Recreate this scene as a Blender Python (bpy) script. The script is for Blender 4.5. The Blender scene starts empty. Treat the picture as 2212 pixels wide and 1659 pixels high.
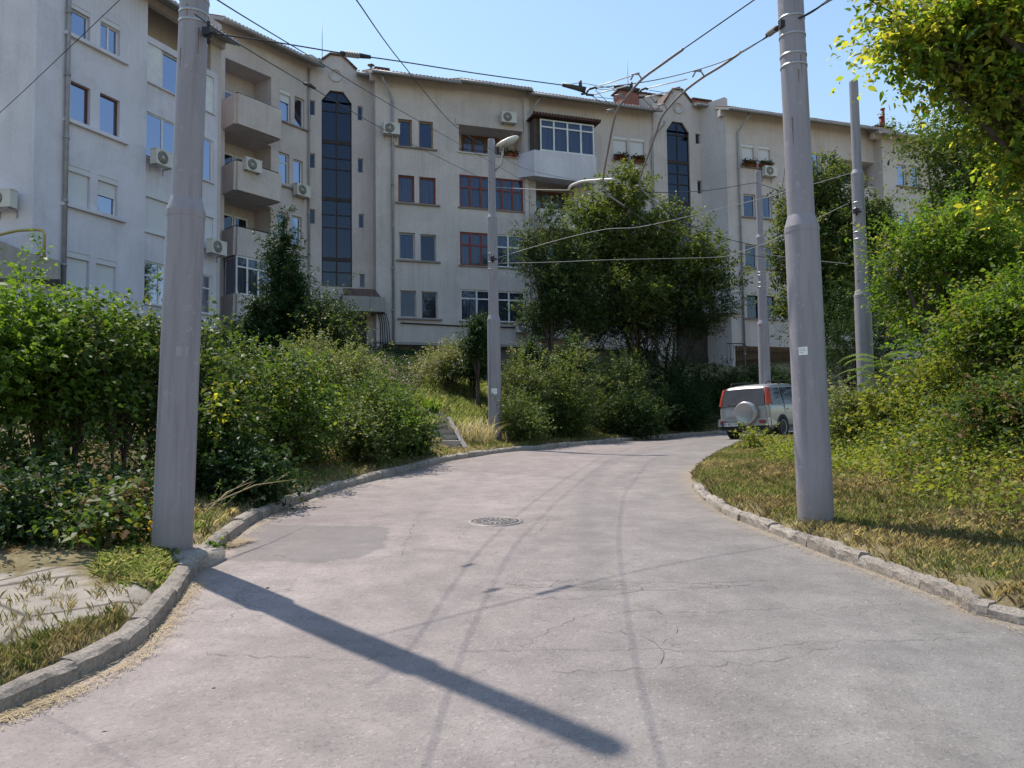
import bpy, math, random
import numpy as np
from mathutils import Vector, Matrix
R = math.radians
random.seed(7)
rng = np.random.default_rng(11)
scene = bpy.context.scene
COL = scene.collection

# ------------------------------------------------------------------ camera, sky, sun, exposure
F_PX, W_PX, H_PX = 1700.0, 2212.0, 1659.0
EYE = Vector((0, 0, 1.7))
PITCH, ROLL = R(3.4), -0.0145
cam_data = bpy.data.cameras.new('camera')
cam_data.sensor_width = 36.0
cam_data.lens = 36.0 * F_PX / W_PX
cam_data.clip_start = 0.05
cam_data.clip_end = 2000.0
cam = bpy.data.objects.new('camera', cam_data)
COL.objects.link(cam)
CM = Matrix.Rotation(math.pi / 2 + PITCH, 4, 'X') @ Matrix.Rotation(ROLL, 4, 'Z')
cam.matrix_world = Matrix.Translation(EYE) @ CM
scene.camera = cam

SUN_AZ, SUN_EL = R(-41.6), R(61.0)         # azimuth measured from +Y, clockwise positive
world = bpy.data.worlds.new('World')
scene.world = world
world.use_nodes = True
wn, wl = world.node_tree.nodes, world.node_tree.links
wn.clear()
sky = wn.new('ShaderNodeTexSky')
sky.sky_type = 'NISHITA'
sky.sun_disc = False
sky.sun_elevation = SUN_EL
sky.sun_rotation = SUN_AZ
sky.air_density = 1.8
sky.dust_density = 0.8
sky.ozone_density = 4.0
sky.altitude = 150
bg = wn.new('ShaderNodeBackground')
bg.inputs['Strength'].default_value = 0.132
wo = wn.new('ShaderNodeOutputWorld')
wl.new(sky.outputs[0], bg.inputs[0])
wl.new(bg.outputs[0], wo.inputs[0])

SUN_DIR = Vector((math.sin(SUN_AZ) * math.cos(SUN_EL), math.cos(SUN_AZ) * math.cos(SUN_EL), math.sin(SUN_EL)))
sd = bpy.data.lights.new('sun', 'SUN')
sd.energy = 4.4
sd.angle = R(0.53)
sd.color = (1.0, 0.925, 0.82)
sun = bpy.data.objects.new('sun', sd)
sun.rotation_mode = 'QUATERNION'
sun.rotation_quaternion = SUN_DIR.to_track_quat('Z', 'Y')
COL.objects.link(sun)

vs = scene.view_settings
vs.view_transform = 'Standard'
vs.look = 'None'
vs.gamma = 1.0
vs.use_curve_mapping = False
vs.exposure = 0.4
scene.cycles.max_bounces = 8
scene.cycles.diffuse_bounces = 4
scene.cycles.transparent_max_bounces = 12
scene.cycles.transmission_bounces = 4

# ------------------------------------------------------------------ photo-to-world measuring
R3 = CM.to_3x3()
def ray(px, py):
    return (R3 @ Vector(((px - W_PX / 2) / F_PX, -(py - H_PX / 2) / F_PX, -1.0)))
def at(px, py, Y):
    d = ray(px, py)
    return EYE + d * (Y / d.y)
def proj(p):
    q = R3.transposed() @ (Vector(p) - EYE)
    return (W_PX / 2 + F_PX * q.x / -q.z, H_PX / 2 - F_PX * q.y / -q.z)

# ------------------------------------------------------------------ materials
MATS = {}
def newmat(name):
    m = bpy.data.materials.new(name)
    m.use_nodes = True
    n, l = m.node_tree.nodes, m.node_tree.links
    n.clear()
    out = n.new('ShaderNodeOutputMaterial')
    p = n.new('ShaderNodeBsdfPrincipled')
    l.new(p.outputs[0], out.inputs[0])
    MATS[name] = m
    return m, n, l, p, out
def setc(p, c, rough=0.6, metal=0.0, spec=0.3):
    p.inputs['Base Color'].default_value = (*c, 1)
    p.inputs['Roughness'].default_value = rough
    p.inputs['Metallic'].default_value = metal
    p.inputs['Specular IOR Level'].default_value = spec
def coords(n, l, scale=(1, 1, 1), kind='Object'):
    tc = n.new('ShaderNodeTexCoord')
    mp = n.new('ShaderNodeMapping')
    mp.inputs['Scale'].default_value = scale
    l.new(tc.outputs[kind], mp.inputs[0])
    return mp.outputs[0]
def noise(n, l, vec, scale, detail=6, rough=0.6, dist=0.0):
    t = n.new('ShaderNodeTexNoise')
    t.inputs['Scale'].default_value = scale
    t.inputs['Detail'].default_value = detail
    t.inputs['Roughness'].default_value = rough
    t.inputs['Distortion'].default_value = dist
    l.new(vec, t.inputs['Vector'])
    return t.outputs[0]
def ramp(n, l, fac, stops):
    r = n.new('ShaderNodeValToRGB')
    e = r.color_ramp.elements
    e[0].position, e[0].color = stops[0][0], (*stops[0][1], 1)
    e[1].position, e[1].color = stops[-1][0], (*stops[-1][1], 1)
    for s, c in stops[1:-1]:
        k = e.new(s)
        k.color = (*c, 1)
    l.new(fac, r.inputs[0])
    return r.outputs[0]
def mix(n, l, fac, a, b, mode='MIX'):
    m = n.new('ShaderNodeMix')
    m.data_type = 'RGBA'
    m.blend_type = mode
    for k, v in ((0, fac), (6, a), (7, b)):
        if isinstance(v, (int, float)): m.inputs[k].default_value = v
        elif isinstance(v, tuple): m.inputs[k].default_value = (*v, 1)
        else: l.new(v, m.inputs[k])
    return m.outputs[2]
def math_(n, l, op, a, b=0.0, c=None):
    m = n.new('ShaderNodeMath')
    m.operation = op
    for k, v in ((0, a), (1, b), (2, c)):
        if v is None: continue
        if isinstance(v, (int, float)): m.inputs[k].default_value = v
        else: l.new(v, m.inputs[k])
    return m.outputs[0]
def bump(n, l, p, h, strength=0.3, dist=0.02):
    b = n.new('ShaderNodeBump')
    b.inputs['Strength'].default_value = strength
    b.inputs['Distance'].default_value = dist
    l.new(h, b.inputs['Height'])
    l.new(b.outputs[0], p.inputs['Normal'])

def simple(name, c, rough=0.6, metal=0.0, spec=0.3, var=0.15, scale=3.0, bmp=0.0):
    m, n, l, p, o = newmat(name)
    setc(p, c, rough, metal, spec)
    v = coords(n, l)
    f = noise(n, l, v, scale)
    dk = tuple(x * (1 - var) for x in c)
    lt = tuple(min(1, x * (1 + var)) for x in c)
    l.new(ramp(n, l, f, [(0.3, dk), (0.7, lt)]), p.inputs['Base Color'])
    if bmp: bump(n, l, p, noise(n, l, v, scale * 12), bmp, 0.01)
    return m

def plaster(name, c, dirt=(0.2, 0.17, 0.15), amount=0.5):
    m, n, l, p, o = newmat(name)
    setc(p, c, 0.9, 0, 0.15)
    v = coords(n, l)
    f1 = noise(n, l, v, 0.5, 5, 0.6, 0.5)
    base = ramp(n, l, f1, [(0.3, tuple(x * 0.88 for x in c)), (0.7, tuple(min(1, x * 1.06) for x in c))])
    vs_ = coords(n, l, (1.6, 1.6, 0.16))
    f2 = noise(n, l, vs_, 1.5, 8, 0.65, 0.3)
    st = ramp(n, l, f2, [(0.5, (0, 0, 0)), (0.8, (1, 1, 1))])
    fac = math_(n, l, 'MULTIPLY', st, amount)
    f3 = noise(n, l, v, 9, 4)
    base = mix(n, l, 0.12, base, ramp(n, l, f3, [(0.3, (0.2, 0.2, 0.2)), (0.7, (0.9, 0.9, 0.9))]), 'OVERLAY')
    base = mix(n, l, fac, base, dirt)
    f4 = noise(n, l, coords(n, l, (6, 6, 0.22)), 1.7, 8, 0.7, 0.2)
    f5 = ramp(n, l, noise(n, l, v, 0.35, 4), [(0.42, (0, 0, 0)), (0.6, (1, 1, 1))])
    base = mix(n, l, math_(n, l, 'MULTIPLY', math_(n, l, 'MULTIPLY', ramp(n, l, f4, [(0.5, (0, 0, 0)), (0.72, (1, 1, 1))]), f5), amount * 0.9), base, dirt)
    f6 = ramp(n, l, noise(n, l, coords(n, l, (0.55, 0.55, 0.8)), 1.0, 2, 0.3), [(0.585, (0, 0, 0)), (0.592, (1, 1, 1))])
    base = mix(n, l, math_(n, l, 'MULTIPLY', f6, 0.22), base, tuple(min(1, x * 1.18) for x in c))
    l.new(base, p.inputs['Base Color'])
    bump(n, l, p, noise(n, l, v, 60, 4, 0.7), 0.35, 0.01)
    return m

plaster('plaster_white', (0.68, 0.66, 0.74), (0.34, 0.34, 0.36), 0.35)
plaster('plaster_cream', (0.60, 0.538, 0.525), (0.36, 0.31, 0.28), 0.5)
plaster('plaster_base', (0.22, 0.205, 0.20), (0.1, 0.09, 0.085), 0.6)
plaster('concrete', (0.36, 0.34, 0.33), (0.15, 0.14, 0.13), 0.6)
simple('sill_stone', (0.26, 0.22, 0.2), 0.85, var=0.25)
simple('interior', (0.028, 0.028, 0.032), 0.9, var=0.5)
simple('frame_white', (0.72, 0.72, 0.74), 0.35)
simple('frame_red', (0.23, 0.055, 0.035), 0.55, var=0.3)
simple('frame_brown', (0.15, 0.06, 0.03), 0.55, var=0.3)
simple('frame_ochre', (0.30, 0.20, 0.10), 0.6, var=0.3)
simple('frame_dark', (0.035, 0.027, 0.027), 0.5, var=0.3)
simple('frame_grey', (0.42, 0.41, 0.42), 0.5)
simple('metal_grey', (0.33, 0.33, 0.35), 0.5, 0.3, var=0.2)
simple('metal_dark', (0.06, 0.055, 0.055), 0.5, 0.5, var=0.3)
simple('ac_white', (0.62, 0.60, 0.56), 0.45, var=0.06)
simple('ac_grille', (0.12, 0.12, 0.12), 0.5)
simple('tile', (0.13, 0.085, 0.07), 0.85, var=0.4, scale=6)
simple('wood_dark', (0.10, 0.08, 0.07), 0.8, var=0.3)
simple('rust', (0.20, 0.14, 0.12), 0.9, var=0.3)
simple('shed_felt', (0.09, 0.05, 0.045), 0.9, var=0.4)
simple('bin_white', (0.8, 0.8, 0.82), 0.5)
simple('porcelain', (0.06, 0.025, 0.02), 0.3)
simple('galvanised', (0.42, 0.43, 0.45), 0.4, 0.6, var=0.15, scale=20)
simple('rod_white', (0.8, 0.8, 0.78), 0.4)
simple('wire_black', (0.035, 0.035, 0.04), 0.5, 0.3)
simple('rope_grey', (0.33, 0.32, 0.32), 0.6, 0.0)
simple('rail_grey', (0.26, 0.245, 0.255), 0.5, 0.2)
simple('sticker', (0.85, 0.85, 0.85), 0.5, var=0.04)
simple('ink', (0.25, 0.25, 0.27), 0.6)
simple('stain', (0.33, 0.32, 0.34), 0.8)
simple('yellow_pipe', (0.42, 0.34, 0.12), 0.5)

# brick
m, n, l, p, o = newmat('brick')
v = coords(n, l)
b = n.new('ShaderNodeTexBrick')
b.inputs['Color1'].default_value = (0.32, 0.09, 0.06, 1); b.inputs['Color2'].default_value = (0.24, 0.07, 0.05, 1)
b.inputs['Mortar'].default_value = (0.32, 0.27, 0.25, 1); b.inputs['Scale'].default_value = 3.0
mp = n.new('ShaderNodeMapping'); mp.inputs['Rotation'].default_value = (math.pi / 2, 0, 0)
l.new(v, mp.inputs[0]); l.new(mp.outputs[0], b.inputs['Vector'])
l.new(b.outputs[0], p.inputs['Base Color']); p.inputs['Roughness'].default_value = 0.9

# glass: tinted see-through pane with a mirror share
def glass(name, tint, refl=0.12, rough=0.03):
    m, n, l, p, o = newmat(name)
    n.remove(p)
    tr = n.new('ShaderNodeBsdfTransparent'); tr.inputs[0].default_value = (*tint, 1)
    gl = n.new('ShaderNodeBsdfGlossy'); gl.inputs['Roughness'].default_value = rough
    gl.inputs['Color'].default_value = (0.30, 0.34, 0.46, 1)
    fr = n.new('ShaderNodeFresnel'); fr.inputs[0].default_value = 1.5
    v = coords(n, l)
    nb = n.new('ShaderNodeBump'); nb.inputs['Strength'].default_value = 0.06
    l.new(noise(n, l, v, 1.3, 2), nb.inputs['Height']); l.new(nb.outputs[0], gl.inputs['Normal'])
    f = math_(n, l, 'ADD', fr.outputs[0], refl)
    mx = n.new('ShaderNodeMixShader')
    l.new(f, mx.inputs[0]); l.new(tr.outputs[0], mx.inputs[1]); l.new(gl.outputs[0], mx.inputs[2])
    l.new(mx.outputs[0], o.inputs[0])
glass('glass', (0.72, 0.77, 0.85), 0.05)
glass('glass_dark', (0.22, 0.23, 0.28), 0.10)
simple('stair_wall', (0.05, 0.05, 0.06), 0.9)
# curtain: shade of soft folds painted in as uneven vertical stripes
def curtain(name, a, b_):
    m, n, l, p, o = newmat(name)
    setc(p, a, 0.95, 0, 0.1)
    v = coords(n, l, (7, 7, 0.15))
    f = noise(n, l, v, 2.2, 3)
    l.new(ramp(n, l, f, [(0.35, b_), (0.65, a)]), p.inputs['Base Color'])
curtain('curtain', (0.5, 0.5, 0.54), (0.24, 0.25, 0.29))
curtain('blind_brown', (0.25, 0.19, 0.17), (0.2, 0.15, 0.135))
curtain('blind_blue', (0.24, 0.27, 0.38), (0.17, 0.20, 0.30))
# roller shutter: horizontal slats
m, n, l, p, o = newmat('shutter')
setc(p, (0.68, 0.69, 0.73), 0.5)
w = n.new('ShaderNodeTexWave'); w.wave_type = 'BANDS'; w.bands_direction = 'Z'; w.inputs['Scale'].default_value = 7.0
l.new(coords(n, l), w.inputs['Vector'])
l.new(ramp(n, l, w.outputs['Fac'], [(0.0, (0.5, 0.5, 0.54)), (0.25, (0.70, 0.71, 0.74))]), p.inputs['Base Color'])
bump(n, l, p, w.outputs['Fac'], 0.4, 0.01)

# pole paint
m, n, l, p, o = newmat('pole_paint')
setc(p, (0.32, 0.30, 0.32), 0.5, 0, 0.3)
v = coords(n, l)
f = noise(n, l, coords(n, l, (1, 1, 0.25)), 3, 8, 0.65)
c1 = ramp(n, l, f, [(0.3, (0.265, 0.25, 0.28)), (0.7, (0.33, 0.31, 0.34))])
z = n.new('ShaderNodeSeparateXYZ'); l.new(v, z.inputs[0])
dz = ramp(n, l, math_(n, l, 'ADD', z.outputs[2], math_(n, l, 'MULTIPLY', noise(n, l, v, 6, 6), 0.5)), [(0.15, (1, 1, 1)), (0.75, (0, 0, 0))])
c1 = mix(n, l, math_(n, l, 'MULTIPLY', ramp(n, l, noise(n, l, coords(n, l, (5, 5, 0.35)), 2.2, 8, 0.7), [(0.48, (0, 0, 0)), (0.7, (1, 1, 1))]), 0.6), c1, (0.17, 0.155, 0.16))
c1 = mix(n, l, math_(n, l, 'MULTIPLY', ramp(n, l, noise(n, l, v, 11, 8, 0.75), [(0.60, (0, 0, 0)), (0.63, (1, 1, 1))]), 0.6), c1, (0.42, 0.40, 0.41))
c1 = mix(n, l, math_(n, l, 'MULTIPLY', ramp(n, l, noise(n, l, coords(n, l, (1, 1, 1.4)), 7, 7, 0.75), [(0.30, (1, 1, 1)), (0.335, (0, 0, 0))]), 0.45), c1, (0.13, 0.10, 0.09))
l.new(mix(n, l, math_(n, l, 'MULTIPLY', dz, 0.55), c1, (0.20, 0.17, 0.145)), p.inputs['Base Color'])
bump(n, l, p, noise(n, l, v, 30, 6, 0.7), 0.18, 0.01)

# leaves
def leaf(name, cols, trans=0.45, gloss=0.35, tmul=1.6):
    m, n, l, p, o = newmat(name)
    setc(p, cols[0], 0.52, 0, gloss * 0.6)
    g = n.new('ShaderNodeNewGeometry')
    st = [(i / max(1, len(cols) - 1), c) for i, c in enumerate(cols)]
    c = ramp(n, l, g.outputs['Random Per Island'], st)
    v = coords(n, l)
    c = mix(n, l, 0.5, c, ramp(n, l, noise(n, l, v, 0.9, 3), [(0.3, (0.25, 0.25, 0.25)), (0.7, (0.75, 0.75, 0.7))]), 'OVERLAY')
    l.new(c, p.inputs['Base Color'])
    t = n.new('ShaderNodeBsdfTranslucent')
    tc = mix(n, l, 1.0, c, (tmul * 1.0, tmul * 1.0, tmul * (0.7 if name.startswith('grass') else 0.35)), 'MULTIPLY')
    l.new(tc, t.inputs[0])
    mx = n.new('ShaderNodeMixShader'); mx.inputs[0].default_value = trans
    l.new(p.outputs[0], mx.inputs[1]); l.new(t.outputs[0], mx.inputs[2]); l.new(mx.outputs[0], o.inputs[0])
leaf('leaf_bright', [(0.06, 0.12, 0.022), (0.10, 0.18, 0.03), (0.16, 0.24, 0.035), (0.07, 0.13, 0.028)], 0.5, 0.5)
leaf('leaf_mid', [(0.035, 0.07, 0.02), (0.055, 0.10, 0.026), (0.09, 0.14, 0.038), (0.15, 0.15, 0.05)], 0.45, 0.45)
leaf('leaf_dark', [(0.02, 0.042, 0.018), (0.032, 0.065, 0.022), (0.045, 0.08, 0.028)], 0.3)
leaf('leaf_pear', [(0.05, 0.08, 0.028), (0.08, 0.115, 0.04), (0.18, 0.20, 0.06), (0.08, 0.12, 0.04)], 0.45, 0.5)
leaf('leaf_grey', [(0.08, 0.11, 0.05), (0.14, 0.17, 0.075), (0.22, 0.24, 0.12), (0.30, 0.30, 0.17)], 0.35, 0.4)
leaf('leaf_yellow', [(0.12, 0.18, 0.04), (0.22, 0.27, 0.055), (0.46, 0.42, 0.075), (0.22, 0.21, 0.06), (0.12, 0.17, 0.04)], 0.6, 0.35, 1.9)
leaf('leaf_vine', [(0.11, 0.155, 0.03), (0.17, 0.22, 0.045), (0.26, 0.28, 0.065), (0.22, 0.19, 0.09)], 0.45)
leaf('leaf_conifer', [(0.02, 0.045, 0.02), (0.032, 0.065, 0.024), (0.05, 0.085, 0.028)], 0.2, 0.2)
leaf('leaf_dry', [(0.16, 0.09, 0.045), (0.24, 0.15, 0.08), (0.12, 0.08, 0.05), (0.3, 0.24, 0.15)], 0.2, 0.1)
leaf('grass_green', [(0.15, 0.22, 0.06), (0.22, 0.28, 0.09), (0.32, 0.33, 0.14), (0.45, 0.41, 0.24)], 0.45, 0.2, 1.4)
leaf('grass_dry', [(0.56, 0.46, 0.28), (0.68, 0.58, 0.38), (0.46, 0.38, 0.22), (0.38, 0.34, 0.17)], 0.35, 0.2, 1.2)
leaf('blossom', [(0.5, 0.46, 0.36), (0.62, 0.6, 0.5)], 0.3, 0.1, 1.1)
leaf('petal_yellow', [(0.8, 0.55, 0.02), (0.85, 0.6, 0.03)], 0.3, 0.1, 1.1)
leaf('petal_red', [(0.25, 0.02, 0.03), (0.05, 0.09, 0.02), (0.07, 0.1, 0.03)], 0.3, 0.1, 1.1)
simple('bark', (0.085, 0.065, 0.055), 0.95, var=0.35, scale=8, bmp=0.5)
simple('stem_green', (0.16, 0.17, 0.07), 0.8, var=0.3)
simple('straw', (0.42, 0.32, 0.18), 0.8, var=0.2)

# ------------------------------------------------------------------ mesh helpers
class MB:
    def __init__(s): s.v, s.f, s.m, s.sm = [], [], [], []
    def add(s, vs_, fs, mi=0, smooth=False):
        k = len(s.v)
        s.v += [tuple(a) for a in vs_]
        for f in fs:
            s.f.append([k + i for i in f]); s.m.append(mi); s.sm.append(smooth)
        return s
    def box(s, lo, hi, M=None, mi=0, taper=0.0):
        x0, y0, z0 = lo; x1, y1, z1 = hi
        t = taper
        vs_ = [Vector(a) for a in ((x0, y0, z0), (x1, y0, z0), (x1, y1, z0), (x0, y1, z0), (x0 + t, y0 + t, z1), (x1 - t, y0 + t, z1), (x1 - t, y1 - t, z1), (x0 + t, y1 - t, z1))]
        if M is not None: vs_ = [M @ a for a in vs_]
        return s.add(vs_, [(0, 3, 2, 1), (4, 5, 6, 7), (0, 1, 5, 4), (1, 2, 6, 5), (2, 3, 7, 6), (3, 0, 4, 7)], mi)
    def tube(s, pts, r, seg=6, mi=0, smooth=True, cap=True):
        pts = [Vector(p) for p in pts]
        n_ = len(pts)
        rs = r if isinstance(r, (list, tuple)) else [r] * n_
        vs_, fs = [], []
        up = None
        for i, p in enumerate(pts):
            t = (pts[min(i + 1, n_ - 1)] - pts[max(i - 1, 0)])
            if t.length < 1e-9: t = Vector((0, 0, 1))
            t.normalize()
            if up is None:
                a = Vector((0, 0, 1)) if abs(t.z) < 0.9 else Vector((1, 0, 0))
                up = t.cross(a).normalized()
            up = (up - t * up.dot(t)).normalized()
            w_ = t.cross(up)
            for k in range(seg):
                a = 2 * math.pi * k / seg
                vs_.append(p + (up * math.cos(a) + w_ * math.sin(a)) * rs[i])
        for i in range(n_ - 1):
            for k in range(seg):
                k2 = (k + 1) % seg
                fs.append((i * seg + k, i * seg + k2, (i + 1) * seg + k2, (i + 1) * seg + k))
        s.add(vs_, fs, mi, smooth)
        if cap:
            b_ = len(s.v) - len(vs_)
            s.f.append([b_ + k for k in range(seg)][::-1]); s.m.append(mi); s.sm.append(False)
            s.f.append([b_ + (n_ - 1) * seg + k for k in range(seg)]); s.m.append(mi); s.sm.append(False)
        return s
    def lathe(s, prof, seg=24, M=None, mi=0, smooth=True, cap=True):
        vs_, fs = [], []
        for (r_, z_) in prof:
            for k in range(seg):
                a = 2 * math.pi * k / seg
                q = Vector((r_ * math.cos(a), r_ * math.sin(a), z_))
                vs_.append(M @ q if M is not None else q)
        for i in range(len(prof) - 1):
            for k in range(seg):
                k2 = (k + 1) % seg
                fs.append((i * seg + k, i * seg + k2, (i + 1) * seg + k2, (i + 1) * seg + k))
        s.add(vs_, fs, mi, smooth)
        if cap:
            b_ = len(s.v) - len(vs_)
            s.f.append([b_ + k for k in range(seg)][::-1]); s.m.append(mi); s.sm.append(False)
            s.f.append([b_ + (len(prof) - 1) * seg + k for k in range(seg)]); s.m.append(mi); s.sm.append(False)
        return s
    def build(s, name, mats, parent=None, local=False, off=None):
        if isinstance(mats, str): mats = [mats]
        me = bpy.data.meshes.new(name)
        base = Vector((0, 0, 0))
        if parent is not None and not local: base = Vector(parent.location)
        if off is not None: base = base + Vector(off)
        vv = [(a[0] - base[0], a[1] - base[1], a[2] - base[2]) for a in s.v] if base.length > 0 else s.v
        me.from_pydata(vv, [], s.f)
        for k in mats: me.materials.append(MATS[k])
        me.polygons.foreach_set('material_index', s.m)
        me.polygons.foreach_set('use_smooth', s.sm)
        me.update()
        ob = bpy.data.objects.new(name, me)
        COL.objects.link(ob)
        if parent is not None: ob.parent = parent
        if off is not None: ob.location = off
        return ob

def npmesh(name, verts, faces, mats, parent=None, base=None, midx=None, smooth=False):
    """verts (N,3) world array, faces (M,k) index array with equal k"""
    me = bpy.data.meshes.new(name)
    v = np.asarray(verts, dtype=np.float32)
    if base is not None: v = v - np.array(base, dtype=np.float32)
    f = np.asarray(faces, dtype=np.int32)
    me.vertices.add(len(v)); me.vertices.foreach_set('co', v.ravel())
    k = f.shape[1]
    me.loops.add(f.size); me.loops.foreach_set('vertex_index', f.ravel())
    me.polygons.add(len(f))
    me.polygons.foreach_set('loop_start', np.arange(0, f.size, k, dtype=np.int32))
    me.polygons.foreach_set('loop_total', np.full(len(f), k, dtype=np.int32))
    if isinstance(mats, str): mats = [mats]
    for q in mats: me.materials.append(MATS[q])
    if midx is not None: me.polygons.foreach_set('material_index', np.asarray(midx, dtype=np.int32))
    if smooth: me.polygons.foreach_set('use_smooth', np.ones(len(f), dtype=bool))
    me.update(calc_edges=True)
    ob = bpy.data.objects.new(name, me)
    COL.objects.link(ob)
    if parent is not None: ob.parent = parent
    return ob

def tag(o, label=None, cat=None, group=None, kind=None):
    if label: o['label'] = label
    if cat: o['category'] = cat
    if group: o['group'] = group
    if kind: o['kind'] = kind
    return o
def thing(name, loc, label, cat, group=None, rz=0.0):
    o = bpy.data.objects.new(name, None)
    o.location = loc
    o.rotation_euler = (0, 0, rz)
    o.empty_display_size = 0.2
    COL.objects.link(o)
    return tag(o, label, cat, group)
def copy_tree(o, parent=None):
    c = o.copy(); COL.objects.link(c)
    if parent is not None: c.parent = parent
    for ch in [q for q in COL.objects if q.parent == o]: copy_tree(ch, c)
    return c
# ------------------------------------------------------------------ terrain heights
def H(y):
    y = np.asarray(y, dtype=float)
    ys = np.array([-200, 8, 18, 24, 60, 400]); zs = np.array([-14.0, 0.544, 1.044, 1.224, 1.9, 4.0])
    return np.where(y < 8, 0.068 * np.maximum(y, -40), np.interp(y, ys, zs))
def sm(a, b, x):
    t = np.clip((np.asarray(x, dtype=float) - a) / (b - a), 0, 1)
    return t * t * (3 - 2 * t)
def zroad(x, y):
    x = np.asarray(x, dtype=float)
    return H(y) + 0.045 * np.clip(x - 5, 0, 40) * sm(14, 22, y)
def hit(px, py, fz=zroad, off=0.0, y0=1.5, y1=60.0):
    """where the sight line through a photo pixel meets the surface fz + off"""
    d = ray(px, py)
    prev = y0
    s_ = y0
    while s_ < y1:
        p_ = EYE + d * (s_ / d.y)
        if p_.z < float(fz(p_.x, p_.y)) + off:
            lo, hi = prev, s_
            for _ in range(30):
                md = (lo + hi) / 2
                q = EYE + d * (md / d.y)
                if q.z < float(fz(q.x, q.y)) + off: hi = md
                else: lo = md
            return EYE + d * (hi / d.y)
        prev = s_
        s_ += 0.1
    return EYE + d * (y1 / d.y)
def smooth_line(pts, step=0.25):
    P = np.array([[p[0], p[1]] for p in pts], dtype=float)
    n_ = len(P)
    out = []
    for i in range(n_ - 1):
        p0, p1, p2, p3 = P[max(i - 1, 0)], P[i], P[i + 1], P[min(i + 2, n_ - 1)]
        L = np.linalg.norm(p2 - p1)
        k = max(1, int(L / step))
        for j in range(k):
            t = j / k
            out.append(0.5 * ((2 * p1) + (p2 - p0) * t + (2 * p0 - 5 * p1 + 4 * p2 - p3) * t * t + (3 * p1 - p0 - 3 * p2 + p3) * t ** 3))
    out.append(P[-1])
    return np.array(out)
KLpx = [(0, 1545), (110, 1497), (215, 1450), (300, 1400), (352, 1345), (388, 1295), (425, 1240), (468, 1200), (520, 1150), (600, 1104), (700, 1069), (790, 1042), (900, 1012), (1000, 990), (1100, 977), (1200, 967), (1300, 958), (1400, 949), (1500, 940), (1550, 936)]
KLw = [hit(*q) for q in KLpx]
KLw = [Vector((-9.5, 1.6, 0)), Vector((-5.2, 2.9, 0))] + KLw + [Vector((11.5, 32.5, 0)), Vector((18, 36.0, 0)), Vector((40, 41, 0)), Vector((90, 52, 0))]
KL = smooth_line(KLw)
KRpx = [(2212, 1352), (2060, 1300), (1900, 1238), (1750, 1185), (1640, 1143), (1560, 1108), (1510, 1072), (1489, 1045)]
KRw = [hit(*q) for q in KRpx]
KR_kerb = smooth_line([Vector((14, 1.0, 0)), Vector((9.0, 2.9, 0)), Vector((5.6, 4.2, 0))] + KRw)
KRg = [hit(*q) for q in [(1478, 1030), (1500, 1008), (1545, 983), (1590, 964)]]
KR = smooth_line([Vector((14, 1.0, 0)), Vector((9.0, 2.9, 0)), Vector((5.6, 4.2, 0))] + KRw + KRg + [Vector((7.4, 22.3, 0)), Vector((10.5, 24.0, 0)), Vector((16, 28.0, 0)), Vector((40, 34, 0)), Vector((90, 45, 0))])
def sdist(poly, X, Y):
    """signed distance to a polyline: positive on its left side"""
    X = np.asarray(X, dtype=float).ravel(); Y = np.asarray(Y, dtype=float).ravel()
    A = poly[:-1]; B = poly[1:]; D = B - A; LL = (D ** 2).sum(1) + 1e-12
    out = np.empty(len(X))
    for s_ in range(0, len(X), 4000):
        x = X[s_:s_ + 4000, None]; y = Y[s_:s_ + 4000, None]
        t = np.clip(((x - A[:, 0]) * D[:, 0] + (y - A[:, 1]) * D[:, 1]) / LL, 0, 1)
        ex = x - (A[:, 0] + t * D[:, 0]); ey = y - (A[:, 1] + t * D[:, 1])
        d2 = ex ** 2 + ey ** 2
        k = d2.argmin(1); ii = np.arange(len(k))
        cr = D[k, 0] * ey[ii, k] - D[k, 1] * ex[ii, k]
        out[s_:s_ + 4000] = np.sqrt(d2[ii, k]) * np.sign(cr)
    return out
def lump(x, y):
    return 0.04 * np.sin(x * 1.7 + 0.6 * y) + 0.03 * np.sin(y * 2.3 - x * 0.9) + 0.02 * np.sin(x * 4.1) * np.sin(y * 3.7)
def bankL(dl, x, y):
    d0 = 2.6 - 1.7 * sm(8, 13, y)
    k_ = sm(14, 19, y)
    return 0.13 + np.minimum(np.clip(dl - d0, 0, 99) * (0.27 + 0.11 * k_), 3.45) + lump(x, y) * sm(0.4, 2.0, dl) + 0.05 * sm(0.3, 1.2, dl)
def bankR(dr, x, y):
    s_ = 0.26 * (1 - 0.75 * sm(14, 19, y))
    return 0.13 + np.clip(dr - 0.9, 0, 1.6) * s_ * 0.5 + np.clip(dr - 2.5, 0, 6.5) * s_ * 1.25 + np.clip(dr - 2.2, 0, 3.0) * 0.30 * sm(6.5, 9, y) * (1 - sm(13.5, 17, y)) + lump(x, y) * sm(0.3, 1.5, dr)
def ground_np(X, Y):
    sh = np.shape(X)
    X = np.asarray(X, dtype=float).ravel(); Y = np.asarray(Y, dtype=float).ravel()
    dl = sdist(KL, X, Y); dr = -sdist(KR, X, Y)
    z = zroad(X, Y)
    zl = z + (bankL(dl, X, Y) + 0.05) * sm(0.05, 0.3, dl)
    zr = z + (bankR(dr, X, Y) + 0.05) * sm(0.05, 0.3, dr)
    out = np.where(dl > 0.05, zl, np.where(dr > 0.05, zr, z)) - 0.05
    return out.reshape(sh), dl.reshape(sh), dr.reshape(sh)
def gz(x, y): return float(ground_np(np.array([x]), np.array([y]))[0][0])

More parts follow.
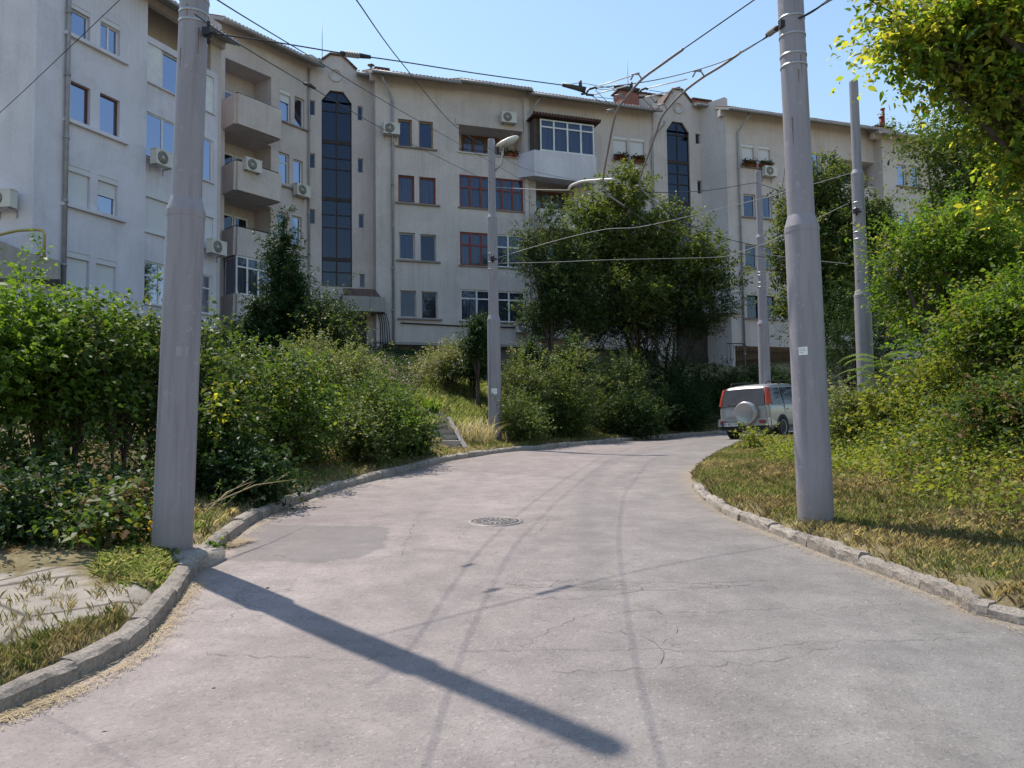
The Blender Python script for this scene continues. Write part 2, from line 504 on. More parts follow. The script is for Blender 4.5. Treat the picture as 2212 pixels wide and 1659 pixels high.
def axis_(segs):
    out = []
    for a, b, st in segs:
        k = int(round((b - a) / st)); out += [a + (b - a) * i / k for i in range(k)]
    out.append(segs[-1][1]); return np.array(out)
gx = axis_([(-400, -60, 40), (-60, -14, 1.5), (-14, -6, 0.3), (-6, 7, 0.09), (7, 14, 0.25), (14, 60, 1.5), (60, 400, 40)])
gy = axis_([(-60, -4, 4), (-4, 3, 0.5), (3, 12, 0.09), (12, 24, 0.2), (24, 40, 0.5), (40, 100, 3), (100, 800, 50)])
GX, GY = np.meshgrid(gx, gy)
GZ, DL, DR = ground_np(GX, GY)
def gridfaces(ny, nx):
    i = np.arange(ny - 1)[:, None] * nx + np.arange(nx - 1)[None, :]
    return np.stack([i, i + 1, i + nx + 1, i + nx], -1).reshape(-1, 4)
ground = npmesh('ground', np.stack([GX, GY, GZ], -1).reshape(-1, 3), gridfaces(len(gy), len(gx)), [], smooth=True)
# worn concrete slab area and trodden soil, as masks on the ground
PV = [hit(*q, off=0.12) for q in [(-260, 1300), (0, 1250), (150, 1243), (230, 1262), (420, 1262), (395, 1292), (310, 1300), (230, 1335), (120, 1372), (0, 1415), (-300, 1500)]]
def inside(poly, X, Y):
    X = np.ravel(X); Y = np.ravel(Y); c = np.zeros(len(X), bool); j = len(poly) - 1
    for i in range(len(poly)):
        a, b = poly[i], poly[j]
        c ^= ((a[1] > Y) != (b[1] > Y)) & (X < (b[0] - a[0]) * (Y - a[1]) / (b[1] - a[1] + 1e-12) + a[0])
        j = i
    return c
def vattr(ob, name, arr):
    a = ob.data.attributes.new(name, 'FLOAT', 'POINT'); a.data.foreach_set('value', np.asarray(arr, dtype=np.float32).ravel())
nz = 0.10 * np.sin(GX * 9 + GY * 4) + 0.07 * np.sin(GY * 13 - GX * 5)
pave = inside(PV, GX + nz, GY + nz).astype(float)
vattr(ground, 'pave', pave)
vattr(ground, 'nearkerb', np.exp(-np.clip(np.maximum(DL, DR), 0, 50) / 0.5))
m, n, l, p, o = newmat('soil')
setc(p, (0.2, 0.16, 0.1), 0.95, 0, 0.1)
v = coords(n, l)
c = ramp(n, l, noise(n, l, v, 1.3, 8, 0.65), [(0.3, (0.10, 0.085, 0.045)), (0.5, (0.19, 0.155, 0.085)), (0.7, (0.30, 0.25, 0.15))])
c = mix(n, l, 0.5, c, ramp(n, l, noise(n, l, v, 22, 6, 0.7), [(0.3, (0.2, 0.2, 0.2)), (0.7, (0.8, 0.8, 0.8))]), 'OVERLAY')
a = n.new('ShaderNodeAttribute'); a.attribute_name = 'pave'
pc = ramp(n, l, noise(n, l, v, 3.5, 8, 0.7), [(0.25, (0.14, 0.12, 0.10)), (0.42, (0.30, 0.265, 0.225)), (0.7, (0.42, 0.37, 0.32))])
vo = n.new('ShaderNodeTexVoronoi'); vo.feature = 'DISTANCE_TO_EDGE'; vo.inputs['Scale'].default_value = 0.9; l.new(v, vo.inputs['Vector'])
ck = ramp(n, l, vo.outputs['Distance'], [(0.0, (0.25, 0.25, 0.25)), (0.03, (1, 1, 1))])
pc = mix(n, l, 1.0, pc, ck, 'MULTIPLY')
pf = math_(n, l, 'MULTIPLY', a.outputs['Fac'], ramp(n, l, noise(n, l, v, 2.6, 5), [(0.31, (0, 0, 0)), (0.39, (1, 1, 1))]))
l.new(mix(n, l, pf, c, pc), p.inputs['Base Color'])
bump(n, l, p, noise(n, l, v, 30, 8, 0.75), 0.7, 0.03)
ground.data.materials.append(m)
tag(ground, kind='structure')

# ------------------------------------------------------------------ road
rx = axis_([(-14, -5, 0.3), (-5, 7, 0.07), (7, 14, 0.2), (14, 90, 1.5)])
ry = axis_([(-12, 3, 0.4), (3, 13, 0.07), (13, 26, 0.14), (26, 56, 0.5)])
RX, RY = np.meshgrid(rx, ry)
dl = sdist(KL, RX, RY).reshape(RX.shape); dr = (-sdist(KR, RX, RY)).reshape(RX.shape)
keepv = (dl < 0.22) & (dr < 0.22)
FF = gridfaces(len(ry), len(rx))
keep = keepv.ravel()[FF].all(1)
FF = FF[keep]
used = np.unique(FF); remap = -np.ones(RX.size, int); remap[used] = np.arange(len(used))
wv = 0.006 * np.sin(RX * 1.3 + RY) + 0.005 * np.sin(RY * 1.9 - RX * 0.7)
dip = -0.035 * sm(-0.6, 0.0, dl) * (1 - sm(0, 0.05, dl)) * 0
RV = np.stack([RX, RY, zroad(RX, RY) + wv], -1).reshape(-1, 3)[used]
road = npmesh('road', RV, remap[FF], [], smooth=True)
def pdist(poly, X, Y): return np.abs(sdist(poly, X, Y))
x_, y_ = RV[:, 0], RV[:, 1]
def gl(px, step=0.25): return smooth_line([hit(*q) for q in px], step)
tracks_wire_shadows = np.zeros(len(x_))
for pts, wd, am in (([(1285, 1290), (1280, 1180), (1268, 1110), (1268, 1060), (1290, 1020), (1345, 990), (1440, 966), (1560, 951)], 0.17, 0.8),
                    ([(1310, 1140), (1310, 1090), (1330, 1045), (1380, 1010), (1460, 982)], 0.15, 0.5),
                    ([(930, 1350), (1040, 1260), (1180, 1170), (1290, 1125), (1390, 1080), (1480, 1040)], 0.10, 0.55),  # overhead wire shadow, drawn as a darker band in the road colour
                    ([(900, 1300), (890, 1180), (930, 1090), (1010, 1030), (1120, 1000), (1300, 970)], 0.12, 0.4),
                    ([(1850, 1420), (1600, 1260), (1480, 1180), (1400, 1120)], 0.25, 0.35),
                    ([(2212, 1560), (1900, 1380), (1700, 1280), (1550, 1190)], 0.35, 0.4)):
    tracks_wire_shadows = np.maximum(tracks_wire_shadows, am * np.exp(-(pdist(gl(pts), x_, y_) / wd) ** 2))
vattr(road, 'track_wire_shadow', tracks_wire_shadows)
PT = [hit(*q) for q in [(470, 1214), (560, 1216), (700, 1218), (800, 1206), (850, 1180), (858, 1150), (840, 1136), (740, 1134), (640, 1132), (560, 1130), (520, 1152)]]
pd = pdist(np.array([[q[0], q[1]] for q in PT + PT[:1]]), x_, y_)
ins = inside(PT, x_, y_)
vattr(road, 'patch', np.where(ins, sm(0, 0.25, pd) * 0.85 + 0.15, 0))
tone = 0.5 + 0.5 * sm(-2.5, 3.5, x_ - 0.22 * (y_ - 3.5))
vattr(road, 'tone', tone)
edl = sdist(KL, x_, y_); edr = -sdist(KR, x_, y_)
vattr(road, 'edge', np.exp(-np.clip(-np.maximum(edl, edr), 0, 9) / 0.10))
m, n, l, p, o = newmat('asphalt')
setc(p, (0.2, 0.19, 0.19), 0.8, 0, 0.3)
v = coords(n, l)
def att(nm):
    a_ = n.new('ShaderNodeAttribute'); a_.attribute_name = nm; return a_.outputs['Fac']
warm = ramp(n, l, noise(n, l, v, 0.45, 6, 0.6), [(0.25, (0.195, 0.163, 0.155)), (0.75, (0.290, 0.245, 0.231))])
cool = ramp(n, l, noise(n, l, v, 0.7, 6, 0.6), [(0.3, (0.145, 0.136, 0.128)), (0.7, (0.205, 0.192, 0.182))])
c = mix(n, l, math_(n, l, 'MULTIPLY', math_(n, l, 'SUBTRACT', att('tone'), 0.5), 2.0), warm, cool)
c = mix(n, l, 0.6, c, ramp(n, l, noise(n, l, v, 2.6, 10, 0.72), [(0.3, (0.3, 0.3, 0.3)), (0.7, (0.7, 0.7, 0.7))]), 'OVERLAY')
v1 = n.new('ShaderNodeTexVoronoi'); v1.inputs['Scale'].default_value = 70.0; l.new(v, v1.inputs['Vector'])
agg = ramp(n, l, v1.outputs['Color'], [(0.1, (0.32, 0.32, 0.32)), (0.35, (0.5, 0.5, 0.5)), (0.8, (0.52, 0.52, 0.52)), (0.95, (0.8, 0.8, 0.8))])
c = mix(n, l, 0.6, c, agg, 'OVERLAY')
sp = noise(n, l, v, 190, 2, 0.5)
c = mix(n, l, math_(n, l, 'MULTIPLY', ramp(n, l, sp, [(0.68, (0, 0, 0)), (0.73, (1, 1, 1))]), 0.5), c, (0.6, 0.57, 0.54))
nzt = noise(n, l, v, 5, 5, 0.65)
tr = math_(n, l, 'MULTIPLY', att('track_wire_shadow'), math_(n, l, 'MULTIPLY', nzt, 0.85))
c = mix(n, l, tr, c, (0.12, 0.115, 0.115))
pf = math_(n, l, 'MULTIPLY', ramp(n, l, math_(n, l, 'ADD', att('patch'), math_(n, l, 'MULTIPLY', math_(n, l, 'SUBTRACT', nzt, 0.5), 1.1)), [(0.28, (0, 0, 0)), (0.5, (1, 1, 1))]), math_(n, l, 'ADD', math_(n, l, 'MULTIPLY', noise(n, l, v, 3.3, 9, 0.75), 0.8), 0.15))
c = mix(n, l, pf, c, (0.125, 0.115, 0.112))
ed = math_(n, l, 'MULTIPLY', att('edge'), math_(n, l, 'MULTIPLY', noise(n, l, v, 12, 6, 0.7), 1.3))
c = mix(n, l, ed, c, (0.27, 0.215, 0.15))
# fine alligator cracking in patches
nd = noise(n, l, v, 2.0, 4)
vd = n.new('ShaderNodeMix'); vd.data_type = 'RGBA'; vd.blend_type = 'ADD'; vd.inputs[0].default_value = 0.5
nc = n.new('ShaderNodeTexNoise'); nc.inputs['Scale'].default_value = 3.0; l.new(v, nc.inputs['Vector'])
l.new(v, vd.inputs[6]); l.new(nc.outputs['Color'], vd.inputs[7])
v2 = n.new('ShaderNodeTexVoronoi'); v2.feature = 'DISTANCE_TO_EDGE'; v2.inputs['Scale'].default_value = 3.2; l.new(vd.outputs[2], v2.inputs['Vector'])
ckl = ramp(n, l, v2.outputs['Distance'], [(0.0, (1, 1, 1)), (0.022, (0, 0, 0))])
msk = ramp(n, l, noise(n, l, v, 0.42, 3, 0.5), [(0.55, (0, 0, 0)), (0.63, (1, 1, 1))])
c = mix(n, l, math_(n, l, 'MULTIPLY', math_(n, l, 'MULTIPLY', ckl, msk), 0.6), c, (0.07, 0.065, 0.06))
l.new(c, p.inputs['Base Color'])
bump(n, l, p, v1.outputs['Distance'], 0.35, 0.006)
road.data.materials.append(m)
tag(road, kind='structure')

# open cracks in the asphalt
simple('crack_dark', (0.085, 0.075, 0.07), 0.95)
def crack_ribbon(mb, px, w0=0.004, jit=0.04):
    P = smooth_line([hit(*q) for q in px], 0.06)
    k = len(P)
    J = P + rng.normal(0, jit, P.shape) * 0.5
    J += np.stack([np.interp(np.arange(k), np.arange(0, k + 6, 6), rng.normal(0, jit, len(range(0, k + 6, 6)))) for _ in range(2)], 1)
    for i in range(k - 1):
        if random.random() < 0.1: continue
        a, b = J[i], J[i + 1]
        d = b - a; L = np.linalg.norm(d) + 1e-9; nn = np.array([-d[1], d[0]]) / L
        w1 = w0 * random.uniform(0.3, 1.0)
        q = [a - nn * w1 / 2, b - nn * w1 / 2, b + nn * w1 / 2, a + nn * w1 / 2]
        mb.add([(t[0], t[1], float(zroad(t[0], t[1])) + 0.006 * math.sin(t[0] * 1.3 + t[1]) + 0.005 * math.sin(t[1] * 1.9 - t[0] * 0.7) + 0.004) for t in q], [(0, 1, 2, 3)])
mb = MB()
for c_ in ([(870, 1412), (1100, 1405), (1400, 1403), (1700, 1395), (1900, 1388), (2090, 1385)], [(1990, 1375), (2100, 1372)],
           [(600, 1196), (690, 1214), (770, 1215), (850, 1200), (900, 1190), (970, 1195), (1040, 1200), (1100, 1190)],
           [(860, 1200), (885, 1165), (895, 1130), (912, 1112), (960, 1103), (1100, 1100), (1250, 1100)],
           [(1470, 1360), (1450, 1400), (1520, 1395)], [(1120, 1254), (1300, 1257), (1500, 1258), (1650, 1254), (1820, 1257)],
           [(1060, 1265), (1230, 1275), (1380, 1268), (1560, 1262), (1700, 1252)], [(1150, 1290), (1290, 1285), (1420, 1270), (1520, 1275), (1620, 1262)],
           [(1200, 1460), (1380, 1442), (1560, 1435), (1680, 1437), (1760, 1420), (1800, 1395)],
           [(1250, 1330), (1390, 1325), (1560, 1325), (1780, 1318), (1850, 1305), (1960, 1298)], [(1290, 1360), (1400, 1382), (1450, 1435)],
           [(430, 1412), (640, 1412), (760, 1420), (870, 1412)], [(995, 1130), (985, 1150), (1000, 1165)], [(1130, 1135), (1180, 1115), (1175, 1140), (1140, 1160)],
           [(1100, 960), (1230, 1000), (1330, 1040), (1405, 1078)], [(1250, 1335), (1180, 1370), (1120, 1400)], [(480, 1300), (520, 1280), (560, 1272)]):
    crack_ribbon(mb, c_)
for c_ in ([(1100, 1253), (1350, 1262), (1600, 1258)], [(1020, 1262), (1120, 1268), (1260, 1262)]):
    for _ in range(4):
        off_ = random.uniform(-12, 12)
        crack_ribbon(mb, [(a + random.uniform(-60, 60), b + off_ + random.uniform(-8, 8)) for a, b in c_], 0.004, 0.03)
ck = mb.build('road_cracks', 'crack_dark'); tag(ck, kind='structure')

# ------------------------------------------------------------------ kerbs: separate cast stones in a row, worn
m, n, l, p, o = newmat('kerb_concrete')
setc(p, (0.35, 0.3, 0.26), 0.95, 0, 0.1)
v = coords(n, l)
c = ramp(n, l, noise(n, l, v, 2.2, 8, 0.7), [(0.28, (0.17, 0.145, 0.125)), (0.45, (0.38, 0.33, 0.285)), (0.7, (0.54, 0.475, 0.41))])
c = mix(n, l, 0.6, c, ramp(n, l, noise(n, l, v, 45, 6, 0.75), [(0.3, (0.15, 0.15, 0.15)), (0.7, (0.8, 0.8, 0.8))]), 'OVERLAY')
l.new(c, p.inputs['Base Color'])
bump(n, l, p, noise(n, l, v, 38, 8, 0.8), 1.0, 0.03)
def kerb(name, poly, side, w, h, y_max, rough):
    """side +1: body lies to the left of the line"""
    seg = np.linalg.norm(np.diff(poly, axis=0), axis=1); s_ = np.concatenate([[0], np.cumsum(seg)])
    total = s_[-1]; L = 0.78; vs_, fs = [], []
    t = 0.0
    def P(u):
        return np.array([np.interp(u, s_, poly[:, 0]), np.interp(u, s_, poly[:, 1])])
    while t < total - L:
        if P(t)[1] > y_max: break
        gap = random.uniform(0.002, 0.012)
        dz, dn = random.uniform(-0.012, 0.008) * rough, random.uniform(-0.008, 0.008) * rough
        ns = 12
        k = len(vs_)
        ring = 9
        for i in range(ns + 1):
            u = t + gap + (L - 2 * gap) * i / ns
            a = P(u); d = P(u + 0.05) - P(u - 0.05); d /= np.linalg.norm(d) + 1e-9
            nn = np.array([-d[1], d[0]]) * side
            zb = float(zroad(a[0], a[1]))
            for (q, z_) in ((0.0, -0.08), (0.0, h * 0.45), (0.004, h * 0.8), (0.03, h), (w * 0.35, h + 0.004), (w * 0.65, h + 0.003), (w - 0.02, h), (w, h - 0.02), (w, -0.08)):
                r1, r2 = rng.normal(0, 0.0025 * rough), rng.normal(0, 0.0025 * rough)
                if z_ < 0: r1 = r2 = 0
                x = a + nn * (q + dn + r1)
                vs_.append((x[0], x[1], zb + z_ + (dz + r2 if z_ > 0 else 0)))
        for i in range(ns):
            for j in range(ring - 1):
                A = k + i * ring + j
                f = (A, A + 1, A + ring + 1, A + ring)
                fs.append(f if side < 0 else f[::-1])
        for e in (0, ns):
            fs.append([k + e * ring + j for j in range(ring)] if (e == 0) == (side > 0) else [k + e * ring + j for j in range(ring)][::-1])
        t += L
    mb = MB(); mb.add(vs_, fs, 0, False)
    return tag(mb.build(name, 'kerb_concrete'), kind='structure')
kerb('kerb', KL, 1, 0.145, 0.118, 40, 1.3)
kerb('kerb', KR_kerb, -1, 0.14, 0.105, 40, 2.6)
# ------------------------------------------------------------------ building
D_MAIN = Vector((2.88, 1.0)).normalized()
class Plane:
    def __init__(s, x, y, dx, dy):
        s.o = Vector((x, y)); s.d = Vector((dx, dy)).normalized(); s.n = Vector((s.d.y, -s.d.x))
    def shift(s, k):
        return Plane(s.o.x + s.n.x * k, s.o.y + s.n.y * k, s.d.x, s.d.y)
    def P(s, u, z, out=0.0):
        q = s.o + s.d * u + s.n * out
        return Vector((q.x, q.y, z))
    def uz(s, px, py):
        d = ray(px, py)
        den = d.x * s.n.x + d.y * s.n.y
        t = (s.o.x * s.n.x + s.o.y * s.n.y) / den      # the eye stands over the origin
        q = EYE + d * t
        return ((q.x - s.o.x) * s.d.x + (q.y - s.o.y) * s.d.y, q.z)
    def u(s, px, py=500): return s.uz(px, py)[0]
    def M(s):
        return Matrix(((s.d.x, s.n.x, 0, s.o.x), (s.d.y, s.n.y, 0, s.o.y), (0, 0, 1, 0), (0, 0, 0, 1)))   # local (u, out, z)
PA = Plane(-14.37, 25.4, 0.414, 1.0)
L0 = Plane(-4.73, 39.0, 2.88, 1.0)
PC = L0.shift(-0.8)
cR = PC.P(PC.u(806), 0); cL = PC.P(PC.u(664), 0)
PB = Plane(cL.x, cL.y, 0.70, 1.0)
PF = L0
PG = L0.shift(1.5)
PBAY = L0.shift(1.0)
PBB = PB.shift(0.9)

block = thing('apartment_block', (0, 34, 3), 'long four-storey plastered apartment block curving behind the bushes above the road', 'apartment block')
def zx1(x, y): return (x * .4535, y * .4535)
def zx2(x, y): return (619.5 + .4536 * x, 44.25 + .4536 * y)
def zx3(x, y): return (1062 + .3201 * x, 44.25 + .3201 * y)
def zx4(x, y): return (1504.5 + .48 * x, 177 + .48 * y)

def wall(name, P, u0, u1, z0, z1, holes, mat, deep=0.30, back='interior'):
    """flat wall with real openings: holes = (u0,u1,z0,z1,depth,backmat or None)"""
    us = sorted(set([u0, u1] + [min(max(h[i], u0), u1) for h in holes for i in (0, 1)]))
    zs = sorted(set([z0, z1] + [min(max(h[i], z0), z1) for h in holes for i in (2, 3)]))
    mb = MB()
    for i in range(len(us) - 1):
        for j in range(len(zs) - 1):
            cu, cz = (us[i] + us[i + 1]) / 2, (zs[j] + zs[j + 1]) / 2
            if any(h[0] < cu < h[1] and h[2] < cz < h[3] for h in holes): continue
            mb.add([P.P(us[i], zs[j]), P.P(us[i + 1], zs[j]), P.P(us[i + 1], zs[j + 1]), P.P(us[i], zs[j + 1])], [(0, 1, 2, 3)])
    for h in holes:
        a, b, c, d, dep, bm = h
        front = 0.0
        q = [(a, c), (b, c), (b, d), (a, d)]
        split = min(dep, 0.24)
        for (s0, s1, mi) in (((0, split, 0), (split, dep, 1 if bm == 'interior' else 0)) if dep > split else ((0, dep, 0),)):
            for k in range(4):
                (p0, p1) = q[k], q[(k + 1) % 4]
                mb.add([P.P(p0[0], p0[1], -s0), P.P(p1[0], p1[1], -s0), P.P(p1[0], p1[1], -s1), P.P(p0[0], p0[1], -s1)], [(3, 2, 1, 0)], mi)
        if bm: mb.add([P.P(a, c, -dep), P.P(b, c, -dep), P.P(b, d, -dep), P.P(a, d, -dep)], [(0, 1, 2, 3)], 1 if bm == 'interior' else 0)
    # body behind the face, so the wall has thickness
    for (ua, ub) in ((u0, u0), (u1, u1)):
        mb.add([P.P(ua, z0, 0), P.P(ua, z1, 0), P.P(ua, z1, -deep), P.P(ua, z0, -deep)], [(0, 1, 2, 3) if ua == u0 else (3, 2, 1, 0)])
    mb.add([P.P(u0, z1, 0), P.P(u1, z1, 0), P.P(u1, z1, -deep), P.P(u0, z1, -deep)], [(0, 1, 2, 3)])
    return mb.build(name, [mat, 'interior'], block)

def window(P, u0, u1, z0, z1, frame='frame_white', inset=0.13, cols=1, rows=(), shut=0.0, back=None, fw=0.055, g='glass', colfr=None, name='window', panel=None):
    """window part: frame mesh; sub-parts pane, shutter, curtain"""
    M = P.M()
    mb = MB()
    y0, y1 = -inset - 0.05, -inset
    def bx(a, b, c, d, e=0.0): mb.box((a, y0 - e, c), (b, y1 + e, d), M)
    zt = z1
    if shut > 0: zt = z1 - min(0.2, (z1 - z0) * 0.14)
    bx(u0, u1, z0, z0 + fw); bx(u0, u1, zt - fw, zt)
    bx(u0, u0 + fw, z0 + fw, zt - fw); bx(u1 - fw, u1, z0 + fw, zt - fw)
    cuts = colfr if colfr else [i / cols for i in range(1, cols)]
    for c in cuts:
        uc = u0 + (u1 - u0) * c
        bx(uc - fw * 0.6, uc + fw * 0.6, z0 + fw, zt - fw, 0.004)
    for r in rows:
        zc = z0 + (zt - z0) * r
        bx(u0 + fw, u1 - fw, zc - fw * 0.5, zc + fw * 0.5, 0.002)
    w = mb.build(name, frame, block)
    gl_ = MB(); gl_.box((u0 + fw * 0.5, -inset - 0.028, z0 + fw * 0.5), (u1 - fw * 0.5, -inset - 0.022, zt - fw * 0.5), M)
    ob = gl_.build('pane', g, w, off=None)
    ob.data.transform(Matrix.Translation(-Vector(block.location)))
    if shut > 0:
        s_ = MB(); s_.box((u0 - 0.02, -inset - 0.06, zt), (u1 + 0.02, -inset + 0.11, z1), M)
        zb = zt - (zt - z0) * shut
        s_.box((u0 + 0.015, -inset + 0.005, zb), (u1 - 0.015, -inset + 0.03, zt), M)
        ob = s_.build('shutter', 'shutter', w); ob.data.transform(Matrix.Translation(-Vector(block.location)))
    if back:
        c_ = MB(); nseg = max(8, int((u1 - u0) / 0.05)); vs_ = []
        for i in range(nseg + 1):
            uu = u0 + 0.02 + (u1 - u0 - 0.04) * i / nseg
            o_ = -inset - 0.12 - (0.02 * math.sin(i * 1.9) if back == 'curtain' else 0)
            vs_ += [P.P(uu, z0 + 0.02, o_), P.P(uu, zt - 0.02, o_)]
        c_.add(vs_, [(2 * i, 2 * i + 2, 2 * i + 3, 2 * i + 1) for i in range(nseg)], 0, False)
        ob = c_.build('curtain', back, w); ob.data.transform(Matrix.Translation(-Vector(block.location)))
    return w
def sill(P, u0, u1, z, mat='sill_stone', out=0.1, th=0.08, name='sill'):
    mb = MB(); mb.box((u0, -0.005, z - th), (u1, out, z), P.M()); return mb.build(name, mat, block)
def slab(P, u0, u1, z0, z1, o0, o1, mat, name):
    mb = MB(); mb.box((u0, o0, z0), (u1, o1, z1), P.M()); return mb.build(name, mat, block)
def rect(P, f, x0, x1, t, b, cx=None):
    """photo rectangle -> (u0,u1,z0,z1) on plane P"""
    ym = (t + b) / 2; cx = (x0 + x1) / 2 if cx is None else cx
    A = P.uz(*f(x0, ym))[0]; B = P.uz(*f(x1, ym))[0]
    return (A, B, P.uz(*f(cx, b))[1], P.uz(*f(cx, t))[1])
def hole(r, dep=0.75, bm='interior'): return (*r, dep, bm)
def downpipe(P, px_top, px_mid, z0, z1, out=0.12, bend=None, r=0.055):
    u = P.u(*px_mid)
    pts = [P.P(u, z0, out)]
    k = int((z1 - z0) / 2.0)
    pts.append(P.P(u, z1 - 1.0, out))
    if bend is not None: pts += [P.P(u, z1 - 0.9, out), P.P(u + bend, z1 - 0.15, out + 0.45), P.P(u + bend, z1 + 0.05, out + 0.5)]
    else: pts.append(P.P(u, z1, out))
    mb = MB(); mb.tube(pts, r, 10)
    z = z0 + 1.0
    while z < z1 - 1:
        mb.tube([P.P(u, z, out), P.P(u, z + 0.09, out)], r * 1.3, 10); z += 2.1
        mb.box((u - 0.02, 0, z - 1.2), (u + 0.02, out, z - 1.17), P.M())
    return mb.build('downpipe', 'metal_grey', block)
AC_LIST = []
def air_con(P, r, out, label):
    """r in plane coordinates, out = how far its back stands from the wall"""
    w, h = 0.82, 0.56
    uc, zc = (r[0] + r[1]) / 2, (r[2] + r[3]) / 2
    AC_LIST.append((P, uc, zc - h / 2, out, label))

def roof_run(P, u0, u1, z_eave, over=0.7, rise=0.42, depth=3.2, fascia=0.16, gutter=True, name='roof', zslope=0.0):
    """overhanging eave: plastered soffit slab, corrugated sheet on top, gutter in front"""
    M = P.M(); mb = MB()
    def zz(u, out, t): return z_eave + t + zslope * (u - u0) + (over - out) * rise
    q = []
    for t in (0.0, fascia):
        q += [P.P(u0, zz(u0, over, t), over), P.P(u1, zz(u1, over, t), over), P.P(u1, zz(u1, -depth, t), -depth), P.P(u0, zz(u0, -depth, t), -depth)]
    mb.add(q, [(3, 2, 1, 0), (4, 5, 6, 7), (0, 1, 5, 4), (1, 2, 6, 5), (2, 3, 7, 6), (3, 0, 4, 7)])
    rf = mb.build(name, 'concrete', block)
    fz = MB(); fz.box((u0, -0.28, z_eave - 0.04), (u1, -0.004, z_eave + over * rise + 0.02), M); fz.build('frieze', 'plaster_cream', block)
    nu = max(4, int((u1 - u0) / 0.06)); vs_ = []
    for i in range(nu + 1):
        u = u0 + (u1 - u0) * i / nu
        b_ = 0.045 * math.sin(i * 0.06 / 0.19 * 2 * math.pi)
        for out, t in ((over + 0.1, fascia + 0.03), (-depth, fascia + 0.03), (over + 0.1, fascia - 0.01)):
            vs_.append(P.P(u, zz(u, out, t) + (b_ if t > fascia else 0), out))
    fs = []
    for i in range(nu):
        k = 3 * i
        fs += [(k, k + 3, k + 4, k + 1), (k + 2, k + 5, k + 3, k)]
    t_ = MB(); t_.add(vs_, fs)
    ob = t_.build('roof_tiles', 'tile', rf); ob.data.transform(Matrix.Translation(-Vector(block.location)))
    if gutter:
        g_ = MB(); g_.tube([P.P(u0 - 0.05, zz(u0, over, 0.04), over + 0.1), P.P(u1 + 0.05, zz(u1, over, 0.04), over + 0.1)], 0.075, 8)
        ob = g_.build('gutter', 'metal_grey', rf); ob.data.transform(Matrix.Translation(-Vector(block.location)))
    return rf

# ---- section A: white rendered end of the block
uA0, uA1 = PA.u(72, 400), PA.u(474, 400)
zA0, zA1 = 2.0, PA.uz(330, 6)[1]
uAb = PA.u(316, 300)
HA = []; WA = []
for (x0, x1, t, b, kw) in [
    (338, 430, 38, 178, dict(shut=0.03, back='curtain')), (478, 572, 98, 258, dict(shut=0.03, back='curtain', cols=2)),
    (335, 430, 402, 590, dict(frame='frame_brown', back='blind_blue')), (475, 570, 460, 642, dict(frame='frame_brown', back='blind_blue')),
    (325, 430, 800, 985, dict(shut=1.0)), (465, 560, 845, 1018, dict(shut=0.45)),
    (318, 425, 1205, 1398, dict(shut=1.0)), (457, 553, 1238, 1412, dict(shut=1.0))]:
    r = rect(PA, zx1, x0, x1, t, b); HA.append(hole(r)); WA.append((r, kw))
# glazed loggia bay
BA = []
uBL, uBR = PA.u(319, 280), PA.u(466, 330)
rows_z = []
for (t, b) in ((185, 375), (520, 742), (905, 1095), (1237, 1440)):
    z1_ = PA.uz(*zx1(698, t))[1]; z0_ = PA.uz(*zx1(698, b))[1]; rows_z.append((z0_, z1_))
PA2 = PA.shift(-0.12)
for i, (a, b) in enumerate(rows_z): BA.append((uBL, uBR, a, b, 1.2 if i == 0 else 0.8, 'interior'))
wall('wall', PA, uA0, uAb, zA0, zA1, HA, 'plaster_white')
wall('wall', PA2, uAb, uA1, zA0, rows_z[0][1] + 0.25, BA, 'plaster_white')
# open roof loggia on the top floor of the bay, between the parapet and the eave
slab(PA2, uAb, uA1, rows_z[0][1] + 0.25, zA1 + 0.75, -1.3, -1.2, 'plaster_cream', 'loggia_wall')
slab(PA2, uAb, uAb + 0.1, rows_z[0][1] + 0.25, zA1 + 0.4, -1.2, -0.1, 'plaster_cream', 'loggia_side')
for r, kw in WA: window(PA, *r, **kw)
for k in range(0, 8, 2):
    r0, r1 = WA[k][0], WA[k + 1][0]
    sill(PA, r0[0] - 0.25, r1[1] + 0.3, min(r0[2], r1[2]), 'plaster_white', 0.14, 0.12)
uB1 = uBL + (uBR - uBL) * 0.22
wd = uBR - uBL
window(PA2, uBL, uBL + wd * 0.5, *rows_z[0], cols=2, shut=0.0, g='glass', panel=1)
s_ = MB(); s_.box((uBL, -0.1, rows_z[0][0]), (uBL + wd * 0.22, -0.05, rows_z[0][1]), PA2.M()); s_.build('loggia_panel', 'frame_white', block); s_ = MB(); s_.box((uBL + wd * 0.72, -0.1, rows_z[0][0]), (uBR, -0.05, rows_z[0][1]), PA2.M()); s_.build('loggia_panel', 'frame_white', block)
window(PA2, uBL, uBR, *rows_z[1], colfr=[0.24, 0.5, 0.75], back='blind_blue', inset=0.05)
window(PA2, uBL, uBL + wd * 0.48, *rows_z[2], shut=1.0, inset=0.05)
window(PA2, uBL + wd * 0.52, uBR, *rows_z[2], shut=1.0, inset=0.05)
window(PA2, uBL, uBR, *rows_z[3], colfr=[0.22, 0.5, 0.75], rows=(0.66,), back='curtain', inset=0.05)
for a, b in rows_z: sill(PA2, uBL - 0.03, uBR + 0.03, a, 'plaster_white', 0.08, 0.06)
roof_run(PA, uA0 - 0.2, uA1 + 0.3, zA1 - 0.02, over=0.55, rise=0.4)
downpipe(PA, None, zx1(306, 700), zA0, zA1, 0.1, r=0.07)
